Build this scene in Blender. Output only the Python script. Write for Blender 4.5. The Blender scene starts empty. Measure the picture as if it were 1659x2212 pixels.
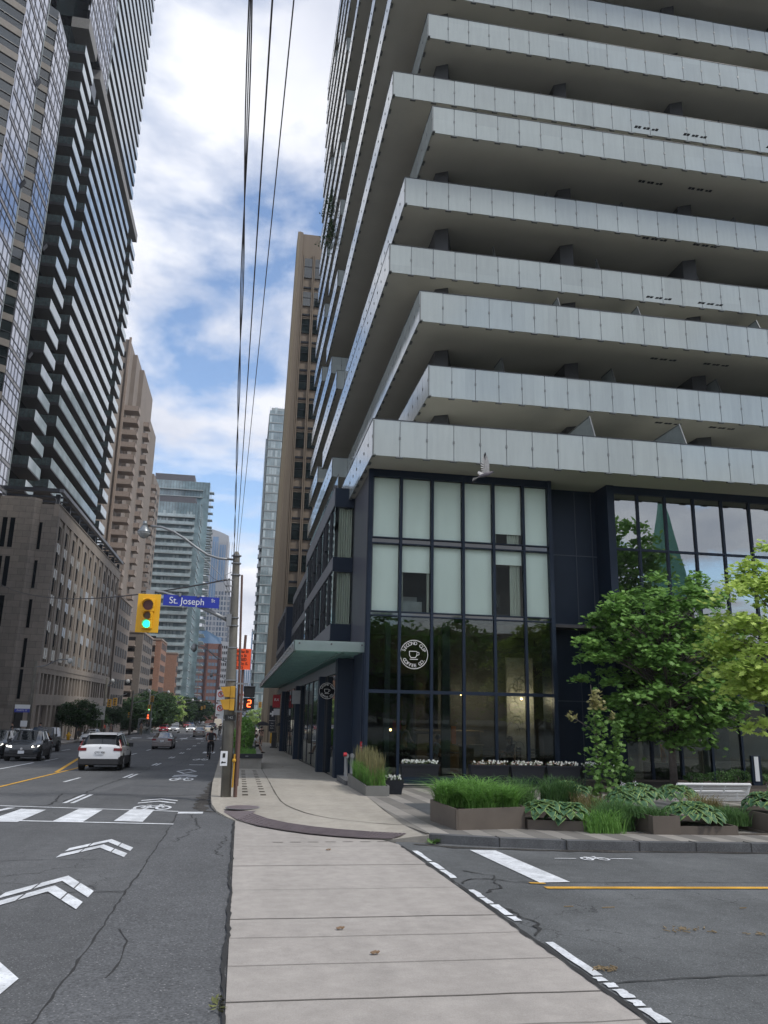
import bpy, bmesh, math, random
from mathutils import Vector, Matrix
R = math.radians
SC = bpy.context.scene
COL = SC.collection
# ---------------- camera ----------------
cd = bpy.data.cameras.new('camera'); cam = bpy.data.objects.new('camera', cd); COL.objects.link(cam)
cx = Vector((0.9844669, -0.1743924, 0.0203004)); cy = Vector((-0.0622425, -0.2385530, 0.9691328)); cz = Vector((-0.1641667, -0.9553427, -0.2457022))
MW = Matrix.Identity(4)
for i in range(3):
    MW[i][0] = cx[i]; MW[i][1] = cy[i]; MW[i][2] = cz[i]
MW[2][3] = 1.65
cam.matrix_world = MW
cd.sensor_fit = 'VERTICAL'; cd.sensor_height = 36; cd.lens = 36 * 1690 / 2212
cd.clip_start = 0.05; cd.clip_end = 6000
SC.camera = cam
# ---------------- light ----------------
SUN_EL, SUN_AZ = 52, 125      # azimuth from +Y (north) clockwise
sd = bpy.data.lights.new('sun', 'SUN'); sd.energy = 1.6; sd.angle = R(9); sd.color = (1, .965, .91)
so = bpy.data.objects.new('sun', sd); COL.objects.link(so)
dv = Vector((math.sin(R(SUN_AZ)) * math.cos(R(SUN_EL)), math.cos(R(SUN_AZ)) * math.cos(R(SUN_EL)), math.sin(R(SUN_EL))))
so.rotation_euler = dv.to_track_quat('Z', 'Y').to_euler(); so.location = (40, -60, 90)
W = bpy.data.worlds.new('World'); SC.world = W; W.use_nodes = True
nt = W.node_tree; nt.nodes.clear()
def N(nt, t, **k):
    n = nt.nodes.new(t)
    for a, b in k.items():
        if a.startswith('i_'): n.inputs[a[2:].replace('_', ' ')].default_value = b
        else: setattr(n, a, b)
    return n
out = N(nt, 'ShaderNodeOutputWorld'); bg1 = N(nt, 'ShaderNodeBackground'); bg2 = N(nt, 'ShaderNodeBackground'); mx = N(nt, 'ShaderNodeMixShader')
sky = N(nt, 'ShaderNodeTexSky', sky_type='NISHITA', sun_disc=False, sun_elevation=R(SUN_EL), sun_rotation=R(SUN_AZ), air_density=1.0, dust_density=.4, ozone_density=2.2)
bg1.inputs[1].default_value = .145
L = nt.links.new
L(sky.outputs[0], bg1.inputs[0])
tc = N(nt, 'ShaderNodeTexCoord'); sep = N(nt, 'ShaderNodeSeparateXYZ'); L(tc.outputs['Generated'], sep.inputs[0])
zm = N(nt, 'ShaderNodeMath', operation='MAXIMUM'); L(sep.outputs[2], zm.inputs[0]); zm.inputs[1].default_value = 0
za = N(nt, 'ShaderNodeMath', operation='ADD'); L(zm.outputs[0], za.inputs[0]); za.inputs[1].default_value = .22
vd = N(nt, 'ShaderNodeVectorMath', operation='DIVIDE'); L(tc.outputs['Generated'], vd.inputs[0])
cb = N(nt, 'ShaderNodeCombineXYZ')
for i in range(3): L(za.outputs[0], cb.inputs[i])
L(cb.outputs[0], vd.inputs[1])
mp = N(nt, 'ShaderNodeMapping'); L(vd.outputs[0], mp.inputs[0]); mp.inputs['Location'].default_value = (5.95, 1.7, 1)
n1 = N(nt, 'ShaderNodeTexNoise', i_Scale=1.45, i_Detail=8, i_Roughness=.56, i_Distortion=.25); L(mp.outputs[0], n1.inputs['Vector'])
r1 = N(nt, 'ShaderNodeValToRGB'); r1.color_ramp.elements[0].position = .36; r1.color_ramp.elements[1].position = .46; L(n1.outputs[0], r1.inputs[0])
n2 = N(nt, 'ShaderNodeTexNoise', i_Scale=1.9, i_Detail=6, i_Roughness=.55); L(vd.outputs[0], n2.inputs['Vector'])
r2 = N(nt, 'ShaderNodeValToRGB'); r2.color_ramp.elements[0].position = .34; r2.color_ramp.elements[1].position = .66
r2.color_ramp.elements[0].color = (.43, .46, .55, 1); r2.color_ramp.elements[1].color = (.74, .75, .79, 1); L(n2.outputs[0], r2.inputs[0])
L(r2.outputs[0], bg2.inputs[0]); bg2.inputs[1].default_value = 1.0
L(r1.outputs[0], mx.inputs[0]); L(bg1.outputs[0], mx.inputs[1]); L(bg2.outputs[0], mx.inputs[2]); L(mx.outputs[0], out.inputs[0])
SC.view_settings.view_transform = 'Standard'; SC.view_settings.look = 'None'; SC.view_settings.exposure = 0.6; SC.view_settings.gamma = 1
SC.cycles.max_bounces = 8; SC.cycles.transparent_max_bounces = 24; SC.cycles.glossy_bounces = 4; SC.cycles.diffuse_bounces = 4
SC.cycles.caustics_reflective = False; SC.cycles.caustics_refractive = False
# ---------------- materials ----------------
MC = {}
def mat(name, c, rough=.7, metal=0, var=.12, vs=3.0, bump=0, bs=None, ior=1.5, spec=.5, emit=None, es=1, stretch=None, c2=None, sharp=False, trans=0, alpha=1, sheen=0):
    if name in MC: return MC[name]
    m = bpy.data.materials.new(name); m.use_nodes = True; t = m.node_tree; b = t.nodes['Principled BSDF']
    b.inputs['Roughness'].default_value = rough; b.inputs['Metallic'].default_value = metal; b.inputs['IOR'].default_value = ior
    b.inputs['Specular IOR Level'].default_value = spec
    tx = N(t, 'ShaderNodeTexCoord'); mpp = N(t, 'ShaderNodeMapping'); t.links.new(tx.outputs['Object'], mpp.inputs[0])
    if stretch: mpp.inputs['Scale'].default_value = stretch
    nz = N(t, 'ShaderNodeTexNoise', i_Scale=vs, i_Detail=5, i_Roughness=.6); t.links.new(mpp.outputs[0], nz.inputs['Vector'])
    rp = N(t, 'ShaderNodeValToRGB'); e = rp.color_ramp.elements
    e[0].position = .47 if sharp else .3; e[1].position = .53 if sharp else .7
    ca = [max(0, x * (1 - var)) for x in c]; cbb = list(c2) if c2 else [min(1, x * (1 + var)) for x in c]
    if c2: ca = list(c)
    e[0].color = (*ca, 1); e[1].color = (*cbb, 1)
    t.links.new(nz.outputs[0], rp.inputs[0]); t.links.new(rp.outputs[0], b.inputs['Base Color'])
    if emit: b.inputs['Emission Color'].default_value = (*emit, 1); b.inputs['Emission Strength'].default_value = es
    if trans: b.inputs['Transmission Weight'].default_value = trans
    if alpha < 1: b.inputs['Alpha'].default_value = alpha
    if bump:
        n3 = N(t, 'ShaderNodeTexNoise', i_Scale=bs or vs * 8, i_Detail=4); t.links.new(tx.outputs['Object'], n3.inputs['Vector'])
        bp = N(t, 'ShaderNodeBump', i_Strength=bump, i_Distance=.02); t.links.new(n3.outputs[0], bp.inputs['Height']); t.links.new(bp.outputs[0], b.inputs['Normal'])
    m['nodes'] = 1; MC[name] = m
    return m
def glassmat(name, tint, refl=.3, trans=.75, rough=.02, wav=0):
    """thin architectural pane: tinted transparency plus a fresnel reflection"""
    if name in MC: return MC[name]
    m = bpy.data.materials.new(name); m.use_nodes = True; t = m.node_tree; t.nodes.clear()
    o = N(t, 'ShaderNodeOutputMaterial'); tr = N(t, 'ShaderNodeBsdfTransparent'); tr.inputs[0].default_value = (*[x * trans for x in tint], 1)
    gl = N(t, 'ShaderNodeBsdfGlossy'); gl.inputs['Roughness'].default_value = rough; gl.inputs[0].default_value = (.95, 1, 1, 1)
    lw = N(t, 'ShaderNodeLayerWeight'); lw.inputs[0].default_value = refl
    mixs = N(t, 'ShaderNodeMixShader'); t.links.new(lw.outputs['Fresnel'], mixs.inputs[0]); t.links.new(tr.outputs[0], mixs.inputs[1]); t.links.new(gl.outputs[0], mixs.inputs[2]); t.links.new(mixs.outputs[0], o.inputs[0])
    if wav:
        tx = N(t, 'ShaderNodeTexCoord'); nz = N(t, 'ShaderNodeTexNoise', i_Scale=.7, i_Detail=1); t.links.new(tx.outputs['Object'], nz.inputs['Vector'])
        bp = N(t, 'ShaderNodeBump', i_Strength=wav, i_Distance=.05); t.links.new(nz.outputs[0], bp.inputs['Height']); t.links.new(bp.outputs[0], gl.inputs['Normal'])
    MC[name] = m
    return m
def milkglass(name, c, rough=.15, clear=.3):
    """etched glass: scatters the light that falls on it through to the other side, part clear"""
    m = bpy.data.materials.new(name); m.use_nodes = True; t = m.node_tree; t.nodes.clear(); o = N(t, 'ShaderNodeOutputMaterial'); tl = N(t, 'ShaderNodeBsdfTranslucent'); df = N(t, 'ShaderNodeBsdfDiffuse'); tr = N(t, 'ShaderNodeBsdfTransparent'); gl = N(t, 'ShaderNodeBsdfGlossy'); gl.inputs['Roughness'].default_value = rough
    tx = N(t, 'ShaderNodeTexCoord'); nz = N(t, 'ShaderNodeTexNoise', i_Scale=2.0, i_Detail=4); t.links.new(tx.outputs['Object'], nz.inputs['Vector']); rp = N(t, 'ShaderNodeValToRGB'); rp.color_ramp.elements[0].color = (*[x * .85 for x in c], 1); rp.color_ramp.elements[1].color = (*[min(1, x * 1.1) for x in c], 1); t.links.new(nz.outputs[0], rp.inputs[0])
    for q in (tl, df): t.links.new(rp.outputs[0], q.inputs[0])
    tr.inputs[0].default_value = (*[x ** .5 for x in c], 1)
    def mx(a, b, f):
        q = N(t, 'ShaderNodeMixShader'); t.links.new(a.outputs[0], q.inputs[1]); t.links.new(b.outputs[0], q.inputs[2])
        if isinstance(f, float): q.inputs[0].default_value = f
        else: t.links.new(f, q.inputs[0])
        return q
    lw = N(t, 'ShaderNodeLayerWeight'); lw.inputs[0].default_value = .3; a = mx(tl, df, .2); a = mx(a, tr, clear); a = mx(a, gl, lw.outputs['Fresnel']); t.links.new(a.outputs[0], o.inputs[0]); return m
def brickmat(name, c1, c2, mortar, sx, sz, axis='xz', mort=.01, rough=.85, off=.5, bump=.2, bias=0, freq=2, band=None):
    if name in MC: return MC[name]
    m = bpy.data.materials.new(name); m.use_nodes = True; t = m.node_tree; b = t.nodes['Principled BSDF']; b.inputs['Roughness'].default_value = rough
    tx = N(t, 'ShaderNodeTexCoord'); sp = N(t, 'ShaderNodeSeparateXYZ'); t.links.new(tx.outputs['Object'], sp.inputs[0]); cbn = N(t, 'ShaderNodeCombineXYZ')
    if axis == 'wall':
        ad = N(t, 'ShaderNodeMath', operation='ADD'); t.links.new(sp.outputs[0], ad.inputs[0]); t.links.new(sp.outputs[1], ad.inputs[1]); t.links.new(ad.outputs[0], cbn.inputs[0]); t.links.new(sp.outputs[2], cbn.inputs[1])
    elif axis == 'yx': t.links.new(sp.outputs[1], cbn.inputs[0]); t.links.new(sp.outputs[0], cbn.inputs[1])
    else: t.links.new(sp.outputs[0], cbn.inputs[0]); t.links.new(sp.outputs[1], cbn.inputs[1])
    bk = N(t, 'ShaderNodeTexBrick'); bk.offset = off; bk.offset_frequency = freq
    for k, v in (('Color1', (*c1, 1)), ('Color2', (*c2, 1)), ('Mortar', (*mortar, 1)), ('Scale', 1), ('Mortar Size', mort), ('Brick Width', sx), ('Row Height', sz), ('Mortar Smooth', .1), ('Bias', bias)): bk.inputs[k].default_value = v
    t.links.new(cbn.outputs[0], bk.inputs['Vector'])
    if band:                                                  # every other row of planks is a darker stone
        dv_ = N(t, 'ShaderNodeMath', operation='DIVIDE'); t.links.new(sp.outputs[0], dv_.inputs[0]); dv_.inputs[1].default_value = band[0]; fl_ = N(t, 'ShaderNodeMath', operation='FLOOR'); t.links.new(dv_.outputs[0], fl_.inputs[0]); md = N(t, 'ShaderNodeMath', operation='FLOORED_MODULO'); t.links.new(fl_.outputs[0], md.inputs[0]); md.inputs[1].default_value = 2
        br_ = N(t, 'ShaderNodeMapRange'); t.links.new(md.outputs[0], br_.inputs[0]); br_.inputs[3].default_value = 1; br_.inputs[4].default_value = band[1]
    nz = N(t, 'ShaderNodeTexNoise', i_Scale=2.5, i_Detail=5); t.links.new(tx.outputs['Object'], nz.inputs['Vector'])
    mr = N(t, 'ShaderNodeMapRange'); mr.inputs[3].default_value = .8; mr.inputs[4].default_value = 1.2; t.links.new(nz.outputs[0], mr.inputs[0])
    mu = N(t, 'ShaderNodeVectorMath', operation='SCALE'); t.links.new(bk.outputs[0], mu.inputs[0]); t.links.new(mr.outputs[0], mu.inputs['Scale'])
    if band: mm_ = N(t, 'ShaderNodeMath', operation='MULTIPLY'); t.links.new(mr.outputs[0], mm_.inputs[0]); t.links.new(br_.outputs[0], mm_.inputs[1]); t.links.new(mm_.outputs[0], mu.inputs['Scale'])
    t.links.new(mu.outputs[0], b.inputs['Base Color'])
    bp = N(t, 'ShaderNodeBump', i_Strength=bump, i_Distance=.01, invert=True); t.links.new(bk.outputs['Fac'], bp.inputs['Height']); t.links.new(bp.outputs[0], b.inputs['Normal'])
    MC[name] = m
    return m
def panelmat(name, c, rough, pw, var, alpha=1.0, ior=1.6):
    """glass panels that differ a little from one to the next, with faint streaks of dirt"""
    m = mat(name, c, rough, var=.05, vs=.4, ior=ior, alpha=alpha); t = m.node_tree; b = t.nodes['Principled BSDF']; src = b.inputs['Base Color'].links[0].from_socket
    tx = N(t, 'ShaderNodeTexCoord'); sp = N(t, 'ShaderNodeSeparateXYZ'); t.links.new(tx.outputs['Object'], sp.inputs[0]); ad = N(t, 'ShaderNodeMath', operation='ADD'); t.links.new(sp.outputs[0], ad.inputs[0]); t.links.new(sp.outputs[1], ad.inputs[1])
    dv = N(t, 'ShaderNodeMath', operation='DIVIDE'); t.links.new(ad.outputs[0], dv.inputs[0]); dv.inputs[1].default_value = pw; fl = N(t, 'ShaderNodeMath', operation='FLOOR'); t.links.new(dv.outputs[0], fl.inputs[0]); zf = N(t, 'ShaderNodeMath', operation='DIVIDE'); t.links.new(sp.outputs[2], zf.inputs[0]); zf.inputs[1].default_value = 2.0; zl = N(t, 'ShaderNodeMath', operation='FLOOR'); t.links.new(zf.outputs[0], zl.inputs[0])
    cb_ = N(t, 'ShaderNodeCombineXYZ'); t.links.new(fl.outputs[0], cb_.inputs[0]); t.links.new(zl.outputs[0], cb_.inputs[1]); wn = N(t, 'ShaderNodeTexWhiteNoise'); t.links.new(cb_.outputs[0], wn.inputs['Vector']); mr = N(t, 'ShaderNodeMapRange'); t.links.new(wn.outputs['Value'], mr.inputs[0]); mr.inputs[3].default_value = 1 - var; mr.inputs[4].default_value = 1 + var
    mp_ = N(t, 'ShaderNodeMapping'); mp_.inputs['Scale'].default_value = (5, 5, .5); t.links.new(tx.outputs['Object'], mp_.inputs[0]); nz = N(t, 'ShaderNodeTexNoise', i_Scale=1.5, i_Detail=5); t.links.new(mp_.outputs[0], nz.inputs['Vector']); m2 = N(t, 'ShaderNodeMapRange'); t.links.new(nz.outputs[0], m2.inputs[0]); m2.inputs[1].default_value = .35; m2.inputs[2].default_value = .7; m2.inputs[3].default_value = 1.03; m2.inputs[4].default_value = .955
    mu = N(t, 'ShaderNodeMath', operation='MULTIPLY'); t.links.new(mr.outputs[0], mu.inputs[0]); t.links.new(m2.outputs[0], mu.inputs[1]); sc = N(t, 'ShaderNodeVectorMath', operation='SCALE'); t.links.new(src, sc.inputs[0]); t.links.new(mu.outputs[0], sc.inputs['Scale']); t.links.new(sc.outputs[0], b.inputs['Base Color'])
    return m
def groundmat(name, base, speck, rough=.9, patch=.25, ps=.35, sps=55, crack=0, spc=(.30, .30, .30), thr=.68):
    """asphalt or concrete: large worn patches, fine aggregate, light specks, optional crack network"""
    m = bpy.data.materials.new(name); m.use_nodes = True; t = m.node_tree; b = t.nodes['Principled BSDF']; b.inputs['Roughness'].default_value = rough; b.inputs['Specular IOR Level'].default_value = .25
    tx = N(t, 'ShaderNodeTexCoord'); V = tx.outputs['Object']
    def noise(s, d=6, r=.6):
        n = N(t, 'ShaderNodeTexNoise', i_Scale=s, i_Detail=d, i_Roughness=r); t.links.new(V, n.inputs['Vector']); return n.outputs[0]
    def rng(x, a, bb, c, d):
        q = N(t, 'ShaderNodeMapRange'); t.links.new(x, q.inputs[0])
        for i, v in enumerate((a, bb, c, d)): q.inputs[i + 1].default_value = v
        return q.outputs[0]
    def mul(a, bb):
        q = N(t, 'ShaderNodeMath', operation='MULTIPLY'); t.links.new(a, q.inputs[0]); t.links.new(bb, q.inputs[1]); return q.outputs[0]
    f = mul(rng(noise(ps, 5), .3, .7, 1 - patch, 1 + patch), rng(noise(sps, 3, .7), .25, .75, 1 - speck, 1 + speck))
    f = mul(f, rng(noise(6, 6), .3, .7, .9, 1.1))
    st_ = N(t, 'ShaderNodeMapping'); st_.inputs['Scale'].default_value = (1.1, .06, 1); t.links.new(V, st_.inputs[0]); sn_ = N(t, 'ShaderNodeTexNoise', i_Scale=1.3, i_Detail=5, i_Roughness=.6); t.links.new(st_.outputs[0], sn_.inputs['Vector']); f = mul(f, rng(sn_.outputs[0], .3, .7, .9, 1.1))
    bl_ = noise(1.9, 7, .75); f = mul(f, rng(bl_, .58, .72, 1, 1 - patch * 1.1))
    if crack:
        vo = N(t, 'ShaderNodeTexVoronoi', feature='DISTANCE_TO_EDGE'); vo.inputs['Scale'].default_value = .55
        wn = N(t, 'ShaderNodeTexNoise', i_Scale=1.6, i_Detail=6); t.links.new(V, wn.inputs['Vector'])
        va = N(t, 'ShaderNodeVectorMath', operation='MULTIPLY_ADD'); t.links.new(wn.outputs['Color'], va.inputs[0]); va.inputs[1].default_value = (1.2, 1.2, 0); t.links.new(V, va.inputs[2]); t.links.new(va.outputs[0], vo.inputs['Vector'])
        line = rng(vo.outputs['Distance'], 0, .006, .45, 1)
        msk = rng(noise(.25, 3), .47, .55, 0, 1)
        mixv = N(t, 'ShaderNodeMix'); mixv.data_type = 'FLOAT'; t.links.new(msk, mixv.inputs[0]); mixv.inputs[2].default_value = 1; t.links.new(line, mixv.inputs[3])
        f = mul(f, mixv.outputs[0])
    sc = N(t, 'ShaderNodeVectorMath', operation='SCALE'); sc.inputs[0].default_value = base; t.links.new(f, sc.inputs['Scale'])
    v2 = N(t, 'ShaderNodeTexVoronoi'); v2.inputs['Scale'].default_value = sps * .9; t.links.new(V, v2.inputs['Vector'])
    w2 = N(t, 'ShaderNodeTexWhiteNoise'); t.links.new(v2.outputs['Position'], w2.inputs['Vector'])
    sm = mul(rng(v2.outputs['Distance'], .2, .32, 1, 0), rng(w2.outputs['Value'], thr, thr + .2, 0, .8))
    mxx = N(t, 'ShaderNodeMix'); mxx.data_type = 'RGBA'; t.links.new(sm, mxx.inputs[0]); t.links.new(sc.outputs[0], mxx.inputs[6]); mxx.inputs[7].default_value = (*spc, 1); t.links.new(mxx.outputs[2], b.inputs['Base Color'])
    bp = N(t, 'ShaderNodeBump', i_Strength=.35, i_Distance=.006); t.links.new(noise(sps * .8, 3), bp.inputs['Height']); t.links.new(bp.outputs[0], b.inputs['Normal'])
    return m
ASPH = groundmat('asphalt', (.112, .115, .118), .5, patch=.16, crack=1, sps=60)
ASPH2 = groundmat('asphalt_side_street', (.106, .111, .113), .5, patch=.26, crack=1, ps=.5, sps=70)
CONC = groundmat('concrete_walk', (.36, .333, .305), .14, patch=.065, ps=.7, sps=90, spc=(.42, .4, .38), thr=.8)
CONCB = groundmat('concrete_bright', (.36, .332, .285), .14, patch=.09, ps=.6, sps=80, spc=(.45, .42, .38), thr=.8)
PAINT = groundmat('road_paint_white', (.66, .68, .70), .18, patch=.16, ps=3, sps=40, spc=(.3, .3, .3), thr=.72)
PAINTY = groundmat('road_paint_yellow', (.62, .35, .06), .2, patch=.2, ps=2, sps=40, spc=(.2, .18, .12), thr=.7)
STONEK = groundmat('granite_kerb', (.105, .108, .112), .4, patch=.2, ps=1, sps=80, spc=(.25, .25, .25))
TAR = mat('tar', (.028, .028, .028), .85)
DIRT = groundmat('gutter_dirt', (.05, .047, .044), .7, patch=.5, ps=3, sps=30, spc=(.22, .2, .16), thr=.6)
PAVER = brickmat('plaza_pavers', (.23, .215, .195), (.30, .28, .25), (.10, .10, .10), .95, .33, axis='yx', mort=.006, off=.37, bias=0, band=(.33, .66))
TACT = mat('tactile_iron', (.16, .132, .138), .6, bump=.8, bs=30)
# ---------------- mesh helpers ----------------
GY = ((-400, 4), (-30, .8), (0, 0), (35, -.95), (60, -1.6), (100, -2.3), (500, -6.8), (3000, -14))
def g(x, y):
    for (a, za_), (b, zb_) in zip(GY, GY[1:]):
        if y <= b: z = za_ + (zb_ - za_) * (y - a) / (b - a); break
    else: z = GY[-1][1]
    return z - .016 * max(0, min(x, 40) - 3)
def rootloc(o):
    v = Vector((0, 0, 0))
    while o is not None: v += o.location; o = o.parent
    return v
class MB:
    def __init__(s): s.v = []; s.f = []; s.m = []
    def add(s, vs, fs, m=0):
        n = len(s.v); s.v += [tuple(v) for v in vs]; s.f += [tuple(i + n for i in f) for f in fs]; s.m += [m] * len(fs)
    def box(s, x0, x1, y0, y1, z0, z1, m=0):
        if x0 > x1: x0, x1 = x1, x0
        if y0 > y1: y0, y1 = y1, y0
        s.add([(x0, y0, z0), (x1, y0, z0), (x1, y1, z0), (x0, y1, z0), (x0, y0, z1), (x1, y0, z1), (x1, y1, z1), (x0, y1, z1)],
              [(0, 3, 2, 1), (4, 5, 6, 7), (0, 1, 5, 4), (1, 2, 6, 5), (2, 3, 7, 6), (3, 0, 4, 7)], m)
    def poly(s, pts, m=0): s.add(pts, [tuple(range(len(pts)))], m)
    def prism(s, poly, z0, z1, m=0, mt=None):
        n = len(poly); a = sum(poly[i][0] * poly[(i + 1) % n][1] - poly[(i + 1) % n][0] * poly[i][1] for i in range(n))
        if a < 0: poly = poly[::-1]
        z0f = z0 if callable(z0) else (lambda x, y: z0); z1f = z1 if callable(z1) else (lambda x, y: z1)
        vs = [(x, y, z0f(x, y)) for x, y in poly] + [(x, y, z1f(x, y)) for x, y in poly]
        s.add(vs, [tuple(range(n))[::-1]] + [(i, (i + 1) % n, n + (i + 1) % n, n + i) for i in range(n)], m)
        s.add(vs[n:], [tuple(range(n))], m if mt is None else mt)
    def obox(s, c, ax, ay, az, m=0):
        c, ax, ay, az = Vector(c), Vector(ax), Vector(ay), Vector(az)
        vs = [c + ax * i + ay * j + az * k for k in (-1, 1) for i, j in ((-1, -1), (1, -1), (1, 1), (-1, 1))]
        s.add(vs, [(0, 3, 2, 1), (4, 5, 6, 7), (0, 1, 5, 4), (1, 2, 6, 5), (2, 3, 7, 6), (3, 0, 4, 7)], m)
    def tube(s, pts, r, n=8, m=0, cap=True):
        pts = [Vector(p) for p in pts]; rs = r if isinstance(r, (list, tuple)) else [r] * len(pts); vs = []; fs = []
        u = None
        for i, p in enumerate(pts):
            d = (pts[min(i + 1, len(pts) - 1)] - pts[max(i - 1, 0)]).normalized()
            if u is None: u = d.orthogonal().normalized()
            u = (u - d * u.dot(d))
            if u.length < 1e-5: u = d.orthogonal()
            u.normalize(); w = d.cross(u)
            vs += [p + (u * math.cos(2 * math.pi * k / n) + w * math.sin(2 * math.pi * k / n)) * rs[i] for k in range(n)]
        for i in range(len(pts) - 1): fs += [(i * n + k, i * n + (k + 1) % n, (i + 1) * n + (k + 1) % n, (i + 1) * n + k) for k in range(n)]
        if cap: fs += [tuple(range(n))[::-1], tuple((len(pts) - 1) * n + k for k in range(n))]
        s.add(vs, fs, m)
    def disc(s, c, axis, r, h, n=24, m=0, r2=None):
        c, axis = Vector(c), Vector(axis).normalized(); s.tube([c - axis * h / 2, c + axis * h / 2], [r, r2 or r], n, m)
    def ball(s, c, rx, ry=None, rz=None, m=0, n=10, k=7):
        ry = ry or rx; rz = rz or rx; vs = []; fs = []
        for i in range(k + 1):
            a = math.pi * i / k
            vs += [(c[0] + rx * math.sin(a) * math.cos(2 * math.pi * j / n), c[1] + ry * math.sin(a) * math.sin(2 * math.pi * j / n), c[2] - rz * math.cos(a)) for j in range(n)]
        for i in range(k): fs += [(i * n + j, i * n + (j + 1) % n, (i + 1) * n + (j + 1) % n, (i + 1) * n + j) for j in range(n)]
        s.add(vs, fs, m)
    def build(s, name, mats, parent=None, smooth=False, loc=None, bevel=0, local=False):
        if not s.f: return None
        if not isinstance(mats, (list, tuple)): mats = [mats]
        me = bpy.data.meshes.new(name)
        if parent is not None: off = Vector((0, 0, 0)) if local else rootloc(parent)
        else:
            if loc is None:
                xs = [v[0] for v in s.v]; ys = [v[1] for v in s.v]; zs = [v[2] for v in s.v]; loc = ((min(xs) + max(xs)) / 2, (min(ys) + max(ys)) / 2, min(zs))
            off = Vector(loc)
        me.from_pydata([(v[0] - off.x, v[1] - off.y, v[2] - off.z) for v in s.v], [], s.f)
        for m in mats: me.materials.append(m)
        me.polygons.foreach_set('material_index', s.m)
        if smooth: me.polygons.foreach_set('use_smooth', [True] * len(s.f))
        me.update(); o = bpy.data.objects.new(name, me); COL.objects.link(o)
        if parent is not None: o.parent = parent
        else: o.location = off
        if bevel:
            b = o.modifiers.new('bevel', 'BEVEL'); b.width = bevel; b.segments = 2; b.limit_method = 'ANGLE'
        return o
def tag(o, label=None, cat=None, group=None, kind=None):
    if label: o['label'] = label
    if cat: o['category'] = cat
    if group: o['group'] = group
    if kind: o['kind'] = kind
    return o
def thing(name, loc, label, cat, group=None):
    o = bpy.data.objects.new(name, None); COL.objects.link(o); o.location = loc; o.empty_display_size = .3
    return tag(o, label, cat, group)
def dup(o, parent=None):
    c = o.copy(); COL.objects.link(c)
    if parent is not None: c.parent = parent
    for ch in o.children: dup(ch, c)
    return c
def struct(mb, name, mats, label, **k): return tag(mb.build(name, mats, **k), label, name.replace('_', ' '), None, 'structure')
def clip(poly, ax, v, keep):
    r = []
    for i in range(len(poly)):
        a, b = poly[i], poly[(i + 1) % len(poly)]; ia = (a[ax] - v) * keep >= 0; ib = (b[ax] - v) * keep >= 0
        if ia: r.append(a)
        if ia != ib: t = (v - a[ax]) / (b[ax] - a[ax]); r.append((a[0] + (b[0] - a[0]) * t, a[1] + (b[1] - a[1]) * t))
    return r
def sheet(mb, poly, h=0, m=0, thick=0):
    """flat polygon laid on the sloping ground, split where the ground bends"""
    parts = [poly]
    for ax, vals in ((0, (3, 40)), (1, (-30, 0, 35, 60, 100, 500))):
        for v in vals:
            nx = []
            for p in parts:
                for k in (1, -1):
                    q = clip(p, ax, v, k)
                    if len(q) > 2 and abs(sum(q[i][0] * q[(i + 1) % len(q)][1] - q[(i + 1) % len(q)][0] * q[i][1] for i in range(len(q)))) > 1e-6: nx.append(q)
            parts = nx
    for p in parts:
        a = sum(p[i][0] * p[(i + 1) % len(p)][1] - p[(i + 1) % len(p)][0] * p[i][1] for i in range(len(p)))
        if a < 0: p = p[::-1]
        mb.poly([(x, y, g(x, y) + h) for x, y in p], m)
def kerb(mb, path, w, h, h0=-.02, side=1, m=0):
    """raised kerb strip along a path; the strip lies to the given side"""
    n = len(path); off = []
    for i in range(n):
        a = Vector(path[max(i - 1, 0)]); b = Vector(path[min(i + 1, n - 1)]); d = (b - a).normalized(); off.append((path[i][0] - d.y * w * side, path[i][1] + d.x * w * side))
    hs = h if isinstance(h, (list, tuple)) else [h] * n
    for i in range(n - 1):
        a, b, c, d = path[i], path[i + 1], off[i + 1], off[i]
        z = lambda p, q: (p[0], p[1], g(*p) + q)
        f = [z(a, h0), z(b, h0), z(b, hs[i + 1]), z(a, hs[i])]; t = [z(a, hs[i]), z(b, hs[i + 1]), z(c, hs[i + 1]), z(d, hs[i])]
        if side < 0: f = f; t = t[::-1]
        else: f = f[::-1]
        mb.poly(f, m); mb.poly(t, m)
# ---------------- ground, roads, walks ----------------
rnd = random.Random(7)
mb = MB(); sheet(mb, [(-900, -380), (900, -380), (900, 2900), (-900, 2900)], -.06)
struct(mb, 'ground', groundmat('far_ground', (.13, .13, .125), .2), 'grey ground reaching out beyond the streets to the horizon')
mb = MB(); sheet(mb, [(-15.6, -100), (.02, -100), (.02, 700), (-15.6, 700)], 0)
struct(mb, 'road', ASPH, 'grey asphalt of the wide street running away from the viewer')
mb = MB(); sheet(mb, [(2.5, -8), (60, -8), (60, 12.6), (2.5, 12.95)], 0)
struct(mb, 'side_street', ASPH2, 'worn dark asphalt of the side street on the right')
mb = MB(); sheet(mb, [(-80, 66), (-15.6, 66), (-15.6, 76), (-80, 76)], .003); struct(mb, 'far_side_street', ASPH, 'asphalt side street joining from the left before the stone building')
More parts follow.
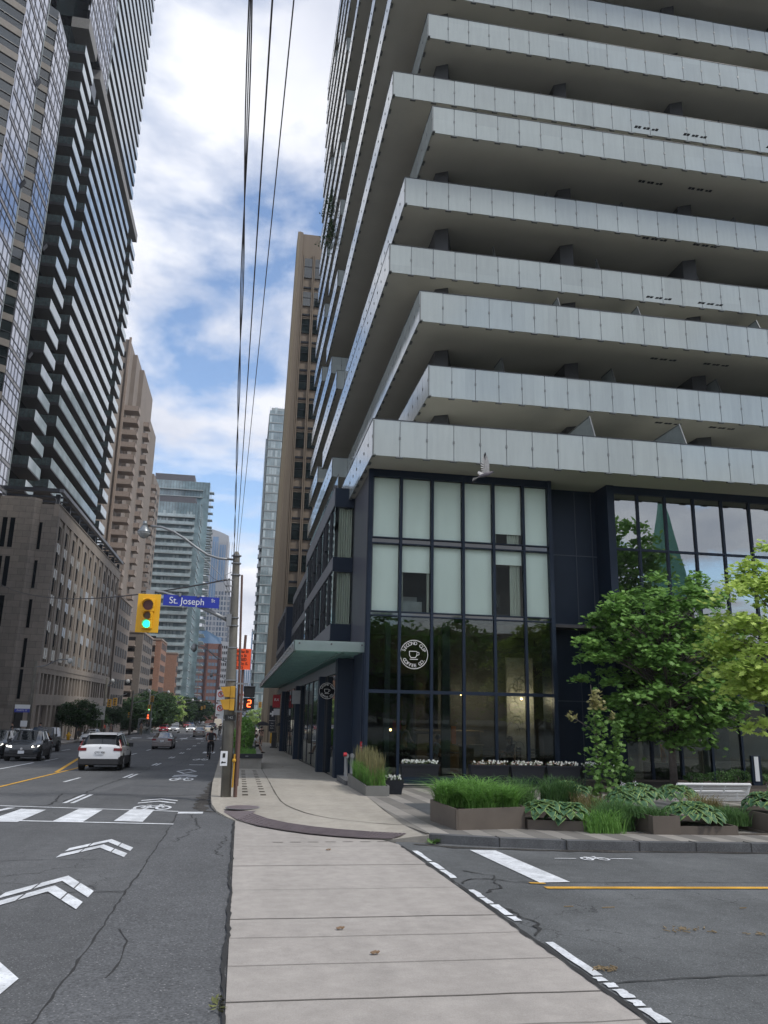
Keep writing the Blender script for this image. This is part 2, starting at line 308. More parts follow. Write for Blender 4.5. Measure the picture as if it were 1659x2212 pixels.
# concrete crossing strip
mb = MB(); mg = MB()
pj = [-14, -12.4, -10.8, -9.2, -7.6, -6, -4.4, -2.8, -1.2, .4, 2, 3.6, 5.0, 5.56, 6.36, 7.15, 7.83, 9.18, 10.75, 12.45]
sheet(mb, [(.02, -14), (2.5, -14), (2.5, 12.6), (2.3, 13.22), (1.27, 13.96), (.41, 15.25), (.02, 15.97)], .012)
struct(mb, 'crossing_strip', CONC, 'pale concrete strip crossing the side street mouth in the foreground')
jn = MB()
for y in pj:
    wd = .008 if y in (10.75, 5.56, 7.83) else .0035
    pts = [(.02 + i * .31, y + rnd.uniform(-.01, .01) - .05 * (i / 8)) for i in range(9)]
    for a, b in zip(pts, pts[1:]): jn.poly([(a[0], a[1] - wd, g(*a) + .016), (b[0], b[1] - wd, g(*b) + .016), (b[0], b[1] + wd, g(*b) + .016), (a[0], a[1] + wd, g(*a) + .016)])
for q in range(7):                                       # the broken grooves near the kerb
    x0 = .6 + q * .27; jn.poly([(x0, 12.9, g(x0, 12.9) + .016), (x0 + .16, 12.88, g(x0, 12.9) + .016), (x0 + .16, 12.92, g(x0, 12.9) + .016), (x0, 12.93, g(x0, 12.9) + .016)])
struct(jn, 'strip_joints', mat('joint_dark', (.13, .118, .105), .9), 'thin dark joints across the concrete crossing strip')
# irregular tar and gravel seams beside the strip and across the road
def seam(mb, pts, w, h=.008, amp=.05, seg=.12, m=0):
    P = []
    for a, b in zip(pts, pts[1:]):
        n = max(1, int(math.dist(a, b) / seg))
        for i in range(n): P.append((a[0] + (b[0] - a[0]) * i / n, a[1] + (b[1] - a[1]) * i / n))
    P.append(pts[-1]); Q = []; o = 0
    for i, p in enumerate(P):
        a = P[max(0, i - 1)]; b = P[min(len(P) - 1, i + 1)]; d = Vector((b[0] - a[0], b[1] - a[1])).normalized(); o = o * .6 + rnd.uniform(-amp, amp)
        ww = w * rnd.uniform(.4, 1.5); Q.append(((p[0] - d.y * (o + ww), p[1] + d.x * (o + ww)), (p[0] - d.y * (o - ww), p[1] + d.x * (o - ww))))
    for (a, b), (c, d) in zip(Q, Q[1:]): mb.poly([(b[0], b[1], g(*b) + h), (d[0], d[1], g(*d) + h), (c[0], c[1], g(*c) + h), (a[0], a[1], g(*a) + h)], m)
mb = MB()
seam(mb, [(0.0, -6), (-.005, 15.9)], .016, .018, .012)
seam(mb, [(-1.06, 3), (-1.06, 8), (-1.08, 13), (-1.1, 15.5), (-1.14, 17.3)], .009, .008, .012)
seam(mb, [(-4.5, 9.2), (-3, 9.22), (-1.08, 9.27)], .012, .008, .01); seam(mb, [(-4, 11.4), (-1.3, 11.5)], .007, .008, .02)
seam(mb, [(-.85, 17.2), (-.6, 15.6), (-.72, 14.2), (-.85, 13.1)], .009, .008, .06, .08); seam(mb, [(-.1, 13.8), (-.22, 12.6), (-.14, 11.6)], .008, .008, .05, .08)
seam(mb, [(-.88, 7.6), (-.78, 6.9), (-.8, 6.2)], .007, .008, .03); seam(mb, [(-4.4, 22.5), (-4.0, 19.5), (-4.6, 17.5), (-4.7, 16.2)], .014, .008, .03)
seam(mb, [(-4, 45), (-3.7, 34), (-3.9, 26), (-3.9, 20)], .012, .008, .05, .3); seam(mb, [(-8.7, 22), (-5, 22.7), (-2.5, 22.4)], .009, .008, .04)
seam(mb, [(-3.2, 60), (-2.7, 47), (-3.0, 38)], .014, .008, .08, .4); seam(mb, [(-9, 30), (-7.6, 27), (-6.2, 26)], .01, .008, .05)
seam(mb, [(2.52, 4), (2.515, 7.2), (2.53, 9.8), (2.51, 12.4)], .018, .02, .012)
seam(mb, [(2.6, 9.4), (2.9, 9.7), (3.2, 9.55), (3.6, 9.3)], .012, .008, .05, .08); seam(mb, [(2.7, 8.9), (3.0, 9.2), (3.1, 9.9), (2.8, 10.2)], .01, .008, .05, .08); seam(mb, [(2.6, 7.0), (2.8, 7.5), (2.7, 8.1)], .016, .008, .04, .08)
seam(mb, [(3.3, 9.5), (6, 9.42), (12, 9.4)], .008, .008, .03, .2); seam(mb, [(2.6, 5.65), (5, 5.9), (9, 6.0)], .007, .008, .03, .2)
struct(mb, 'road_cracks', TAR, 'dark irregular cracks and seams running through the asphalt')
mb = MB(); seam(mb, [(-.62, 46), (-.72, 24), (-.78, 19), (-.62, 17.9), (-.45, 17.7)], .13, .006, .06, .25); seam(mb, [(2.75, 12.65), (3.3, 12.35), (5, 12.05), (9, 11.98), (16, 11.95)], .09, .006, .03, .2)
struct(mb, 'gutter_debris', DIRT, 'dark broken asphalt and grit along the kerbs')
mb = MB(); sheet(mb, [(-3.6, 22.2), (-.75, 22.1), (-.75, 27.5), (-3.2, 27.9)], .005); sheet(mb, [(-1.08, 3), (-.02, 3), (-.02, 15.8), (-.5, 17.4), (-1.12, 17.3)], .005)
struct(mb, 'asphalt_patch', groundmat('asphalt_patched', (.105, .108, .112), .55, patch=.14, sps=45), 'slightly darker coarse asphalt patches in the near lane')
# east sidewalk corner
ARC = [(-1.31, 66), (-1.0, 45.66), (-.71, 25.29), (-.59, 20.53), (-.51, 18.78), (-.37, 17.58), (-.14, 16.52), (.02, 15.97), (.41, 15.25), (.85, 14.43), (1.27, 13.96), (1.69, 13.6), (2.09, 13.32), (2.5, 13.05), (3.02, 12.78)]
HH = [.12, .12, .12, .11, .08, .04, .025, .02, .02, .02, .02, .02, .02, .03, .12]
mb = MB(); kerb(mb, [(-1.6, 400)] + ARC[:], .17, [.12] + HH, side=-1 if False else 1)
struct(mb, 'kerb', CONCB, 'pale concrete kerb curving round the street corner')
SK = [(3.02, 12.8), (4.05, 12.42), (5.1, 12.2), (6.24, 12.1), (8.4, 12.1), (14, 12.1), (24, 12.1), (60, 12.1)]
mb = MB(); kerb(mb, SK, .2, .13, side=1)
jk = MB()
for x in (4.05, 5.05, 6.2, 7.15, 8.1, 9.1, 10.2, 11.3):
    y = 12.42 if x == 4.05 else 12.2 if x < 5.2 else 12.1
    jk.box(x - .008, x + .008, y - .004, y + .2, g(x, y) - .02, g(x, y) + .134)
struct(mb, 'granite_kerb', STONEK, 'dark granite kerb edging the side street'); struct(jk, 'kerb_joints', TAR, 'dark joints between the granite kerb stones')
CUR = [(.99, 66), (.99, 45.66), (1.0, 25.19), (.99, 20.94), (1.01, 18.94), (1.08, 17.8), (1.2, 17.0), (1.35, 16.2), (1.5, 15.75), (1.74, 15.19), (2.0, 14.85), (2.3, 14.5), (2.6, 14.25), (2.9, 14.07), (3.02, 13.9)]
def inset(p, i): return (p[0] + .17, p[1]) if i < 5 else (p[0] + .12, p[1] + .13)
mb = MB()
for i in range(len(ARC) - 1):
    a, b, c, d = inset(ARC[i], i), inset(ARC[i + 1], i + 1), CUR[i + 1], CUR[i]
    mb.poly([(a[0], a[1], g(*a) + HH[i] - .001), (d[0], d[1], g(*d) + .125), (c[0], c[1], g(*c) + .125), (b[0], b[1], g(*b) + HH[i + 1] - .001)][::-1])
sheet(mb, CUR[:2] + [(3.4, 45.66), (3.4, 66)], .125); sheet(mb, CUR[1:4] + [(3.4, 20.94), (3.3, 45.66)], .125)
sheet(mb, CUR[3:] + [(2.9, 14.2), (3.0, 16.7), (3.22, 20.4), (3.3, 20.94)], .125)
sheet(mb, [(-1.5, 66), (4.4, 66), (4.4, 700), (-1.6, 700)], .12)
struct(mb, 'sidewalk', CONCB, 'warm pale concrete sidewalk along the shops and round the corner')
jn = MB()
seam(jn, CUR[1:14], .012, .131, .002, .5)
for y in (21.6, 23.3, 25.0): seam(jn, [(-.4, y), (1.0, y)], .008, .131, .001, .5)
seam(jn, [(1.1, 17.9), (3.0, 17.4)], .004, .131, .002); seam(jn, [(1.0, 24), (3.1, 23.8)], .004, .131, .002); seam(jn, [(1.0, 32), (3.2, 31.8)], .004, .131, .002)
for x0 in (.18, .62):
    for k in range(13):
        y = 20.6 + k * 1.02; wv = x0 + .02 * k * (-1 if x0 < .3 else 0)
        for dy in (0, .16): jn.box(x0 - .02, x0 + .12, y + dy, y + dy + .03, g(x0, y) + .11, g(x0, y) + .131)
struct(jn, 'sidewalk_joints', mat('joint_brown', (.09, .08, .065), .9), 'dark joints and drainage slots cut in the sidewalk')
# tactile plate
TO = [(-.34, 17.85), (-.12, 16.85), (.05, 15.95), (.42, 14.95), (.82, 14.3), (1.22, 13.8), (1.62, 13.45), (2.01, 13.2), (2.47, 13.05)]
TI = [(.63, 18.3), (.45, 17.4), (.36, 16.75), (.62, 15.75), (.95, 15.0), (1.37, 14.4), (1.77, 14.0), (2.18, 13.7), (2.8, 13.4)]
mb = MB(); dm = MB()
def hc(p, q): # height of the ramp around
    return .036 + .035 * q
for i in range(8):
    a, b, c, d = TO[i], TO[i + 1], TI[i + 1], TI[i]
    zz = lambda p, q: (p[0], p[1], g(*p) + hc(p, q))
    mb.poly([zz(a, 0), zz(b, 0), zz(c, 1), zz(d, 1)][::1])
    for u in range(10):
        for v in range(6):
            U, Vv = (u + .5) / 10, (v + .5) / 6
            p = Vector(a).lerp(Vector(b), U).lerp(Vector(d).lerp(Vector(c), U), Vv)
            if i > 1: z = g(p.x, p.y) + hc(p, Vv); s_ = .022; dm.box(p.x - s_, p.x + s_, p.y - s_, p.y + s_, z, z + .012)
tp = thing('tactile_plate', (1, 15, g(1, 15)), 'dark iron tactile plate curving along the sidewalk ramp', 'tactile plate'); mb.build('plate', TACT, tp); tag(dm.build('studs', TACT, tp), kind='stuff')
mb = MB(); mb.disc((.16, 17.75, g(.16, 17.7) + .09), (0, 0, 1), .36, .006, 28); mb2 = MB(); mb2.disc((.16, 17.75, g(.16, 17.7) + .092), (0, 0, 1), .335, .008, 28)
mh = thing('manhole_cover', (.16, 17.75, g(.16, 17.75)), 'round manhole cover set in the corner sidewalk beside the tactile plate', 'manhole cover'); mb.build('ring', mat('ring_steel', (.3, .3, .3), .5, .5), mh); mb2.build('cover', TACT, mh)
# plaza pavers
mb = MB(); sheet(mb, [(3.02, 12.95), (4.05, 12.6), (5.1, 12.39), (6.24, 12.3), (60, 12.3), (60, 27.5), (4.0, 27.5), (3.4, 26), (3.25, 24.3), (3.22, 20.42), (3.02, 16.7), (2.88, 14.2)], .128)
struct(mb, 'plaza_paving', PAVER, 'banded grey and beige plank pavers in front of the cafe')
mb = MB(); sheet(mb, [(3.75, 15.9), (4.6, 16.4), (4.6, 18.6), (3.75, 18.4)], .133); struct(mb, 'plaza_hatch', mat('hatch', (.07, .075, .08), .6), 'dark square hatch framed in the plaza paving')
# west walks
mb = MB(); sheet(mb, [(-19.2, 76), (-15.8, 76), (-15.8, 600), (-19.2, 600)], .12); sheet(mb, [(-60, -80), (-15.8, -80), (-15.8, 66), (-60, 66)], .12)
struct(mb, 'far_sidewalk', CONC, 'pale sidewalk on the far side of the wide street')
mb = MB(); kerb(mb, [(-15.6, 600), (-15.6, 78), (-16.8, 76), (-60, 76)][::-1], .18, .12, side=1); kerb(mb, [(-15.6, 66), (-15.6, -60)], .18, .12, side=-1); struct(mb, 'far_kerb', CONC, 'kerb on the far side of the wide street')
# ---------------- painted markings ----------------
def wear(mb, poly, h=.009, m=0): sheet(mb, poly, h, m)
mb = MB()
for x0, x1 in ((-5.6, -5.05), (-4.4, -3.82), (-3.25, -2.7), (-2.18, -1.65)): wear(mb, [(x0, 16.0), (x1, 15.85), (x1 - .02, 18.15), (x0 + .02, 18.35)])
wear(mb, [(-12, 20.8), (-4.99, 19.0), (-1.15, 17.72), (-1.15, 17.84), (-4.99, 19.12), (-12, 20.92)], .0095); wear(mb, [(-8, 17.4), (-4.19, 16.1), (-1.07, 15.4), (-1.07, 15.52), (-4.19, 16.22), (-8, 17.52)], .0095)
wear(mb, [(-1.14, 17.34), (-.64, 17.34), (-.64, 17.7), (-1.14, 17.7)], .0095); wear(mb, [(-5.0, 16.3), (-4.9, 16.3), (-4.55, 18.6), (-4.7, 18.6)], .0095)
for x0 in (-6.9, -8.1, -9.3, -10.5, -11.7, -12.9): wear(mb, [(x0, 17.2 - .22 * (x0 + 6)), (x0 + .55, 17.1 - .22 * (x0 + 6)), (x0 + .55, 19.3 - .26 * (x0 + 6)), (x0, 19.5 - .26 * (x0 + 6))])
for x0 in (-13.5, -11.5, -9.5, -7.5, -5.5, -3.5, -1.9): wear(mb, [(x0, 106), (x0 + .9, 106), (x0 + .9, 109), (x0, 109)])
wear(mb, [(-15.4, 104), (-.9, 104), (-.9, 104.5), (-15.4, 104.5)])
struct(mb, 'crosswalk_marking', PAINT, 'white painted crosswalk bars and lines over the wide street')
mb = MB()
for x0, y0 in ((0, 0), (0, -3.2)):    # the two chevron pairs
    for (xl, xa, xr, ya, yl, w) in ((-2.27, -1.84, -1.40, 13.45, 12.5, .33), (-2.27, -1.86, -1.41, 12.85, 11.95, .33)):
        for sx, (xe) in ((0, xl), (1, xr)):
            for t0, t1 in ((0, .46), (.5, 1.0)):
                A = (xa + (xe - xa) * t0, ya + (yl - ya) * t0 + y0); B = (xa + (xe - xa) * t1, ya + (yl - ya) * t1 + y0)
                wear(mb, [A, B, (B[0], B[1] - w), (A[0], A[1] - w)])
wear(mb, [(-1.84, 7.1), (-1.37, 6.25), (-1.40, 5.92), (-1.84, 6.75)]); wear(mb, [(-1.86, 7.1), (-2.3, 6.25), (-2.3, 5.92), (-1.86, 6.75)])
struct(mb, 'bike_chevron_marking', PAINT, 'white chevron bicycle arrows painted on the near lane')
def bikesym(mb, x0, x1, y0, y1):
    w = x1 - x0; hh = y1 - y0; cxs = (x0 + .24 * w, x0 + .78 * w); ry = hh * .5; rx = w * .2
    def ring(cx, cy, rx, ry, t=.36):
        n = 18
        for k in range(n):
            a, b = 2 * math.pi * k / n, 2 * math.pi * (k + 1) / n
            wear(mb, [(cx + rx * math.cos(a), cy + ry * math.sin(a)), (cx + rx * math.cos(b), cy + ry * math.sin(b)), (cx + rx * (1 - t) * math.cos(b), cy + ry * (1 - t) * math.sin(b)), (cx + rx * (1 - t) * math.cos(a), cy + ry * (1 - t) * math.sin(a))])
    for c in cxs: ring(c, y0 + ry, rx, ry)
    def ln(a, b, t=.035):
        d = Vector((b[0] - a[0], (b[1] - a[1]) * w / hh)).normalized(); wear(mb, [(a[0] - d.y * t * w, a[1] + d.x * t * hh * 1.5), (b[0] - d.y * t * w, b[1] + d.x * t * hh * 1.5), (b[0] + d.y * t * w, b[1] - d.x * t * hh * 1.5), (a[0] + d.y * t * w, a[1] - d.x * t * hh * 1.5)])
    p = lambda u, v: (x0 + u * w, y0 + v * hh)
    for a, b in (((.24, .5), (.38, 1.0)), ((.38, 1.0), (.68, 1.0)), ((.68, 1.0), (.5, .5)), ((.5, .5), (.36, 1.0)), ((.24, .5), (.5, .5)), ((.64, 1.2), (.78, .5)), ((.6, 1.25), (.74, 1.3)), ((.3, 1.15), (.42, 1.15))): ln(p(*a), p(*b))
mb = MB(); bikesym(mb, -2.2, -1.34, 18.15, 19.1)
for c_ in (19.65, 20.3):
    for xe in (-2.2, -1.36): wear(mb, [(xe, c_), (-1.78, c_ + .5), (-1.78, c_ + .72), (xe, c_ + .22)])

bikesym(mb, -2.3, -1.44, 28.2, 29.8)
for dy in (0, .7): wear(mb, [(-2.3, 30.4 + dy), (-1.87, 31 + dy), (-1.44, 30.4 + dy), (-1.44, 30.8 + dy), (-1.87, 31.4 + dy), (-2.3, 30.8 + dy)])
def diamond(x0, x1, y0, y1, t=.1):
    cx, cy = (x0 + x1) / 2, (y0 + y1) / 2; P = [(cx, y0), (x1, cy), (cx, y1), (x0, cy)]; Q = [(cx + (p[0] - cx) * .76, cy + (p[1] - cy) * .76) for p in P]
    for i in range(4): wear(mb, [P[i], P[(i + 1) % 4], Q[(i + 1) % 4], Q[i]])
diamond(-2.45, -1.62, 32.6, 36.4); bikesym(mb, -2.55, -1.66, 46.4, 48.6); wear(mb, [(-2.3, 40.5), (-1.6, 40.5), (-1.6, 40.85), (-2.3, 40.85)]); wear(mb, [(-2.55, 60), (-1.7, 60), (-1.7, 63), (-2.55, 63)])
bikesym(mb, 4.85, 5.3, 11.12, 11.4); wear(mb, [(4.48, 11.26), (4.8, 11.26), (4.8, 11.3), (4.48, 11.3)]); wear(mb, [(5.32, 11.26), (5.66, 11.26), (5.66, 11.3), (5.32, 11.3)])
struct(mb, 'bike_lane_marking', PAINT, 'white bicycle and diamond symbols painted in the kerb lane')
mb = MB()
for y in (19.7, 29.7, 39.6, 49.2, 58.4, 67.3, 76.5, 86, 95): 
    x = -3.85 - .006 * (y - 19.7)
    for dx in (0, .17): wear(mb, [(x + dx, y), (x + dx + .09, y), (x + dx + .09, y + 2.5), (x + dx, y + 2.5)])
for y in range(46, 300, 9): wear(mb, [(-6.9, y), (-6.78, y), (-6.78, y + 3), (-6.9, y + 3)])
for y in range(62, 300, 9): wear(mb, [(-12.6, y), (-12.48, y), (-12.48, y + 3), (-12.6, y + 3)])
wear(mb, [(-9.3, 30), (-9.18, 30), (-9.55, 41.5), (-9.67, 41.5)]); wear(mb, [(-9.62, 43.5), (-9.5, 43.5), (-9.6, 47), (-9.72, 47)]); wear(mb, [(-5.38, 27.2), (-5.28, 27.2), (-5.24, 29.6), (-5.34, 29.6)])
wear(mb, [(-9.72, 55), (-9.6, 55), (-9.7, 59), (-9.82, 59)]); wear(mb, [(-12.9, 84), (-12.78, 84), (-12.78, 88), (-12.9, 88)])
struct(mb, 'lane_marking', PAINT, 'white dashed lane lines receding along the wide street')
mb = MB(); wear(mb, [(-6.62, 20), (-6.5, 20), (-6.62, 36.5), (-6.74, 36.5)]); wear(mb, [(-6.86, 33), (-6.72, 33), (-8.6, 47.6), (-8.78, 47.6)]); wear(mb, [(-6.76, 36.5), (-6.64, 36.5), (-6.68, 44), (-6.8, 44)])
wear(mb, [(3.5, 9.05), (60, 9.0), (60, 9.12), (3.5, 9.17)]); wear(mb, [(3.42, 9.36), (3.6, 9.34), (3.6, 9.42), (3.42, 9.44)])
struct(mb, 'yellow_line_marking', PAINTY, 'yellow centre lines painted on both streets')
mb = MB(); wear(mb, [(3.46, 12.03), (3.85, 12.0), (3.94, 9.46), (3.55, 9.42)])
for a, b in ((11.95, 11.0), (10.9, 10.35), (10.3, 9.74), (9.02, 8.62), (8.58, 8.3), (8.25, 7.78), (7.72, 7.54), (6.78, 5.85), (5.82, 5.72), (5.68, 5.58), (5.54, 5.36), (5.32, 5.2), (5.16, 4.9), (4.85, 3.2)):
    j = rnd.uniform(-.008, .008); n = 4; L_ = [(2.575 + j + rnd.uniform(-.01, .01), a + (b - a) * k / n) for k in range(n + 1)]; R_ = [(2.652 + j + rnd.uniform(-.01, .012), b + (a - b) * k / n) for k in range(n + 1)]
    wear(mb, L_ + R_, .009)
struct(mb, 'stop_line_marking', PAINT, 'broken white painted edge line beside the crossing strip and one wide bar')
# litter on the side street
lit = MB(); r_ = random.Random(3)
for cx_, cy_, n, sp in ((4.05, 7.15, 26, .11), (5.6, 7.25, 14, .06), (4.35, 5.85, 30, .1), (4.62, 6.95, 8, .05), (2.75, 6.0, 22, .06), (5.9, 6.0, 10, .08)):
    for k in range(n):
        x, y = cx_ + r_.gauss(0, sp), cy_ + r_.gauss(0, sp * .5); a = r_.uniform(0, 3.14); l = r_.uniform(.012, .035); dx, dy = l * math.cos(a), l * math.sin(a)
        lit.obox((x, y, g(x, y) + .012), (dx, dy, 0), (-dy * .15, dx * .15, 0), (0, 0, .003))
for x, y, l, a in ((3.75, 8.05, .07, .1), (4.95, 6.55, .1, .1), (4.6, 6.3, .16, -.1), (4.85, 6.38, .05, .1), (3.35, 8.1, .05, 0), (5.2, 8.0, .04, .1)): lit.obox((x, y, g(x, y) + .012), (l * math.cos(a), l * math.sin(a), 0), (-.004 * math.sin(a), .004, 0), (0, 0, .004))
tag(lit.build('leaf_litter', mat('dry_leaf', (.17, .12, .06), .8, c2=(.26, .2, .12))), 'small brown twigs and dry leaf litter on the side street', 'litter', None, 'stuff')
for i, (x, y) in enumerate(((.95, 7.35), (1.12, 6.55), (1.35, 12.0), (1.95, 36.5))):
    b = MB(); b.obox((x, y, g(x, y) + (.03 if y < 20 else .14)), (.022, .008, .004), (-.006, .02, 0), (0, 0, .003)); b.obox((x + .03, y, g(x, y) + (.03 if y < 20 else .14)), (.01, .012, .004), (-.006, .01, 0), (0, 0, .003))
    tag(b.build('fallen_leaf', mat('dead_leaf', (.22, .14, .08) if i != 3 else (.6, .6, .6), .8)), ('curled brown leaf on the concrete strip, the farther of two close together', 'curled brown leaf lying lowest on the concrete strip', 'small brown leaf high on the strip near the kerb', 'white scrap lying on the sidewalk by the shop windows')[i], 'leaf')
b = MB(); r_ = random.Random(5)
for k in range(40):
    a = r_.uniform(0, 6.28); l = r_.uniform(.05, .16); x, y = 3.05, 12.68; b.poly([(x, y, g(x, y) + .02), (x + l * math.cos(a), y + l * math.sin(a), g(x, y) + r_.uniform(.02, .1)), (x + l * .8 * math.cos(a + .3), y + l * .8 * math.sin(a + .3), g(x, y) + .03)])
tag(b.build('weed', mat('weed_green', (.09, .17, .04), .7)), 'small green weed growing at the start of the granite kerb', 'weed')
b = MB()
for k in range(30):
    a = r_.uniform(0, 6.28); l = r_.uniform(.02, .07); x, y = -.03, 5.55 + r_.gauss(0, .08); b.poly([(x, y, g(x, y) + .02), (x + l * math.cos(a), y + l * math.sin(a), g(x, y) + r_.uniform(.02, .05)), (x + l * .8 * math.cos(a + .4), y + l * .8 * math.sin(a + .4), g(x, y) + .02)])
tag(b.build('weed', mat('weed_dry', (.14, .15, .05), .7)), 'yellowish weed in the seam at the near left edge of the concrete strip', 'weed')
# ---------------- shared building materials ----------------
SOFFIT = mat('soffit_concrete', (.47, .465, .41), .85, var=.06, vs=.5, bump=.15, bs=20)
FROST = panelmat('frosted_balcony_glass', (.385, .43, .425), .07, .935, .06, .9, 1.62)
FROSTR = mat('frosted_glass_edge', (.20, .23, .23), .3)
NAVY = mat('navy_metal', (.010, .019, .036), .5, var=.15, vs=1.2, ior=1.5, spec=.25, bump=.03)
NAVYL = mat('navy_panel', (.013, .023, .042), .5, var=.12, vs=.8, spec=.25)
JOINT = mat('panel_joint', (.05, .06, .08), .5)
BLKM = mat('black_frame', (.012, .015, .022), .4)
BLIND = mat('roller_blind', (.86, .88, .82), .85, var=.05, vs=1.2, stretch=(1, 1, .3))
CURT = mat('pale_curtain', (.42, .42, .36), .9, var=.25, vs=9, stretch=(3, 3, .02))
DGL = mat('dark_facade_glass', (.016, .024, .026), .04, ior=1.9, var=.6, vs=.5)
GWIN = glassmat('window_pane', (.95, .99, .975), .16, 1.0, .01, wav=.02)
GCAFE = glassmat('cafe_pane', (.74, .82, .80), .40, .78, .01, wav=.03)
GSHOP = glassmat('shop_pane', (.75, .85, .85), .76, .6, .02, wav=.05)
GLOB = glassmat('lobby_pane', (.75, .88, .92), .74, .6, .01, wav=.03)
GTEAL = milkglass('canopy_glass', (.80, .97, .93), clear=.18)
RIB = mat('ribbed_grey_metal', (.15, .16, .18), .4, var=.35, vs=6, stretch=(1, 6, .05))
STEEL = mat('steel_clip', (.16, .17, .17), .45, .6)
WGREY = mat('west_metal_panel', (.10, .105, .125), .3, var=.4, vs=7, stretch=(1, 5, .04))
# ---------------- corner apartment tower ----------------
T = thing('apartment_tower', (4.0, 26, g(4, 26)), 'pale balconied apartment tower over dark glazed cafe podium on the street corner', 'apartment tower')
NF = 19
def sof(i): return 9.86 if i == 0 else 13.26 + 2.845 * (i - 1)
CORN = {0: (3.74, 24.33), 1: (6.23, 26.99), 2: (5.77, 26.53), 3: (4.80, 28.0), 4: (5.29, 27.47), 5: (6.22, 26.53), 6: (4.79, 28.0), 7: (6.21, 27.48), 8: (4.75, 27.9), 9: (6.0, 26.9), 10: (4.76, 28), 11: (5.6, 27.2), 12: (6.1, 26.8), 13: (4.8, 28), 14: (5.8, 27), 15: (6.2, 27.4), 16: (5.4, 27.2), 17: (4.8, 28), 18: (5.8, 27)}
LONG = {3: 55.5, 6: 55.7, 8: 55.6, 10: 55.6, 13: 57.2, 17: 57.2}
XR = 40
def railing(slab, x0, x1, y0, y1, zs, faces, first=.93, pw=.935):
    """glass panels hung outside the slab edge, with clips and a dark top rail. faces: S (at y0), W (at x0), N (at y1)"""
    gl = MB(); cl = MB(); zb, zt = zs - .03, zs + 1.24
    def run(p, q, nrm):
        L_ = math.dist(p, q); n = max(1, round(L_ / pw)); d = ((q[0] - p[0]) / L_, (q[1] - p[1]) / L_); w = L_ / n
        for k in range(n):
            a = k * w + .012; b = (k + 1) * w - .012
            A = (p[0] + d[0] * a, p[1] + d[1] * a); B = (p[0] + d[0] * b, p[1] + d[1] * b); t = .022
            C_ = [(A[0], A[1]), (B[0], B[1]), (B[0] - nrm[0] * t, B[1] - nrm[1] * t), (A[0] - nrm[0] * t, A[1] - nrm[1] * t)]
            tl = random.Random(hash((round(p[0], 2), round(zs, 2), k)) & 65535).uniform(-.004, .004)
            gl.add([(x, y, zb) for x, y in C_] + [(x + nrm[0] * tl, y + nrm[1] * tl, zt) for x, y in C_], [(0, 3, 2, 1), (4, 5, 6, 7), (0, 1, 5, 4), (1, 2, 6, 5), (2, 3, 7, 6), (3, 0, 4, 7)])
            P = (p[0] + d[0] * (k + 1) * w, p[1] + d[1] * (k + 1) * w)
            cl.obox((P[0] + nrm[0] * .004, P[1] + nrm[1] * .004, zs + .62), (d[0] * .028, d[1] * .028, 0), (nrm[0] * .012, nrm[1] * .012, 0), (0, 0, .05))
            cl.obox((P[0] - nrm[0] * .06, P[1] - nrm[1] * .06, zs - .045), (d[0] * .12, d[1] * .12, 0), (nrm[0] * .05, nrm[1] * .05, 0), (0, 0, .02))
            cl.obox((P[0] - nrm[0] * .035, P[1] - nrm[1] * .035, (zb + zt) / 2), (d[0] * .011, d[1] * .011, 0), (nrm[0] * .02, nrm[1] * .02, 0), (0, 0, .6))
        M_ = ((p[0] + q[0]) / 2 - nrm[0] * .01, (p[1] + q[1]) / 2 - nrm[1] * .01, zt + .012)
        cl.obox(M_, (d[0] * L_ / 2, d[1] * L_ / 2, 0), (nrm[0] * .022, nrm[1] * .022, 0), (0, 0, .014), 1)
    for f_ in faces:
        if f_[0] == 'S': run((f_[1], y0 if len(f_) < 4 else f_[3]), (f_[2], y0 if len(f_) < 4 else f_[3]), (0, -1))
        if f_[0] == 'W': run((x0 if len(f_) < 4 else f_[3], f_[2]), (x0 if len(f_) < 4 else f_[3], f_[1]), (-1, 0))
        if f_[0] == 'N': run((f_[2], f_[3]), (f_[1], f_[3]), (0, 1))
    r = gl.build('glass_railing', FROST, slab); cl.build('railing_clips', [STEEL, BLKM], slab)
    return r
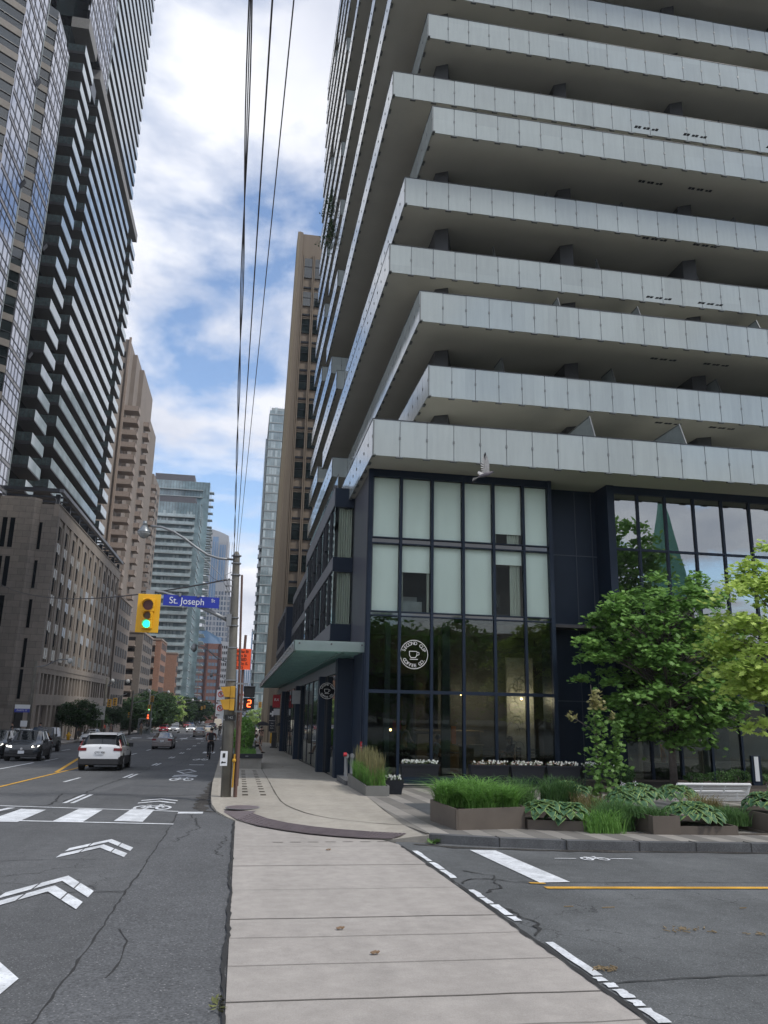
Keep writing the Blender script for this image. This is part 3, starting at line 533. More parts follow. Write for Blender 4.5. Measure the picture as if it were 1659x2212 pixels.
for i in range(NF):
    X, Y = CORN[i]; zs = sof(i); sm = MB(); th = .27
    if i == 0:
        poly = [(X + .04, Y + .04), (XR, Y + .04), (XR, 30.4), (7.4, 30.4), (7.4, 47), (X + .04, 47)]
        sm.prism(poly, zs, zs + th); s_ = sm.build('balcony', SOFFIT, T); railing(s_, X, XR, Y, 47, zs, [('S', X, XR), ('W', Y, 47)])
    elif i in LONG:
        Y2 = LONG[i]; sm.prism([(X + .04, Y + .04), (XR, Y + .04), (XR, 30.4), (7.4, 30.4), (7.4, Y2), (X + .04, Y2)], zs, zs + th); sm.box(5.9, 7.4, Y2 + .01, 59, zs, zs + th); sm.box(4.8, 7.4, 59, 67, zs, zs + th)
        s_ = sm.build('balcony', SOFFIT, T); railing(s_, X, XR, Y, Y2, zs, [('S', X, XR), ('W', Y, Y2), ('N', X, 7.4, Y2), ('W', Y2 + .1, 59, 5.86), ('S', 4.76, 7.3, 59), ('W', 59, 67, 4.76)])
    else:
        ym = {1: 50, 2: 47.8, 4: 47, 5: 51, 7: 49}.get(i, 47 + (i * 3) % 5)
        sm.prism([(X + .04, Y + .04), (XR, Y + .04), (XR, 30.4), (7.4, 30.4), (7.4, ym), (X + .04, ym)], zs, zs + th); sm.box(4.8, 7.4, ym + .01, 67, zs, zs + th)
        s_ = sm.build('balcony', SOFFIT, T); railing(s_, X, XR, Y, ym, zs, [('S', X, XR), ('W', Y, ym), ('S', 4.76, X if X > 5 else 6, ym), ('W', ym, 67, 4.76)])
    # glass divider screens leaning between neighbouring balconies on the south side
    fx = (9.6, 14.4, 19.2, 24) if i % 2 else (12.0, 15.6, 21.2, 27)
    for x in fx:
        zz = zs + th; yb = 29.2; yf = Y + .25 + .15 * ((i * 7) % 3)
        dm_ = MB(); dm_.add([(x, yf, zz), (x, yb, zz), (x, yb, zz + 2.2), (x, yf + .9, zz + 2.2), (x + .03, yf, zz), (x + .03, yb, zz), (x + .03, yb, zz + 2.2), (x + .03, yf + .9, zz + 2.2)], [(0, 1, 2, 3), (7, 6, 5, 4), (0, 3, 7, 4), (3, 2, 6, 7), (2, 1, 5, 6)], 0)
        dm_.tube([(x + .015, yf, zz), (x + .015, yf + .9, zz + 2.2), (x + .015, yb, zz + 2.2)], .035, 6, 1); dm_.build('divider_screen', [FROSTR, STEEL], T)
    # recessed storey wall: dark windows between fin walls
    zt = sof(i + 1) if i < NF - 1 else zs + 3.1; zf = zs + th
    bay = [7.4, 12.9, 18.8, 24.7, 30.6, XR]
    for a, b in zip(bay, bay[1:]):
        w = MB(); w.box(a + .2, b - .2, 30.42, 30.5, zf + .05, zt - .12, 0)
        n = 5; wd = (b - a - .4) / n
        for k in range(n + 1): x = a + .2 + k * wd; w.box(x - .035, x + .035, 30.34, 30.42, zf + .05, zt - .12, 1)
        w.box(a + .2, b - .2, 30.34, 30.42, zt - .62, zt - .55, 1); w.box(a + .2, b - .2, 30.34, 30.42, zt - .14, zt - .02, 1); w.build('window', [DGL, BLKM], T)
        if b < 26:
            cu = MB(); rr = random.Random(i * 31 + int(a))
            for k in range(n):
                if rr.random() < .7: x = a + .2 + k * wd; cu.box(x + .08, x + wd * rr.uniform(.4, .93), 30.36, 30.41, zf + .1, zt - .64)
            cu.build('window_curtain', CURT, T)
    w = MB(); w.box(7.42, 7.5, 30.6, 67, zf, zt - .01)
    for y in range(31, 67, 2): w.box(7.36, 7.42, y, y + .08, zf, zt - .01, 1)
    w.build('window', [DGL, BLKM], T)
    for k, x in enumerate(bay[:-1]):
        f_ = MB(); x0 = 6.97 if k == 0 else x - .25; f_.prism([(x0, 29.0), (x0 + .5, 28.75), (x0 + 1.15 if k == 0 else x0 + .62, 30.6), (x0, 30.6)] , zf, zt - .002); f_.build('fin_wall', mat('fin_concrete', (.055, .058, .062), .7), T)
    if i in (1, 2, 3, 4, 5, 6):
        v = MB()
        for x in (15.9, 18.3, 22.5):
            for k in range(3): v = MB(); v.box(x + k * .42, x + k * .42 + .13, 27.6 + k * .02, 27.75, zs - .012, zs - .002); v.box(x + k * .42 + .16, x + k * .42 + .29, 27.6, 27.75, zs - .012, zs - .002); v.build('soffit_vent', BLKM, T)
# core mass above and behind
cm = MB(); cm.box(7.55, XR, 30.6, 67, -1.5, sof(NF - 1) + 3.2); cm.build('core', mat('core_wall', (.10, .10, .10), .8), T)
# podium: cafe curtain wall at y=26
MX = [3.95, 5.07, 6.18, 7.30, 8.41, 9.52, 10.5]
ZT = [(-.42, 2.2), (2.31, 4.72), (4.89, 7.2), (7.43, 9.6)]
fr = MB()
for x in MX: fr.box(x - .045, x + .045, 25.9, 26.06, -.42, 9.86)
fr.box(3.95, 4.06, 25.88, 26.1, -.42, 9.86); fr.box(10.44, 10.58, 25.86, 26.9, -.42, 9.86)
for a, b in ((-.62, -.40), (2.2, 2.31), (4.72, 4.76), (4.86, 4.90), (7.2, 7.24), (7.4, 7.44), (9.6, 9.86)): fr.box(4.0, 10.5, 25.905, 26.055, a, b)
fr.build('window_frame', NAVY, T)
for a, b in ((4.76, 4.86), (7.24, 7.40)):
    p = MB(); p.box(4.0, 10.5, 25.98, 26.02, a, b); p.build('spandrel', DGL, T)
half = {(1, 2): .41, (4, 3): .83, (4, 2): .22}      # how much of the bay the blind covers when not fully drawn
for j, (z0, z1) in enumerate(ZT):
    for k in range(6):
        x0, x1 = MX[k] + .045, MX[k + 1] - .045; p = MB(); p.box(x0, x1, 25.97, 25.985, z0, z1); w = p.build('window', GCAFE if j < 2 else GWIN, T)
        if j >= 2:
            cv = half.get((k, j), 1.0); h = (z1 - z0) * cv
            b = MB(); b.box(x0 + .015, x1 - .01, 26.10, 26.115, z1 - h + .02, z1); b.build('blind', BLIND, w)
            if cv < 1:
                c = MB(); xs = [(x0, x0 + .1), (x1 - .09, x1)] if k == 1 else [(x1 - .42, x1 - .03)]
                if (k, j) == (4, 3): xs = [(x0, x0 + .12), (x1 - .5, x1 - .03)]
                for a, bb in xs:
                    n = max(2, int((bb - a) / .05)); pts = [(a + (bb - a) * q / n, 26.2 + (.03 if q % 2 else 0)) for q in range(n + 1)]
                    for u, v in zip(pts, pts[1:]): c.poly([(u[0], u[1], z0), (v[0], v[1], z0), (v[0], v[1], z1 - h + .1), (u[0], u[1], z1 - h + .1)])
                c.build('curtain', CURT, w)
rm = MB(); rm.box(4.1, 10.4, 29.4, 29.5, 4.9, 9.8); rm.box(4.1, 10.4, 26.1, 29.4, 7.24, 7.38); rm.box(4.1, 10.4, 26.1, 29.4, 4.74, 4.88); rm.build('room_shell', mat('room_dark', (.05, .05, .048), .9), T)
b = MB(); b.box(5.3, 6.0, 26.7, 27.3, 5.0, 5.35); b.box(5.35, 5.95, 27.3, 27.4, 5.0, 5.6); b.build('armchair', mat('chair_cloth', (.3, .3, .29), .9), T)
b = MB(); b.disc((8.75, 26.9, 5.5), (0, 0, 1), .16, .5, 12); b.box(8.5, 9.1, 26.6, 27.2, 5.0, 5.04); b.build('bedside_lamp', mat('lamp_dark', (.06, .06, .06), .8), T)
# cafe interior: walls, floor, ceiling, counter, posts
inn = MB(); inn.box(4.1, 12, 31.2, 31.3, -.45, 4.7, 0); inn.box(4.1, 12.6, 26.1, 31.2, 4.6, 4.7, 1); inn.box(4.02, 12.6, 26.1, 31.2, -.5, -.44, 2); inn.box(12.5, 12.6, 26.95, 31.2, -.45, 4.7, 0)
inn.build('cafe_interior', [mat('cafe_wall', (.11, .088, .066), .8, var=.4, vs=1), mat('cafe_ceiling', (.04, .04, .045), .9), mat('cafe_floor', (.09, .085, .08), .4)], T)
b = MB(); b.box(9.35, 10.35, 27.6, 27.7, -.44, 3.6); o = b.build('mural_wall', mat('mural_panel', (.36, .36, .34), .8, var=.25, vs=4), T)
b = MB(); rr = random.Random(8)
for q in range(16):
    cx_, cz_ = rr.uniform(9.5, 10.2), rr.uniform(.4, 2.8); r0 = rr.uniform(.08, .25); pts = [(cx_ + r0 * math.cos(t_ * .5) * (1 + .1 * t_ / 6), 27.59, cz_ + r0 * 1.3 * math.sin(t_ * .5)) for t_ in range(rr.randint(5, 12))]; b.tube(pts, .006, 4)
b.build('mural_lines', BLKM, o)
b = MB(); b.box(6.82, 7.1, 27.0, 27.2, -.44, 4.6); b.box(4.75, 4.92, 26.7, 26.9, -.44, 4.6); b.build('interior_post', mat('post_grey', (.26, .28, .27), .7), T)
# recessed dark panel between cafe and lobby
p = MB(); p.box(10.58, 12.75, 26.9, 27.1, -.62, 9.86); p.build('metal_panel_wall', NAVYL, T)
p = MB()
for x in (10.95, 11.9, 12.55): p.box(x - .012, x + .012, 26.885, 26.9, -.6, 9.8)
for z in (2.1, 4.8, 7.35): p.box(10.58, 12.75, 26.884, 26.9, z - .015, z + .015)
p.build('panel_joints', JOINT, T)
p = MB(); p.box(10.85, 11.75, 26.86, 26.885, -.5, 1.9); p.build('service_door', NAVY, T); p = MB(); p.box(12.3, 12.33, 26.84, 26.88, .15, .4); p.box(12.3, 12.33, 26.84, 26.88, .9, 1.1); p.build('door_handle', mat('handle_white', (.6, .6, .6), .4), T)
# lobby curtain wall
LX = [12.95, 13.95, 15.05, 16.2, 17.35, 18.5, 19.65, 20.8, 21.95, 23.1, 24.25, 25.4, 30, 35, XR]
fr = MB(); fr.box(12.72, 13.0, 25.85, 27.1, -.62, 9.86)
for x in LX: fr.box(x - .04, x + .04, 25.9, 26.06, -.6, 9.86)
for z in (-.5, 2.1, 4.85, 7.5, 9.62): fr.box(12.95, XR, 25.905, 26.055, z - .04, z + (.24 if z > 9 else .04))
fr.build('lobby_frame', NAVY, T)
for k in range(len(LX) - 1):
    for z0, z1 in ((-.46, 2.06), (2.14, 4.81), (4.89, 7.46), (7.54, 9.58)):
        p = MB(); p.box(LX[k] + .04, LX[k + 1] - .04, 25.97, 25.985, z0, z1); p.build('lobby_window', GLOB if z0 > 2 else GCAFE, T)
for k, (x, z) in enumerate(((14.2, 4.2), (17.0, 4.2), (20.0, 4.2), (15.5, 8.9), (19.0, 8.9))):
    t = thing('lobby_lamp', (x, 28.2, z), ('first', 'second', 'third', 'upper left', 'upper right')[k] + ' small ceiling lamp lit inside the lobby', 'lamp', 'lit lamps inside the lobby'); b = MB(); b.disc((x, 28.2, z), (0, 0, 1), .09, .04, 12); b.build('lamp_disc', mat('lobby_lamp_white', (.9, .9, .85), .4, emit=(1, .9, .75), es=10), t); b = MB(); b.tube([(x, 28.2, z), (x, 28.2, z + .3)], .012, 4); b.build('cord', BLKM, t)
    if k < 3: l = bpy.data.lights.new('lobby_fill_light', 'POINT'); l.energy = 90; l.color = (1, .88, .72); l.shadow_soft_size = .08; lo = bpy.data.objects.new('lobby_fill', l); COL.objects.link(lo); lo.parent = t; lo.location = (0, 0, -.1)  # lower lamps and their lights added to brighten the dark lobby
inn = MB(); inn.box(12.8, XR, 30.4, 30.5, -.6, 9.8, 0); inn.box(12.8, XR, 26.1, 30.4, 9.5, 9.6, 1); inn.box(12.8, XR, 26.1, 30.4, -.62, -.58, 1); inn.build('lobby_interior', [mat('lobby_wall', (.16, .16, .155), .8, var=.2, vs=.6), mat('lobby_floor', (.1, .1, .1), .5)], T)
b = MB(); b.box(13.35, 14.1, 27.2, 27.3, -.3, 1.3); b.box(14.3, 14.9, 27.2, 27.3, .2, 1.3); b.box(17.1, 18.2, 28.0, 28.1, -.4, 2.6); b.build('lobby_panel', mat('lobby_pale', (.40, .40, .39), .7), T)
# west metal wall and window bays over the sidewalk
p = MB(); p.box(3.98, 4.12, 26.08, 77, 2.9, 9.86); p.build('west_wall', WGREY, T)
p = MB(); p.box(3.86, 4.0, 26.0, 28.25, g(4, 27) - .1, 3.5); p.box(3.3, 4.0, 28.2, 28.9, g(4, 28) - .1, 3.42); p.build('corner_pillar', NAVYL, T)
def wbay(x, y0, y1, bands, cols, par):
    f_ = MB()
    for a, b in bands: f_.box(x - .02, 3.97, y0, y1, a, b, 0); f_.box(x - .05, x - .02, y0, y1, a + .03, b - .03, 1)
    f_.build('bay_frame', [NAVY, RIB], par)
    for (a, b), (c, d) in zip(bands, bands[1:]):
        p = MB(); p.box(x, x + .015, y0 + .02, y1, b, c); p.build('bay_window', GSHOP, par); p = MB(); p.box(x, 3.97, y0, y0 + .015, b, c); w = p.build('bay_window', GWIN, par)
        cc = MB(); n = 12
        for q in range(n): yy = y0 + .25 + (.04 if q % 2 else 0); y2 = y0 + .25 + (0 if q % 2 else .04); cc.poly([(x + .18 + q * .045, yy, b), (x + .18 + (q + 1) * .045, y2, b), (x + .18 + (q + 1) * .045, y2, c), (x + .18 + q * .045, yy, c)])
        cc.build('curtain', CURT, w)
        y = y0 + 1.1; k = 0
        while y < y1 - .5:
            m_ = MB(); m_.box(x - .07, x + .02, y, y + .07, b, c)
            if k % 2: m_.box(x - .07, x + .02, y, y + .9, b + .75, b + .82); m_.box(x - .09, x + .02, y + .12, y + .2, b, b + .8)
            y += (1.9, .9)[k % 2]; k += 1; m_.build('bay_mullion', BLKM, par)
        bb = MB(); bb.box(3.85, 3.9, y0 + .3, y1, b, c); bb.build('bay_blind', mat('bay_blind_reflect', (.34, .38, .39), .8, var=.6, vs=1.3), par)  # blind paled to stand in for towers mirrored in the bay glass
wbay(3.2, 30.1, 44.2, [(4.2, 4.84), (6.88, 7.45), (9.49, 10.27)], 0, T)
wbay(3.45, 44.25, 59.9, [(4.2, 4.84), (6.88, 7.45), (9.3, 9.9)], 0, T)
wbay(3.0, 61.8, 76, [(3.6, 3.9), (6.3, 6.8), (9.0, 9.4)], 0, T)
p = MB(); p.box(2.95, 3.97, 60, 61.75, 3.6, 9.15); p.build('bay_box', NAVYL, T)
p = MB(); p.tube([(3.3, 30.3, 10.3), (3.3, 30.3, 10.9), (3.3, 44, 10.9)], .02, 5); p.build('terrace_rail', STEEL, T); p = MB(); p.box(3.3, 3.31, 30.3, 44, 10.3, 10.85); p.build('terrace_glass', GWIN, T)
# shop fronts along the street
p = MB(); p.box(3.3, 3.9, 28.95, 77, 2.92, 3.34); p.build('shop_fascia', RIB, T)
ys = [28.95, 31.6, 32.2, 46.3, 46.9, 62.6, 63.2, 77]
for a, b in ((28.95, 32.2), (32.75, 46.4), (46.95, 62.7), (63.25, 77)):
    p = MB(); y = a
    while y < b - .3:
        y2 = min(y + 2.6, b); z = g(3.3, y) + .13
        q = MB(); q.box(3.32, 3.335, y + .03, y2 - .02, z, 2.9); w = q.build('shop_window', GSHOP, T); p = MB(); p.box(3.29, 3.36, y2 - .02, y2 + .03, z, 2.92); p.build('shop_mullion', BLKM, T); y = y2
for y in (32.2, 46.4, 62.7): p = MB(); p.box(3.05, 3.6, y, y + .55, g(3.3, y) - .1, 2.92); p.build('shop_column', NAVYL, T)
p = MB(); p.box(6.2, 6.3, 28.9, 77, -1.8, 3.0, 0); p.box(3.4, 6.2, 28.9, 77, 2.93, 3.0, 1); p.box(3.34, 6.2, 28.9, 77, -2.1, -1.95, 1); p.build('shop_interior', [mat('shop_wall', (.14, .13, .12), .8, var=.7, vs=1.5), mat('shop_dark', (.05, .05, .05), .8)], T)
# canopy
cn = MB(); cn.box(1.58, 1.60, 26.0, 77, 3.5, 3.83, 0); cn.box(1.58, 3.98, 26.0, 26.02, 3.5, 3.83, 0); cn.box(1.6, 3.9, 26.1, 77, 3.66, 3.68, 0); c_ = cn.build('canopy_glass', GTEAL, T)
cn = MB(); y = 26.5
while y < 77: cn.box(1.62, 3.9, y, y + .03, 3.5, 3.64); y += .95
for x in (1.62, 3.2): cn.box(x, x + .05, 26.1, 77, 3.5, 3.56)
cn.build('canopy_fin', mat('canopy_fin_m', (.26, .42, .38), .3), T)
cn = MB()
for x in (1.75, 2.8, 3.82): cn.disc((x, 25.99, 3.73), (0, 1, 0), .03, .03, 10)
for k in range(34): cn.disc((1.57, 27 + k * 1.5, 3.73), (1, 0, 0), .03, .03, 8)
cn.build('canopy_bolt', STEEL, T)
# coffee emblem on the window: ring, cup and lettering
def text(s, size, loc, rot, m, parent, name='lettering', align='CENTER', ext=.004, sx=1.0, top=False):
    c = bpy.data.curves.new(name, 'FONT'); c.body = s; c.size = size; c.align_x = align; c.align_y = 'CENTER'; c.extrude = ext
    o = bpy.data.objects.new(name, c); COL.objects.link(o); dg = bpy.context.evaluated_depsgraph_get(); me = bpy.data.meshes.new_from_object(o.evaluated_get(dg)); bpy.data.objects.remove(o)
    me.materials.clear(); me.materials.append(m); o = bpy.data.objects.new(name, me); COL.objects.link(o)
    o.matrix_world = Matrix.Translation(Vector(loc) - (rootloc(parent) if parent else Vector())) @ rot @ Matrix.Diagonal((sx, 1, 1, 1)); 
    if parent: o.parent = parent; o.matrix_parent_inverse = Matrix()
    return o
FRONT = Matrix.Rotation(R(90), 4, 'X')
LOGOW = mat('logo_white', (.78, .78, .76), .5)
def emblem(cx_, y, cz, r, parent, m):
    b = MB(); n = 40
    b.tube([(cx_ + r * math.cos(2 * math.pi * k / n), y, cz + r * math.sin(2 * math.pi * k / n)) for k in range(n + 1)], r * .022, 6, 0, False)
    k = r / .5
    b.tube([(cx_ - .17 * k, y, cz + .11 * k), (cx_ - .165 * k, y, cz - .03 * k), (cx_ - .11 * k, y, cz - .11 * k), (cx_ + .05 * k, y, cz - .11 * k), (cx_ + .10 * k, y, cz - .03 * k), (cx_ + .105 * k, y, cz + .11 * k), (cx_ - .17 * k, y, cz + .11 * k)], .012 * k, 6)
    b.tube([(cx_ + .1 * k, y, cz + .08 * k), (cx_ + .18 * k, y, cz + .07 * k), (cx_ + .185 * k, y, cz + .0 * k), (cx_ + .10 * k, y, cz - .03 * k)], .011 * k, 6)
    b.tube([(cx_ - .15 * k, y, cz - .17 * k), (cx_ + .14 * k, y, cz - .17 * k)], .012 * k, 6)
    b.build('emblem', m, parent)
    for s, a0, st, up in (('SECOND CUP', 158, -15.2, 1), ('COFFEE CO.', 209, 13.6, -1)):
        for q, ch in enumerate(s):
            if ch == ' ': continue
            a = R(a0 + st * q) if up == 1 else R(a0 + st * q); rr_ = r * (.78 if up == 1 else .79)
            rot = FRONT @ Matrix.Rotation(a - math.pi / 2 if up == 1 else a + math.pi / 2, 4, 'Z')
            text(ch, r * .33, (cx_ + rr_ * math.cos(a), y, cz + rr_ * math.sin(a)), rot, m, parent, 'letter', ext=.003)
e_ = thing('window_emblem', (5.58, 25.96, 3.0), 'large round white coffee cup emblem with lettering on the dark cafe window', 'emblem'); emblem(5.58, 25.955, 3.48, .47, e_, LOGOW)
e_ = thing('hanging_sign', (3.02, 28.9, 2.0), 'round black coffee cup blade sign sticking out over the sidewalk', 'sign'); b = MB(); b.disc((3.02, 28.95, 2.29), (0, 1, 0), .30, .08, 32); b.build('sign_disc', mat('matt_black', (.008, .008, .01), .9, spec=.1), e_); b = MB(); b.box(3.2, 3.4, 28.93, 28.97, 2.27, 2.31); b.build('bracket', STEEL, e_); emblem(3.02, 28.9, 2.29, .28, e_, LOGOW)
def sign(name, label, x0, x1, y, z0, z1, mats, txt=(), cat='sign', th=.05, group=None, face=-1):
    o = thing(name, ((x0 + x1) / 2, y, z0), label, cat, group); b = MB(); b.box(x0, x1, y, y + th, z0, z1); b.build('panel', mats[0], o)
    for s, sz, dx, dz, *r_ in txt: text(s, sz, ((x0 + x1) / 2 + dx, y - .004, (z0 + z1) / 2 + dz), FRONT, mats[1], o, sx=r_[0] if r_ else 1)
    return o
GREYS = mat('sign_grey', (.34, .35, .35), .5); REDS = mat('sign_red', (.42, .02, .03), .5)
sign('shop_sign', 'grey box sign standing out from the second shop', 2.75, 3.2, 44.8, 1.9, 2.62, (GREYS, BLKM)); sign('shop_sign', 'dark red box sign standing out from the farther shop', 2.5, 3.1, 66, 1.7, 2.7, (REDS, LOGOW), (('RX', .3, 0, .1),)); sign('shop_sign', 'white box sign under the dark red shop sign', 2.6, 3.1, 66, 1.1, 1.6, (mat('sign_white', (.6, .6, .6), .5), BLKM))
o = sign('pharmacy_sign', 'tall black sign with a white cross on the sidewalk side', 2.42, 2.95, 70, -.3, 1.85, (BLKM, LOGOW), (('PHARMACY', .1, 0, -.18), ('OPEN', .09, 0, -.4), ('WALK IN', .09, 0, -.6), ('CLINIC', .09, 0, -.8)))
b = MB(); b.box(2.62, 2.76, 69.985, 70, .95, 1.4); b.box(2.46, 2.92, 69.98, 69.996, 1.1, 1.25); b.build('cross', LOGOW, o)
# ---------------- west side: stone podium building ----------------
STONE = brickmat('ashlar_stone', (.26, .228, .198), (.205, .182, .16), (.10, .088, .078), 1.15, .62, axis='wall', mort=.012, bump=.25)
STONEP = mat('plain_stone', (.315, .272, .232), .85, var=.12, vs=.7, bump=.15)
STONE_SHADE = mat('shaded_stone', (.15, .128, .112), .85, var=.15, vs=.8)  # darker copy of the stone with the recess shade put into its colour
PANE = mat('reflect_pane_pale', (.26, .25, .21), .25, var=.5, vs=1.5); PANEB = mat('reflect_pane_bright', (.62, .68, .78), .1, ior=1.9); TGR = mat('grey_teal_pane', (.07, .085, .085), .3, spec=.3)  # pale and bright panes: mirrored light is put into their colour
SLIT = mat('slit_glass', (.007, .009, .011), .6, ior=1.2, spec=.05, var=.4, vs=.8)
P = thing('stone_building', (-19, 79.7, g(-19, 80)), 'brown stone building with tall slit windows across the wide street', 'building')
b = MB(); b.box(-45, -19.45, 80.0, 120.4, -3, 20.4, 0); b.prism([(-20.7, 79.75), (-21.2, 79.2), (-45, 79.2), (-45, 80), (-20.7, 80)], 1.45, 21.27, 0); b.box(-20.7, -19.0, 79.7, 80.2, 1.45, 20.77, 0); b.box(-45, -30, 79.0, 80, -3, 1.45, 0); b.box(-19.9, -19.0, 79.7, 80.2, -3, 1.45, 1)
b.build('wall', [STONE, STONEP], P)
b = MB()
b.box(-19.45, -18.98, 79.68, 120.7, 19.6, 20.77, 0); b.box(-19.45, -18.9, 79.65, 120.75, 20.77, 20.86, 0); b.box(-19.45, -18.93, 79.68, 120.7, 4.95, 5.12, 0); b.box(-19.45, -18.98, 79.68, 120.7, 4.45, 4.95, 0); b.box(-19.45, -18.98, 79.68, 120.7, 5.12, 5.5, 0); b.box(-19.45, -18.98, 79.68, 120.7, 1.45, 2.5, 0)
b.build('stone_band', [STONEP], P)
SW = MB(); SW.box(-19.44, -19.40, 0, .62, 0, 1.25)
pil = MB(); win = []
for k in range(6):
    y0 = 80.2 + k * 6.75
    # tall zone: two recessed shafts a bay
    edges = [y0 + .35, y0 + 2.75, y0 + 3.55, y0 + 5.95]
    for a, c in ((max(80.205, y0 - .45), y0 + .35), (y0 + 2.75, y0 + 3.55), (y0 + 5.95, y0 + 6.3)): pil.box(-19.45, -19.0, a, c, 5.5, 19.6)
    for s0, s1 in ((y0 + .35, y0 + 2.75), (y0 + 3.55, y0 + 5.95)):
        pil.box(-19.45, -19.1, s0, s0 + .5, 5.5, 19.0); pil.box(-19.45, -19.1, s1 - .5, s1, 5.5, 19.0); pil.box(-19.45, -19.1, s0 + .5, s1 - .5, 18.9, 19.6); pil.box(-19.45, -19.07, s0 + 1.15, s0 + 1.27, 5.5, 18.9)
        z = 17.6; q = 0
        while z > 5.4:
            h = 1.3 if q % 2 == 0 else 1.05; off = .52 if q % 2 == 0 else .55
            w = MB(); br = (k in (1, 2, 3) and q in (3, 5, 7) and (k + q + (s0 > y0 + 1)) % 2 == 0); mm = SLIT if q % 2 == 0 else (PANEB if br else PANE if k < 2 else TGR)
            w.box(-19.44, -19.085, s0 + off, s0 + 1.15 if q % 2 == 0 else s1 - .55, z, z + h); w.build('window', mm, P); z -= h + .12; q += 1
    # second row of slots
    yb = y0 + .2
    for a, c in ((max(80.205, y0 - .5), y0 + .15 + (.4 if k == 0 else 0)), (y0 + 1.35, y0 + 1.75), (y0 + 2.95, y0 + 3.3), (y0 + 4.5, y0 + 4.9), (y0 + 6.05, y0 + 6.25)): pil.box(-19.45, -19.0, a, c, 2.5, 4.45)
    pil.box(-19.45, -19.0, max(80.205, y0 - .5), y0 + .25, -3, 1.45)
    for a, c in ((y0 + 1.35, y0 + 1.9), (y0 + 4.5, y0 + 5.1), (y0 + 6.0, y0 + 6.25)): pil.box(-19.45, -19.0, a, c, -3, 1.45)
pil.build('pilaster', STONEP, P)
b = MB(); b.box(-19.43, -19.40, 80.1, 120.4, 2.5, 4.45); b.box(-19.43, -19.40, 80.1, 120.4, -3, 1.45); b.build('recess', STONE_SHADE, P)
b = MB(); b.box(-19.38, -19.3, 95.0, 96.6, 2.5, 4.45); b.build('dark_window', SLIT, P); b = MB(); b.box(-19.38, -19.3, 94.5, 98.5, -3, 1.3); b.build('entrance', DGL, P)
for x in (-20.45, -22.9, -23.6, -25.1, -26.2, -28.5):
    for q, z in enumerate((16.2, 12.4, 8.6, 4.9, 2.0)):
        if x == -25.1 and q > 3: continue
        w = MB(); ww = .2 if x == -20.45 else .3; w.box(x - ww, x + ww * .4, 79.66 if x > -21 else 79.15, 79.8, z, z + 2.9 if x < -21 else z + 2.7); w.build('window', SLIT, P)
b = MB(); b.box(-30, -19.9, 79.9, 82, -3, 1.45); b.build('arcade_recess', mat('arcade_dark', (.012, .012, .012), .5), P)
b = MB(); b.box(-22.4, -20.7, 79.3, 79.9, -3, 1.45); b.box(-27, -25.6, 79.3, 79.9, -3, 1.45); b.build('arcade_pier', STONE, P)
# roof trellis over the terrace
b = MB(); b.box(-19.1, -18.7, 79.4, 120.6, 22.0, 22.35, 0); b.box(-27, -19.1, 79.4, 79.8, 22.0, 22.35, 1)
for k in range(9): b.box(-19.6, -19.2, 80.3 + k * 5.0, 80.6 + k * 5.0, 20.86, 22.0, 1)
for k in range(20): b.box(-25, -19.1, 80 + k * 2.1, 80.15 + k * 2.1, 22.05, 22.25, 1)
b.build('roof_trellis', [mat('trellis_grey', (.17, .18, .2), .5), BLKM], P)
b = MB(); b.box(-19.5, -19.45, 80.2, 120, 20.86, 21.5); b.build('terrace_glass', DGL, P)
# ---------------- west side: balconied glass tower above it ----------------
BGL = panelmat('west_balcony_glass', (.34, .40, .42), .05, 1.4, .18, 1.0, 1.9); BGLS = mat('west_balcony_side_glass', (.055, .075, .08), .05, ior=1.5, var=.4)
BSLAB = mat('west_slab', (.15, .145, .14), .8, var=.05); BEDGE = mat('slab_edge_black', (.014, .014, .018), .5); BEI = mat('beige_spandrel', (.19, .172, .15), .75)
CWG = mat('sky_mirror_glass', (.44, .45, .50), .03, metal=.75, var=.06, vs=.15)
BT = thing('glass_tower', (-24, 80, g(-24, 80)), 'tall glass tower with stacked long white balconies across the street', 'glass tower')
FH = 2.67
b = MB(); b.box(-45, -26.0, 85, 132, 20, 175); b.build('core', DGL, BT)
def balc(x, y0, y1, z, depth=2.0, north=False):
    b = MB(); b.box(x - depth, x - .04, y0 + .04, y1 - .04, z, z + .22, 0); b.box(x - .16, x - .03, y0, y1, z - .02, z + .1, 1); b.box(x - depth, x - .05, y0 - .0, y0 + .06, z - .02, z + .38, 1); s = b.build('balcony', [BSLAB, BEDGE], BT)
    gl = MB(); gl.box(x - .03, x, y0, y1, z + .12, z + 1.34, 0); gl.box(x - depth, x - .03, y0 + .01, y0 + .04, z + .4, z + 1.34, 1); gl.build('glass_railing', [BGL, BGLS], s)
    mu = MB(); k = x - depth
    while k < x: mu.box(k, k + .05, y0 - .015, y0 + .0, z + .38, z + 1.36); k += .45
    mu.build('railing_posts', BEDGE, s)
z = 28.6 - FH * 1; i = 0
while z < 82:
    if z > 27: balc(-24, 94.2, 123.7, z)
    if z > 25: balc(-24, 85.2, 90.3, z, 3.4)
    balc(-24, 127, 132, z + .0); i += 1; z += FH
balc(-24, 94.2, 102, 25.95); balc(-24, 85.2, 88.5, 23.3, 3.4)
z = 86.5
while z < 140: balc(-24, 97.8, 124.3, z); z += FH
b = MB(); b.box(-27.5, -23.9, 93.2, 131.8, 83.0, 84.5, 0); b.box(-28, -23.9, 85.0, 90.2, 83.0, 84.5, 0); b.box(-45, -28, 85, 90, 82.8, 86.5, 0); b.box(-26.5, -24.2, 90.2, 93.2, 78.9, 81, 1); b.build('frame_slab', [mat('frame_slab_m', (.2, .195, .185), .7), mat('frame_dark', (.05, .06, .07), .4)], BT)
b = MB(); z = 26
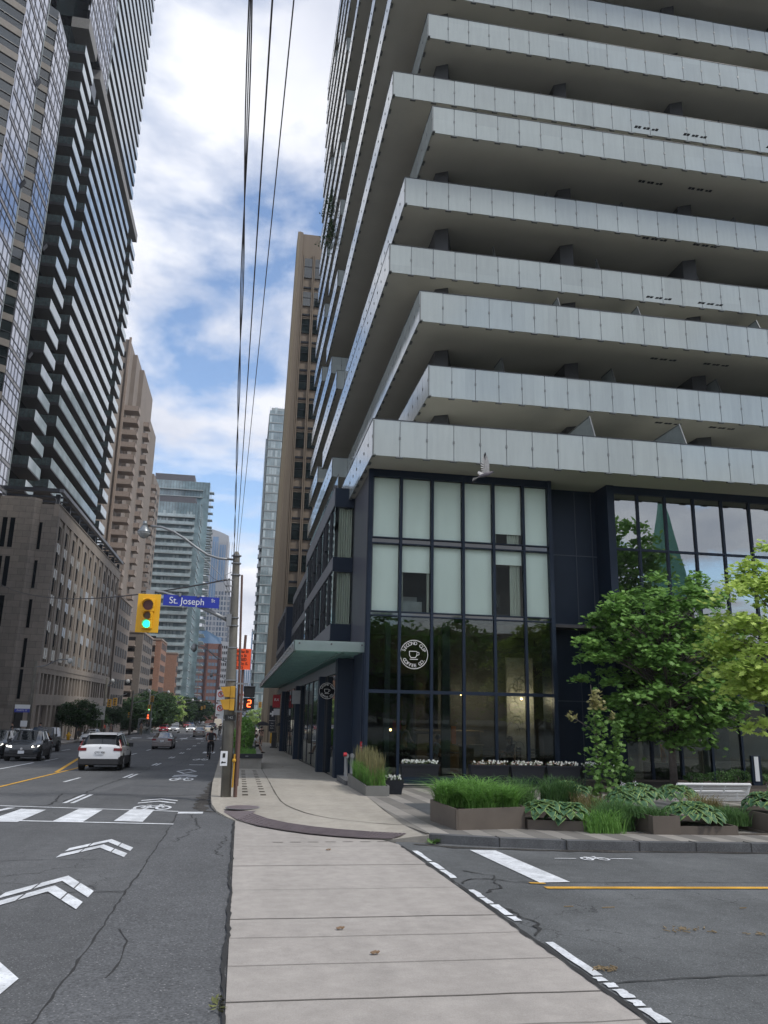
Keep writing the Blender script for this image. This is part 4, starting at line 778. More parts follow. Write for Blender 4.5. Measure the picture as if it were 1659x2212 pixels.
while z < 84: b.box(-26.0, -25.9, 90.3, 94.2, z + .5, z + 1.6); z += FH
b.build('stair_window', BGLS, BT)
def cwall(par, x, y0, y1, z0, z1, fh=FH, seed=1, w=1.25, off=0):
    """east-facing curtain wall: beige spandrel bands, mirror panes and a staggered dark grid"""
    rr = random.Random(seed); p = MB(); p.box(x - .1, x, y0, y1, z0, z1); p.build('mirror_glass', CWG, par)
    s = MB(); m_ = MB(); z = z0 + off
    while z < z1:
        s.box(x, x + .02, y0, y1, z, min(z + .42, z1)); 
        for zz in (z, z + .42, z + 1.25 if rr.random() < .6 else z + 1.9): 
            if zz < z1: m_.box(x + .02, x + .05, y0, y1, zz - .03, zz + .03)
        y = y0 + rr.choice((0, .5, .9))
        while y < y1: m_.box(x + .02, x + .05, y - .03, y + .03, z + (.42 if rr.random() < .5 else 0), min(z + fh, z1)); y += w * rr.choice((.8, 1, 1.1))
        z += fh
    s.build('spandrel_band', mat('silver_spandrel', (.26, .25, .26), .35), par); m_.build('mullion_grid', BLKM, par)
    e = MB(); e.box(x - .1, x + .06, y1, y1 + .1, z0, z1); e.build('edge_trim', mat('edge_pale', (.3, .34, .34), .4), par)
cwall(BT, -24, 85.1, 97.7, 84.6, 160, seed=3)
GT = thing('mirror_tower', (-24, 66, g(-24, 66)), 'dark glazed angular tower with mirror strips at the far left edge', 'glass tower')
cwall(GT, -24, 65.0, 70.6, -3, 120, seed=5); cwall(GT, -24.3, 75.0, 80.2, 21.3, 74.3, seed=9, off=.3)
b = MB(); b.prism([(-24.1, 70.5), (-24.1, 65.1), (-34, 57), (-44, 57), (-44, 79), (-30, 79), (-30, 71.4)], -3, 121, 0); b.prism([(-24.4, 79.1), (-24.4, 75.1), (-30, 70.5), (-40, 70.5), (-40, 79.1)], -3, 75.2, 0); b.build('glass_body', DGL, GT)
def dface(par, a, c, z0, z1, n, off=0):
    s = MB(); d = Vector((c[0] - a[0], c[1] - a[1], 0)); nn = Vector((d.y, -d.x, 0)).normalized(); z = z0 + off
    if nn.y > 0: nn = -nn
    m_ = MB()
    while z < z1:
        mid = Vector(((a[0] + c[0]) / 2, (a[1] + c[1]) / 2, z)) + nn * .06; s.obox(mid, d / 2, nn * .05, (0, 0, .36)); m_.obox(mid + Vector((0, 0, 1.2)), d / 2, nn * .03, (0, 0, .035)); z += FH
    for k in range(n + 1): p_ = Vector((a[0], a[1], (z0 + z1) / 2)) + d * k / n + nn * .04; m_.obox(p_, d.normalized() * .05, nn * .05, (0, 0, (z1 - z0) / 2))
    s.build('beige_spandrel', BEI, par); m_.build('dark_mullion', BLKM, par)
dface(GT, (-34, 57), (-24.1, 65.1), -2, 120, 5); dface(GT, (-30, 70.5), (-24.4, 75.1), -2, 74.5, 3)
for k, (y, z) in enumerate(((70.2, 61.5), (70.3, 50), (79.6, 49), (79.8, 36.5))):
    b = MB(); b.obox((-23.75, y, z), (.16, 0, .3), (0, .3, 0), (-.03, 0, .015)); b.build('open_window', BLKM, GT)
# ---------------- beige towers ----------------
BG1 = mat('beige_precast', (.225, .188, .158), .85, var=.08, vs=.3); BG2 = mat('beige_balcony', (.30, .24, .20), .8); BGD = mat('beige_window', (.030, .028, .028), .4, ior=1.25, spec=.25)
def beige(label, loc, steps, fh, zb, seed, balcs, fins):
    o = thing('beige_tower', loc, label, 'tower')
    b = MB()
    for (x0, x1, y0, y1, z1) in steps: b.box(x0, x1, y0, y1, -3, z1)
    b.build('wall', BG1, o)
    f_ = MB()
    for x0, x1, y0, y1, z1 in fins: f_.box(x0, x1, y0, y1, -3, z1)
    f_.build('fin', mat('beige_fin', (.29, .23, .185), .85), o)
    k = 0
    for (x, y, wx, wy, z1, win) in balcs:
        z = zb
        while z < z1 - fh and k < 100:
            q = MB(); q.box(x, x + wx, y, y + wy, z, z + .25); s = q.build('balcony', BG2, o); q = MB(); q.box(x + wx - .1, x + wx, y, y + wy, z + .25, z + 1.2); q.box(x, x + wx, y, y + .1, z + .25, z + 1.2); q.build('parapet', BG2, s); k += 1; z += fh
    return o
def wgrid(par, x0, x1, y, z0, z1, nx, fh, hw=.35, hh=.6, m=None, name='window', face='S', cap=100, zoff=.9, gm=None):
    """rows of windows: each its own part up to the cap, the rest one stuff part"""
    c = 0; rest = MB(); base = {}
    nz = int((z1 - z0) / fh)
    for iz in range(nz):
        for ix in range(nx):
            a = x0 + (x1 - x0) * (ix + .5) / nx; w = (x1 - x0) / nx * hw; zz = z0 + iz * fh + zoff; b = MB() if c < cap else rest
            if face == 'S': b.box(a - w, a + w, y - .06, y + .02, zz, zz + fh * hh)
            else: b.box(y - .02, y + .06, a - w, a + w, zz, zz + fh * hh)
            if c < cap: b.build(name, m or BGD, par)
            c += 1
    if rest.f: tag(rest.build(name, m or BGD, par), kind='stuff')
B1 = beige('tall brown-beige apartment tower with stacked side balconies behind the glass tower', (-28, 180, g(-28, 180)), [(-60, -31.6, 180, 200, 86.6), (-60, -30.6, 186, 205, 85.5), (-60, -29.6, 192, 212, 84.2), (-60, -32.3, 172, 180, 78.3), (-60, -29.6, 212, 226, 78)], 3.0, 3, 1,
    [(-31.6, 181, 3.4, 3.6, 75, 1), (-30.8, 200, 2.6, 4, 76, 1)], [(-33.2, -31.9, 171.6, 172, 78.6), (-36.5, -35.6, 171.5, 172, 78.6), (-40, -39, 171.5, 172, 78.6), (-31.8, -31.3, 179.5, 180, 87), (-34.6, -34.0, 179.5, 180, 87)])
wgrid(B1, -39, -32.5, 172, 4, 77, 3, 3.0, .16, .55); wgrid(B1, -35, -31.8, 180, 60, 85, 2, 3.0, .2, .5, name='upper_window')
B2 = beige('second brown-beige apartment tower farther along the street', (-33, 240, g(-33, 240)), [(-65, -36.7, 240, 255, 78.5), (-65, -35.2, 245, 260, 77.6), (-65, -34.2, 250, 268, 77), (-65, -32.9, 256, 275, 75.5)], 3.0, 3, 2,
    [(-34.2, 250, 3.0, 3.5, 73, 1), (-38.5, 237.2, 2.4, 2.8, 70, 1)], [(-38, -37.2, 239.5, 240, 79), (-41.5, -40.6, 239.5, 240, 79), (-45, -44, 239.5, 240, 79), (-35.6, -35.1, 244.5, 245, 78)])
wgrid(B2, -45, -37.5, 240, 4, 77, 3, 3.0, .16, .55); wgrid(B2, 256, 274, -32.9, 4, 74, 3, 3.0, .2, .5, face='E', name='side_window')
# ---------------- lower blocks along the street ----------------
def lowblock(name, label, x, xl, y0, y1, z1, m, fh, nS, nE, bal=False, cat='building', wm=None, hw=.3):
    o = thing(name, (x, y0, g(x, y0)), label, cat); b = MB(); b.box(xl, x, y0, y1, -5, z1, 0); b.box(xl - .1, x + .15, y0 - .15, y1, z1, z1 + .35, 1); b.build('wall', [m, BG2], o)
    wgrid(o, y0 + .8, y1 - .8, x, -1.5, z1, nE, fh, hw, .58, m=wm, face='E', cap=60)
    if bal:
        z = 0
        while z < z1 - 1:
            q = MB(); q.box(xl, x - 1.2, y0 - 1.3, y0, z, z + .25); s = q.build('balcony', BG2, o); q = MB(); q.box(xl, x - 1.2, y0 - 1.3, y0 - 1.2, z + .25, z + 1.0); q.build('parapet', BG2, s); q = MB(); q.box(xl, x - 1.3, y0 - .05, y0, z + .5, z + fh - .3); q.build('balcony_door', BGD, o); z += fh
    elif nS: wgrid(o, xl + .5, x - .5, y0, -1.5, z1, nS, fh, .3, .55, m=wm, name='front_window', cap=40)
    return o
lowblock('apartment_block', 'grey-beige block with rows of square windows just past the stone building', -19, -24, 122.2, 136, 17.4, BG1, 2.35, 0, 5, True)
lowblock('apartment_block', 'dark concrete block with deep stacked balconies behind the street trees', -19, -22.6, 154.2, 170.8, 14.9, mat('grey_brown', (.17, .145, .125), .85), 2.05, 0, 5, True)
OB = brickmat('orange_brick', (.33, .165, .105), (.28, .14, .09), (.2, .15, .12), .5, .16, axis='wall', mort=.02)
lowblock('brick_block', 'orange brick block with balconies and a planted roof terrace', -19, -22.9, 188.2, 201.8, 16.3, OB, 2.5, 0, 4, True)
lowblock('brick_block', 'plain orange brick block with a pale band, farthest of the low blocks', -19, -24.2, 233.2, 239.6, 16.1, OB, 2.9, 0, 2)
# ---------------- glass condominium ----------------
TEAL = mat('teal_glass', (.20, .275, .30), .06, ior=1.9, var=.45, vs=.22, bump=0); TEALB = mat('teal_glass_bright', (.40, .48, .50), .08, ior=1.8, var=.25, vs=.4); TSL = mat('condo_slab', (.30, .335, .34), .7); TSD = mat('condo_dark', (.045, .06, .065), .3)
C1 = thing('glass_condominium', (-19, 300, g(-19, 300)), 'blue-green glass condominium with layered balconies in the middle distance', 'condominium')
b = MB(); b.box(-50, -20.2, 300, 312, -5, 77.5, 0); b.box(-50, -17.9, 312, 330, -5, 89.5, 1); b.box(-36, -22.4, 303, 312, 77.5, 80.5, 2); b.box(-40, -24.4, 315, 328, 89.5, 93, 2); b.build('wall', [TEAL, TEAL, mat('mech_louvre', (.09, .085, .095), .6)], C1)
z = 3; k = 0; NP = [0]; RESTP = MB()
while z < 74:
    q = MB(); q.box(-50, -21.9, 298.6, 300, z, z + .3, 0); q.box(-50, -21.9, 298.6, 298.7, z + .3, z + 1.3, 1); q.box(-20.2, -20.05, 300, 312, z, z + .3, 0); q.build('balcony', [TSL, TEALB], C1)
    q = MB(); rr = random.Random(k)
    for u in range(22):
        if rr.random() < .5:
            x = -49 + u * 1.25; one = k >= 17 and NP[0] < 100; w = MB() if one else q; w.box(x, x + .95, 299.93, 299.97, z + 1.3, z + 2.7)
            if one: w.build('curtained_pane', TEALB, C1); NP[0] += 1
    RESTP.v += []
    n0 = len(RESTP.v); RESTP.v += q.v; RESTP.f += [tuple(i_ + n0 for i_ in f_) for f_ in q.f]; RESTP.m += q.m
    for u in range(3): q = MB(); q.box(-17.9, -16.2, 313 + u * 5.5, 316.5 + u * 5.5, z, z + .3); q.build('side_balcony', TSL, C1)
    z += 2.85; k += 1
tag(RESTP.build('curtained_pane', TEALB, C1), kind='stuff')
while z < 88:
    q = MB(); q.box(-45, -20.5, 310.9, 312, z, z + .3); q.build('upper_balcony', TSL, C1); q = MB(); q.box(-17.9, -16.2, 313, 316.5, z, z + .3); q.build('side_balcony', TSL, C1); z += 2.85
b = MB()
for u in range(28): b.box(-49.5 + u * 1.1, -49.4 + u * 1.1, 299.9, 299.99, 70, 77.5)
for u in range(28): b.box(-49.5 + u * 1.15, -49.4 + u * 1.15, 311.9, 311.99, 83, 89.5)
b.build('mullion', TSD, C1)
# ---------------- pale round-topped tower, brick tower with blue roof, other far towers ----------------
CN = thing('stone_glass_tower', (-18, 500, g(-18, 500)), 'pale grey tower with a curved top and blue glass bays, far away', 'tower')
b = MB(); PALE = mat('pale_stone_far', (.33, .34, .36), .8); BLUE = mat('blue_glass_far', (.12, .21, .34), .08, ior=1.8, var=.2, vs=.1)
b.box(-45, -14.6, 500, 530, -6, 108, 0); n = 10
pts = [(-45 + (30.4) * k / n, 108 + 4.2 * math.sin(math.pi * k / n)) for k in range(n + 1)]
for (xa, za), (xb, zb) in zip(pts, pts[1:]): b.add([(xa, 500, 108), (xb, 500, 108), (xb, 500, zb), (xa, 500, za), (xa, 530, 108), (xb, 530, 108), (xb, 530, zb), (xa, 530, za)], [(0, 1, 2, 3), (3, 2, 6, 7), (5, 4, 7, 6)], 0)
b.box(-14.6, -12, 505, 530, -6, 81, 0); b.box(-12, -10.5, 508, 530, -6, 70, 0); b.build('wall', PALE, CN)
b = MB()
for x0, x1, z0, z1 in ((-29.5, -25.5, 74, 102), (-24.4, -20.8, 66, 107), (-19.8, -16, 78, 102)): b.box(x0, x1, 499.9, 500, z0, z1)
b.build('glass_bay', BLUE, CN)
b = MB()
for k in range(14):
    b.box(-33 + k * 1.6, -32.75 + k * 1.6, 499.7, 499.9, 5, 104)
b.build('mullion', PALE, CN)
wgrid(CN, -33, -11, 500, 5, 73, 11, 3.2, .33, .7, m=mat('far_window', (.07, .10, .15), .2), cap=100)
wgrid(CN, 506, 529, -10.5, 5, 69, 6, 3.2, .33, .7, m=MC['far_window'], face='E', name='side_window', cap=60)
BR = thing('brick_tower', (-12, 340, g(-12, 340)), 'red brick office tower with a blue glass pyramid roof', 'tower'); RB = brickmat('red_brick_far', (.25, .115, .09), (.22, .10, .08), (.2, .12, .1), .6, .2, axis='wall', mort=.02)
b = MB(); b.box(-27, -9.9, 340, 358, -6, 27.4, 0); b.box(-15.8, -15.2, 339.4, 340, -6, 27.4, 1); b.box(-10.6, -9.6, 339.6, 341, -6, 27.4, 1); b.build('wall', [RB, mat('dark_brown_far', (.09, .04, .04), .7)], BR)
b = MB(); b.add([(-22.5, 340.5, 27.4), (-10, 340.5, 27.4), (-10, 357, 27.4), (-22.5, 357, 27.4), (-18.2, 342, 34), (-17.5, 348, 34), (-10, 341, 30.2), (-11.5, 341, 30.2)], [(0, 1, 6, 7, 4), (1, 2, 5, 4), (2, 3, 5), (3, 0, 4, 5)]); b.build('glass_roof', BLUE, BR)
b = MB(); b.tube([(-18, 344, 34), (-18, 344, 38)], .12, 5); 
for k in range(6): a = k * 1.05; b.tube([(-18, 344, 35.5), (-18 + 1.8 * math.cos(a), 344, 35.5 + 1.8 * math.sin(a))], .07, 4)
b.build('roof_finial', mat('finial', (.6, .6, .6), .4), BR)
wgrid(BR, -14.8, -10.8, 340, -2, 26.5, 3, 2.75, .42, .5, m=mat('blue_window_far', (.16, .21, .28), .15)); wgrid(BR, -20.5, -16, 340, -2, 26.5, 2, 2.75, .42, .5, m=MC['blue_window_far'], name='left_window')
PB = thing('pale_block', (-9, 400, g(-9, 400)), 'pale concrete slab block beside the red brick tower', 'building'); b = MB(); b.box(-13, -8.1, 400, 420, -7, 33, 0); b.build('wall', PALE, PB); wgrid(PB, -12.5, -8.4, 400, -2, 32, 4, 2.8, .3, .5)
RT = thing('slim_glass_tower', (5, 230, g(5, 230)), 'slim pale green glass tower beyond the brown tower', 'glass tower')
SG = mat('slim_glass', (.22, .29, .31), .06, ior=1.9, var=.35, vs=.3); b = MB(); b.box(3.05, 16, 230, 262, -5, 91, 0); b.box(2.35, 3.05, 234, 262, -5, 83, 0); b.box(3.6, 15, 233, 260, 91, 93, 1); b.build('wall', [SG, TSL], RT)
z = 0; k = 0
while z < 91:
    q = MB(); q.box(3.0, 16, 229.85, 230, z, z + .3); q.box(2.95, 3.05, 230, 262, z, z + .3); q.build('slab_band', TSL, RT)
    if z < 50: q = MB(); q.box(2.0, 3.0, 231, 234, z, z + .9); q.build('balcony', TEALB, RT)
    q = MB(); rr = random.Random(k + 90); 
    for u in range(6): 
        x = 3.1 + u * .75; q.box(x, x + .06, 229.9, 229.99, z, z + 2.7)
        if rr.random() < .35: q.box(x + .08, x + .7, 229.95, 229.99, z + .4, z + 2.4, 1)
    q.build('mullion', [TSL, TEALB], RT); z += 2.8; k += 1
FB = thing('blue_glass_tower', (7, 600, g(7, 600)), 'distant blue glass tower just left of the slim glass tower', 'glass tower'); b = MB(); b.box(4.3, 16, 600, 630, -9, 59, 0); b.build('wall', BLUE, FB); b = MB(); b.box(4.3, 16, 599.8, 600, 57, 59); b.build('parapet', PALE, FB)
ST = thing('striped_office', (-4, 420, g(-4, 420)), 'far office building with white and blue vertical stripes', 'building'); b = MB(); b.box(-4.2, 9, 420, 450, -9, 20.5, 0); b.build('wall', BLUE, ST); b = MB()
for k in range(13): b.box(-4.2 + k * 1.02, -3.75 + k * 1.02, 419.8, 420, -8, 20.5)
b.build('stripe', mat('stripe_white', (.5, .53, .58), .6), ST)
for k, (x0, x1, y, z) in enumerate(((-8, -4.4, 520, 20), (9.2, 16, 330, 14), (-30, -12, 700, 30))):
    o = thing('far_building', (x0, y, g(0, y)), ('small grey far building left of the striped office', 'low grey far building at the foot of the slim glass tower', 'hazy grey building closing the view at the end of the street')[k], 'building'); b = MB(); b.box(x0, x1, y, y + 20, -12, z); b.build('wall', PALE, o); wgrid(o, x0 + .3, x1 - .3, y, -5, z, 4, 3, .3, .5)
# ---------------- brown office tower on the right ----------------
BW = thing('brown_office_tower', (4, 90, g(4, 90)), 'brown precast office tower with paired dark windows behind the shops', 'office tower')
BRN = mat('brown_precast', (.215, .175, .135), .85, var=.1, vs=.5, stretch=(1, 1, .1)); BRL = mat('brown_pier_lit', (.33, .275, .20), .85, var=.12, vs=3, stretch=(2, 2, .03))
b = MB(); b.box(4.05, 30, 90, 110, -4, 61.2, 0)
b.add([(2.25, 89.6, -4), (3.4, 89.6, -4), (4.1, 89.6, 61.2), (3.42, 89.6, 61.2), (2.25, 92.5, -4), (3.42, 92.5, 61.2), (3.4, 90, -4), (4.1, 90, 61.2)], [(0, 3, 5, 4)], 1)
b.add([(2.25, 89.6, -4), (2.8, 89.4, -4), (3.72, 89.5, 61.2), (3.42, 89.6, 61.2)], [(0, 1, 2, 3)], 1)
b.add([(2.8, 89.4, -4), (4.0, 89.5, -4), (4.12, 89.7, 61.2), (3.72, 89.5, 61.2), (4.0, 90.2, -4), (4.12, 90.2, 61.2), (2.25, 92.5, -4), (3.42, 92.5, 61.2)], [(0, 1, 2, 3), (1, 4, 5, 2)], 2)
b.add([(3.42, 89.6, 61.2), (3.72, 89.5, 61.2), (4.12, 89.7, 61.2), (4.12, 92.5, 61.2), (3.42, 92.5, 61.2)], [(0, 1, 2, 3, 4)], 0)
b.build('wall', [BRN, BRL, mat('brown_pier', (.17, .14, .108), .85, var=.15, vs=3, stretch=(2, 2, .03))], BW)  # pier's west faces carry the light falling there as a paler tone
f_ = MB()
for k in range(20): x = 4.12 + k * 1.36; f_.box(x, x + .13, 89.75, 90, -4, 58.2); f_.box(x + .2, x + .33, 89.75, 90, -4, 58.2)
for z in [55 - 4.72 - q * 3.77 for q in range(0, 15)]: f_.box(4.1, 30, 89.94, 90, z - .9, z - .82)
f_.build('fin', BRN, BW)
z = 54.9; q = 0
while z > -2:
    for k in range(8):
        x = 4.48 + k * 1.36; h = 2.75 if q == 0 else 1.95
        w = MB(); w.box(x, x + .96, 89.85, 90.02, z, z + h, 0); w.box(x, x + .96, 89.8, 89.86, z + h * .55, z + h * .58, 1); w.build('window', [DGL, BLKM], BW)
        if q: s_ = MB(); s_.box(x, x + .96, 89.86, 89.96, z + h + .5, z + h + .72); s_.build('slot', BLKM, BW)
    z -= 3.95 if q == 0 else 3.77; q += 1
b = MB()
for k in range(5): x = 2.2 + k * .32; b.add([(x, 89.2, -4), (x + .12, 89.2, -4), (x + .12, 89.5, 1.5), (x, 89.5, 1.5), (x + .12, 89.6, -4), (x + .12, 89.6, 1.5)], [(0, 1, 2, 3), (1, 4, 5, 2)])
b.build('pier_rib', BRL, BW)
# ---------------- behind the viewer: what the glass mirrors ----------------
CH = thing('stone_church', (62, -60, 1), 'stone church with a green copper spire and lengthened nave behind the viewer', 'church'); b = MB(); b.box(2, 90, -84, -60, 0, 13, 0); b.box(60.5, 65.5, -60, -55, 0, 19, 0); b.build('wall', mat('church_stone', (.25, .22, .19), .85), CH)  # nave stretched to keep sky out of the cafe glass reflections
b = MB(); b.add([(60.5, -60, 19), (65.5, -60, 19), (65.5, -55, 19), (60.5, -55, 19), (63, -57.5, 36.5)], [(0, 1, 4), (1, 2, 4), (2, 3, 4), (3, 0, 4)]); b.build('spire', mat('copper_green', (.12, .34, .25), .6), CH)
# ---------------- concrete pole, traffic signals and signs at the corner ----------------
POLE = mat('pole_concrete', (.15, .143, .122), .9, var=.2, vs=3, bump=.3, bs=30); GALV = mat('galvanised', (.24, .25, .26), .45, .5); RUST = mat('rusty_pipe', (.12, .07, .055), .8)
SY = mat('signal_yellow', (.72, .40, .01), .45, var=.05); SYD = mat('signal_yellow_worn', (.46, .25, .02), .5, var=.2); BLK = mat('signal_black', (.02, .02, .02), .5); WHT = mat('sign_white_paint', (.68, .70, .72), .5, var=.04)
pz = g(-.23, 20.3) + .08
t = thing('utility_pole', (-.23, 20.3, pz), 'weathered concrete utility pole on the corner carrying the street signals', 'utility pole')
b = MB(); b.tube([(-.235, 20.3, pz), (-.28, 20.3, 2.2), (-.36, 20.3, 5.3), (-.362, 20.3, 5.45), (-.363, 20.3, 5.56)], [.125, .112, .09, .086, .045], 16); b.build('shaft', POLE, t, smooth=True)
b = MB(); b.tube([(-.03, 20.25, pz), (-.08, 20.25, 2), (-.19, 20.25, 4.95)], .028, 8); b.tube([(.0, 20.2, pz), (-.02, 20.2, 1.2)], .035, 8); b.build('conduit', RUST, t)
b = MB(); b.tube([(-.09, 20.18, pz + .25), (-.085, 20.18, .55)], .022, 8); b.ball((-.09, 20.13, .4), .05); b.build('yellow_conduit', SYD, t)
b = MB()
for z in (5.45, 5.25, 4.95, 3.85, 3.65, 3.1, 2.3, 1.35): b.disc((-.23 - .13 * (z - pz) / 5.9, 20.3, z), (0, 0, 1), .125 if z > 3 else .145, .03, 14)
for z in (5.35, 4.8, 4.65, 4.5): b.tube([(-.36, 20.25, z), (-.55, 20.2, z)], .015, 6); b.ball((-.56, 20.2, z), .035)
b.build('bands_and_insulators', GALV, t)
b = MB(); b.box(-.50, -.38, 20.05, 20.2, 3.62, 3.92); b.build('arm_clamp', GALV, t)
b = MB(); b.box(-.38, -.12, 20.14, 20.18, 1.33, 1.47); b.build('number_plate', BLK, t); text('142', .09, (-.25, 20.135, 1.4), FRONT, GREYS, t)
sn = MB(); sn.box(-.42, -.25, 20.08, 20.1, .28, .62); o = sn.build('button_sign', WHT, t); a_ = MB(); a_.obox((-.335, 20.075, .52), (.03, 0, 0), (0, .002, 0), (0, 0, .05)); a_.obox((-.335, 20.075, .36), (.05, 0, 0), (0, .002, 0), (0, 0, .012)); a_.obox((-.37, 20.075, .36), (.012, 0, .02), (0, .002, 0), (-.01, 0, .012)); a_.build('button_symbol', BLK, o)
# mast arm with signal head
t = thing('mast_arm', (-.41, 20.2, 3.75), 'long grey mast arm reaching over the street from the concrete pole', 'signal arm')
b = MB(); b.tube([(-.42, 20.15, 3.75), (-.8, 20.15, 3.92), (-1.3, 20.15, 4.13), (-1.75, 20.15, 4.30), (-2.1, 20.15, 4.40), (-2.45, 20.15, 4.42)], [.055, .05, .045, .04, .033, .03], 10); b.build('arm', GALV, t, smooth=True)
def lens_head(t, cx_, y, zt, lit, wd=.19, m=SY, board=True, sc=1.0, red_lit=False):
    """three lens signal: backboard, housing, hoods, lenses"""
    s = sc
    if board: b = MB(); b.box(cx_ - .275 * s, cx_ + .275 * s, y, y + .02, zt - .95 * s, zt); b.build('backboard', m, t, bevel=.02)
    b = MB(); b.box(cx_ - .15 * s, cx_ + .15 * s, y - .12, y - .001, zt - .44 * s, zt - .13 * s); b.box(cx_ - .12 * s, cx_ + .12 * s, y - .12, y - .001, zt - .64 * s, zt - .445 * s); b.box(cx_ - .125 * s, cx_ + .125 * s, y - .12, y - .001, zt - .86 * s, zt - .645 * s); b.build('housing', m, t, bevel=.012)
    for k, (dz, r, col, on) in enumerate(((.285, .125, (.10, .02, .015), red_lit), (.54, .088, (.10, .06, .01), False), (.75, .09, (.02, .5, .3), lit))):
        c = (cx_, y - .125, zt - dz * s); b = MB(); b.disc(c, (0, 1, 0), r * s, .02, 20); nm = ('red', 'amber', 'green')[k]
        b.build(nm + '_lens', mat(nm + ('_lit' if on else '_dark'), col, .3, emit=((1, .1, .02) if k == 0 else (.02, 1, .55)) if on else None, es=1.3 if on else 0), t)
        h = MB(); n = 14
        for q in range(n):
            a0, a1 = math.pi * (-.15 + 1.3 * q / n), math.pi * (-.15 + 1.3 * (q + 1) / n); R_ = r * s * 1.08
            h.add([(c[0] + R_ * math.cos(a), yy, c[2] + R_ * math.sin(a)) for a in (a0, a1) for yy in (c[1], c[1] - .16 * s)], [(0, 1, 3, 2)])
        h.build('hood', m, t)
t = thing('traffic_signal', (-2.4, 20.1, 3.37), 'large yellow traffic signal with lit green lens left of the blue street sign', 'traffic light'); lens_head(t, -2.405, 20.05, 4.33, True)
b = MB(); b.box(-2.5, -2.3, 20.06, 20.2, 4.33, 4.44); b.build('bracket', GALV, t)
t = thing('street_name_sign', (-1.39, 20.05, 4.06), 'blue St. Joseph street name sign hung from the mast arm', 'street sign'); b = MB(); b.obox((-1.39, 20.06, 4.19), (.682, 0, -.014), (0, .012, 0), (0, 0, .135)); b.build('panel', mat('sign_blue', (.012, .03, .33), .4, var=.03), t)
TILT = FRONT @ Matrix.Rotation(R(-1.2), 4, 'Z')
text('St. Joseph', .235, (-1.50, 20.045, 4.185), TILT, WHT, t, sx=.93); text('St', .12, (-.86, 20.045, 4.225), TILT, WHT, t)
b = MB(); b.box(-1.25, -1.2, 20.0, 20.1, 4.3, 4.36); b.box(-1.7, -1.65, 20.0, 20.1, 4.3, 4.38); b.box(-1.6, -1.56, 20.03, 20.05, 4.02, 4.07); b.build('bracket', GALV, t)
t = thing('street_lamp', (-.45, 20.3, 5.36), 'curved-arm street lamp with glass globe on the concrete pole', 'street lamp')
b = MB(); b.tube([(-.42, 20.3, 5.35), (-.8, 20.3, 5.36), (-1.1, 20.3, 5.44), (-1.4, 20.3, 5.62), (-1.7, 20.3, 5.83), (-2.0, 20.3, 6.0), (-2.3, 20.3, 6.1), (-2.58, 20.3, 6.11)], .03, 8); b.tube([(-1.7, 20.3, 5.83), (-1.2, 20.3, 5.35), (-.75, 20.3, 4.95), (-.5, 20.3, 4.5), (-.38, 20.3, 4.2)], .008, 5); b.build('arm', GALV, t, smooth=True)
b = MB(); b.disc((-2.72, 20.3, 6.17), (0, 0, 1), .055, .12, 12); b.tube([(-2.72, 20.3, 6.13), (-2.72, 20.3, 6.08), (-2.72, 20.3, 5.95), (-2.72, 20.3, 5.93)], [.05, .09, .17, .175], 16); b.build('hood', mat('lamp_hood', (.22, .24, .25), .35, .6), t, smooth=True)
b = MB(); b.tube([(-2.72, 20.3, 5.93), (-2.72, 20.3, 5.87), (-2.72, 20.3, 5.80), (-2.72, 20.3, 5.78)], [.17, .14, .08, .03], 16); b.build('globe', mat('lamp_glass', (.45, .47, .47), .1, trans=.5), t, smooth=True)
t = thing('walk_signal', (.18, 20.2, 1.6), 'black pedestrian countdown signal showing a red number 2', 'pedestrian signal')
for z in (1.61, 1.90):
    b = MB(); b.box(.04, .31, 20.06, 20.25, z, z + .27); b.add([(.03, 20.06, z + .27), (.32, 20.06, z + .27), (.32, 19.93, z + .25), (.03, 19.93, z + .25), (.03, 20.06, z), (.32, 20.06, z), (.32, 19.97, z), (.03, 19.97, z)], [(0, 3, 2, 1), (0, 4, 7, 3), (1, 2, 6, 5)]); b.build('housing', BLK, t)
b = MB(); b.box(.06, .29, 20.045, 20.055, 1.63, 1.86); b.build('screen', mat('screen_dark', (.03, .012, .01), .3), t)
b = MB(); b.box(.06, .29, 20.045, 20.055, 1.92, 2.15); b.build('screen_upper', mat('screen_dark2', (.02, .02, .02), .3), t)
RED7 = mat('led_red', (.3, .02, .01), .4, emit=(1, .13, .03), es=3.0); b = MB(); xc, zc = .185, 1.745
for p, q in (((-.04, .075), (.04, .075)), ((.04, .075), (.04, 0)), ((.04, 0), (-.04, 0)), ((-.04, 0), (-.04, -.075)), ((-.04, -.075), (.04, -.075))): b.tube([(xc + p[0], 20.035, zc + p[1]), (xc + q[0], 20.035, zc + q[1])], .012, 6)
b.build('digit_two', RED7, t); b = MB(); b.box(-.16, .14, 20.2, 20.24, 2.2, 2.24); b.box(-.16, .14, 20.2, 20.24, 1.53, 1.57); b.build('bracket', GALV, t)
t = thing('side_signal', (-.3, 20.1, 1.55), 'worn yellow walk signal pair seen edge-on at the left of the concrete pole', 'pedestrian signal')
for z in (1.57, 1.87):
    b = MB(); b.box(-.29, -.17, 19.95, 20.12, z, z + .28); b.build('housing', SYD, t, bevel=.01); b = MB(); b.add([(-.29, 19.93, z + .27), (-.29, 20.14, z + .27), (-.52, 20.14, z + .25), (-.52, 19.93, z + .25), (-.29, 19.93, z + .02), (-.42, 19.93, z + .02), (-.29, 20.14, z + .02), (-.42, 20.14, z + .02)], [(0, 1, 2, 3), (0, 3, 5, 4), (1, 6, 7, 2)]); b.build('hood', SYD, t)
    b = MB(); b.box(-.295, -.29, 19.95, 20.12, z + .02, z + .25); b.build('screen', BLK, t)
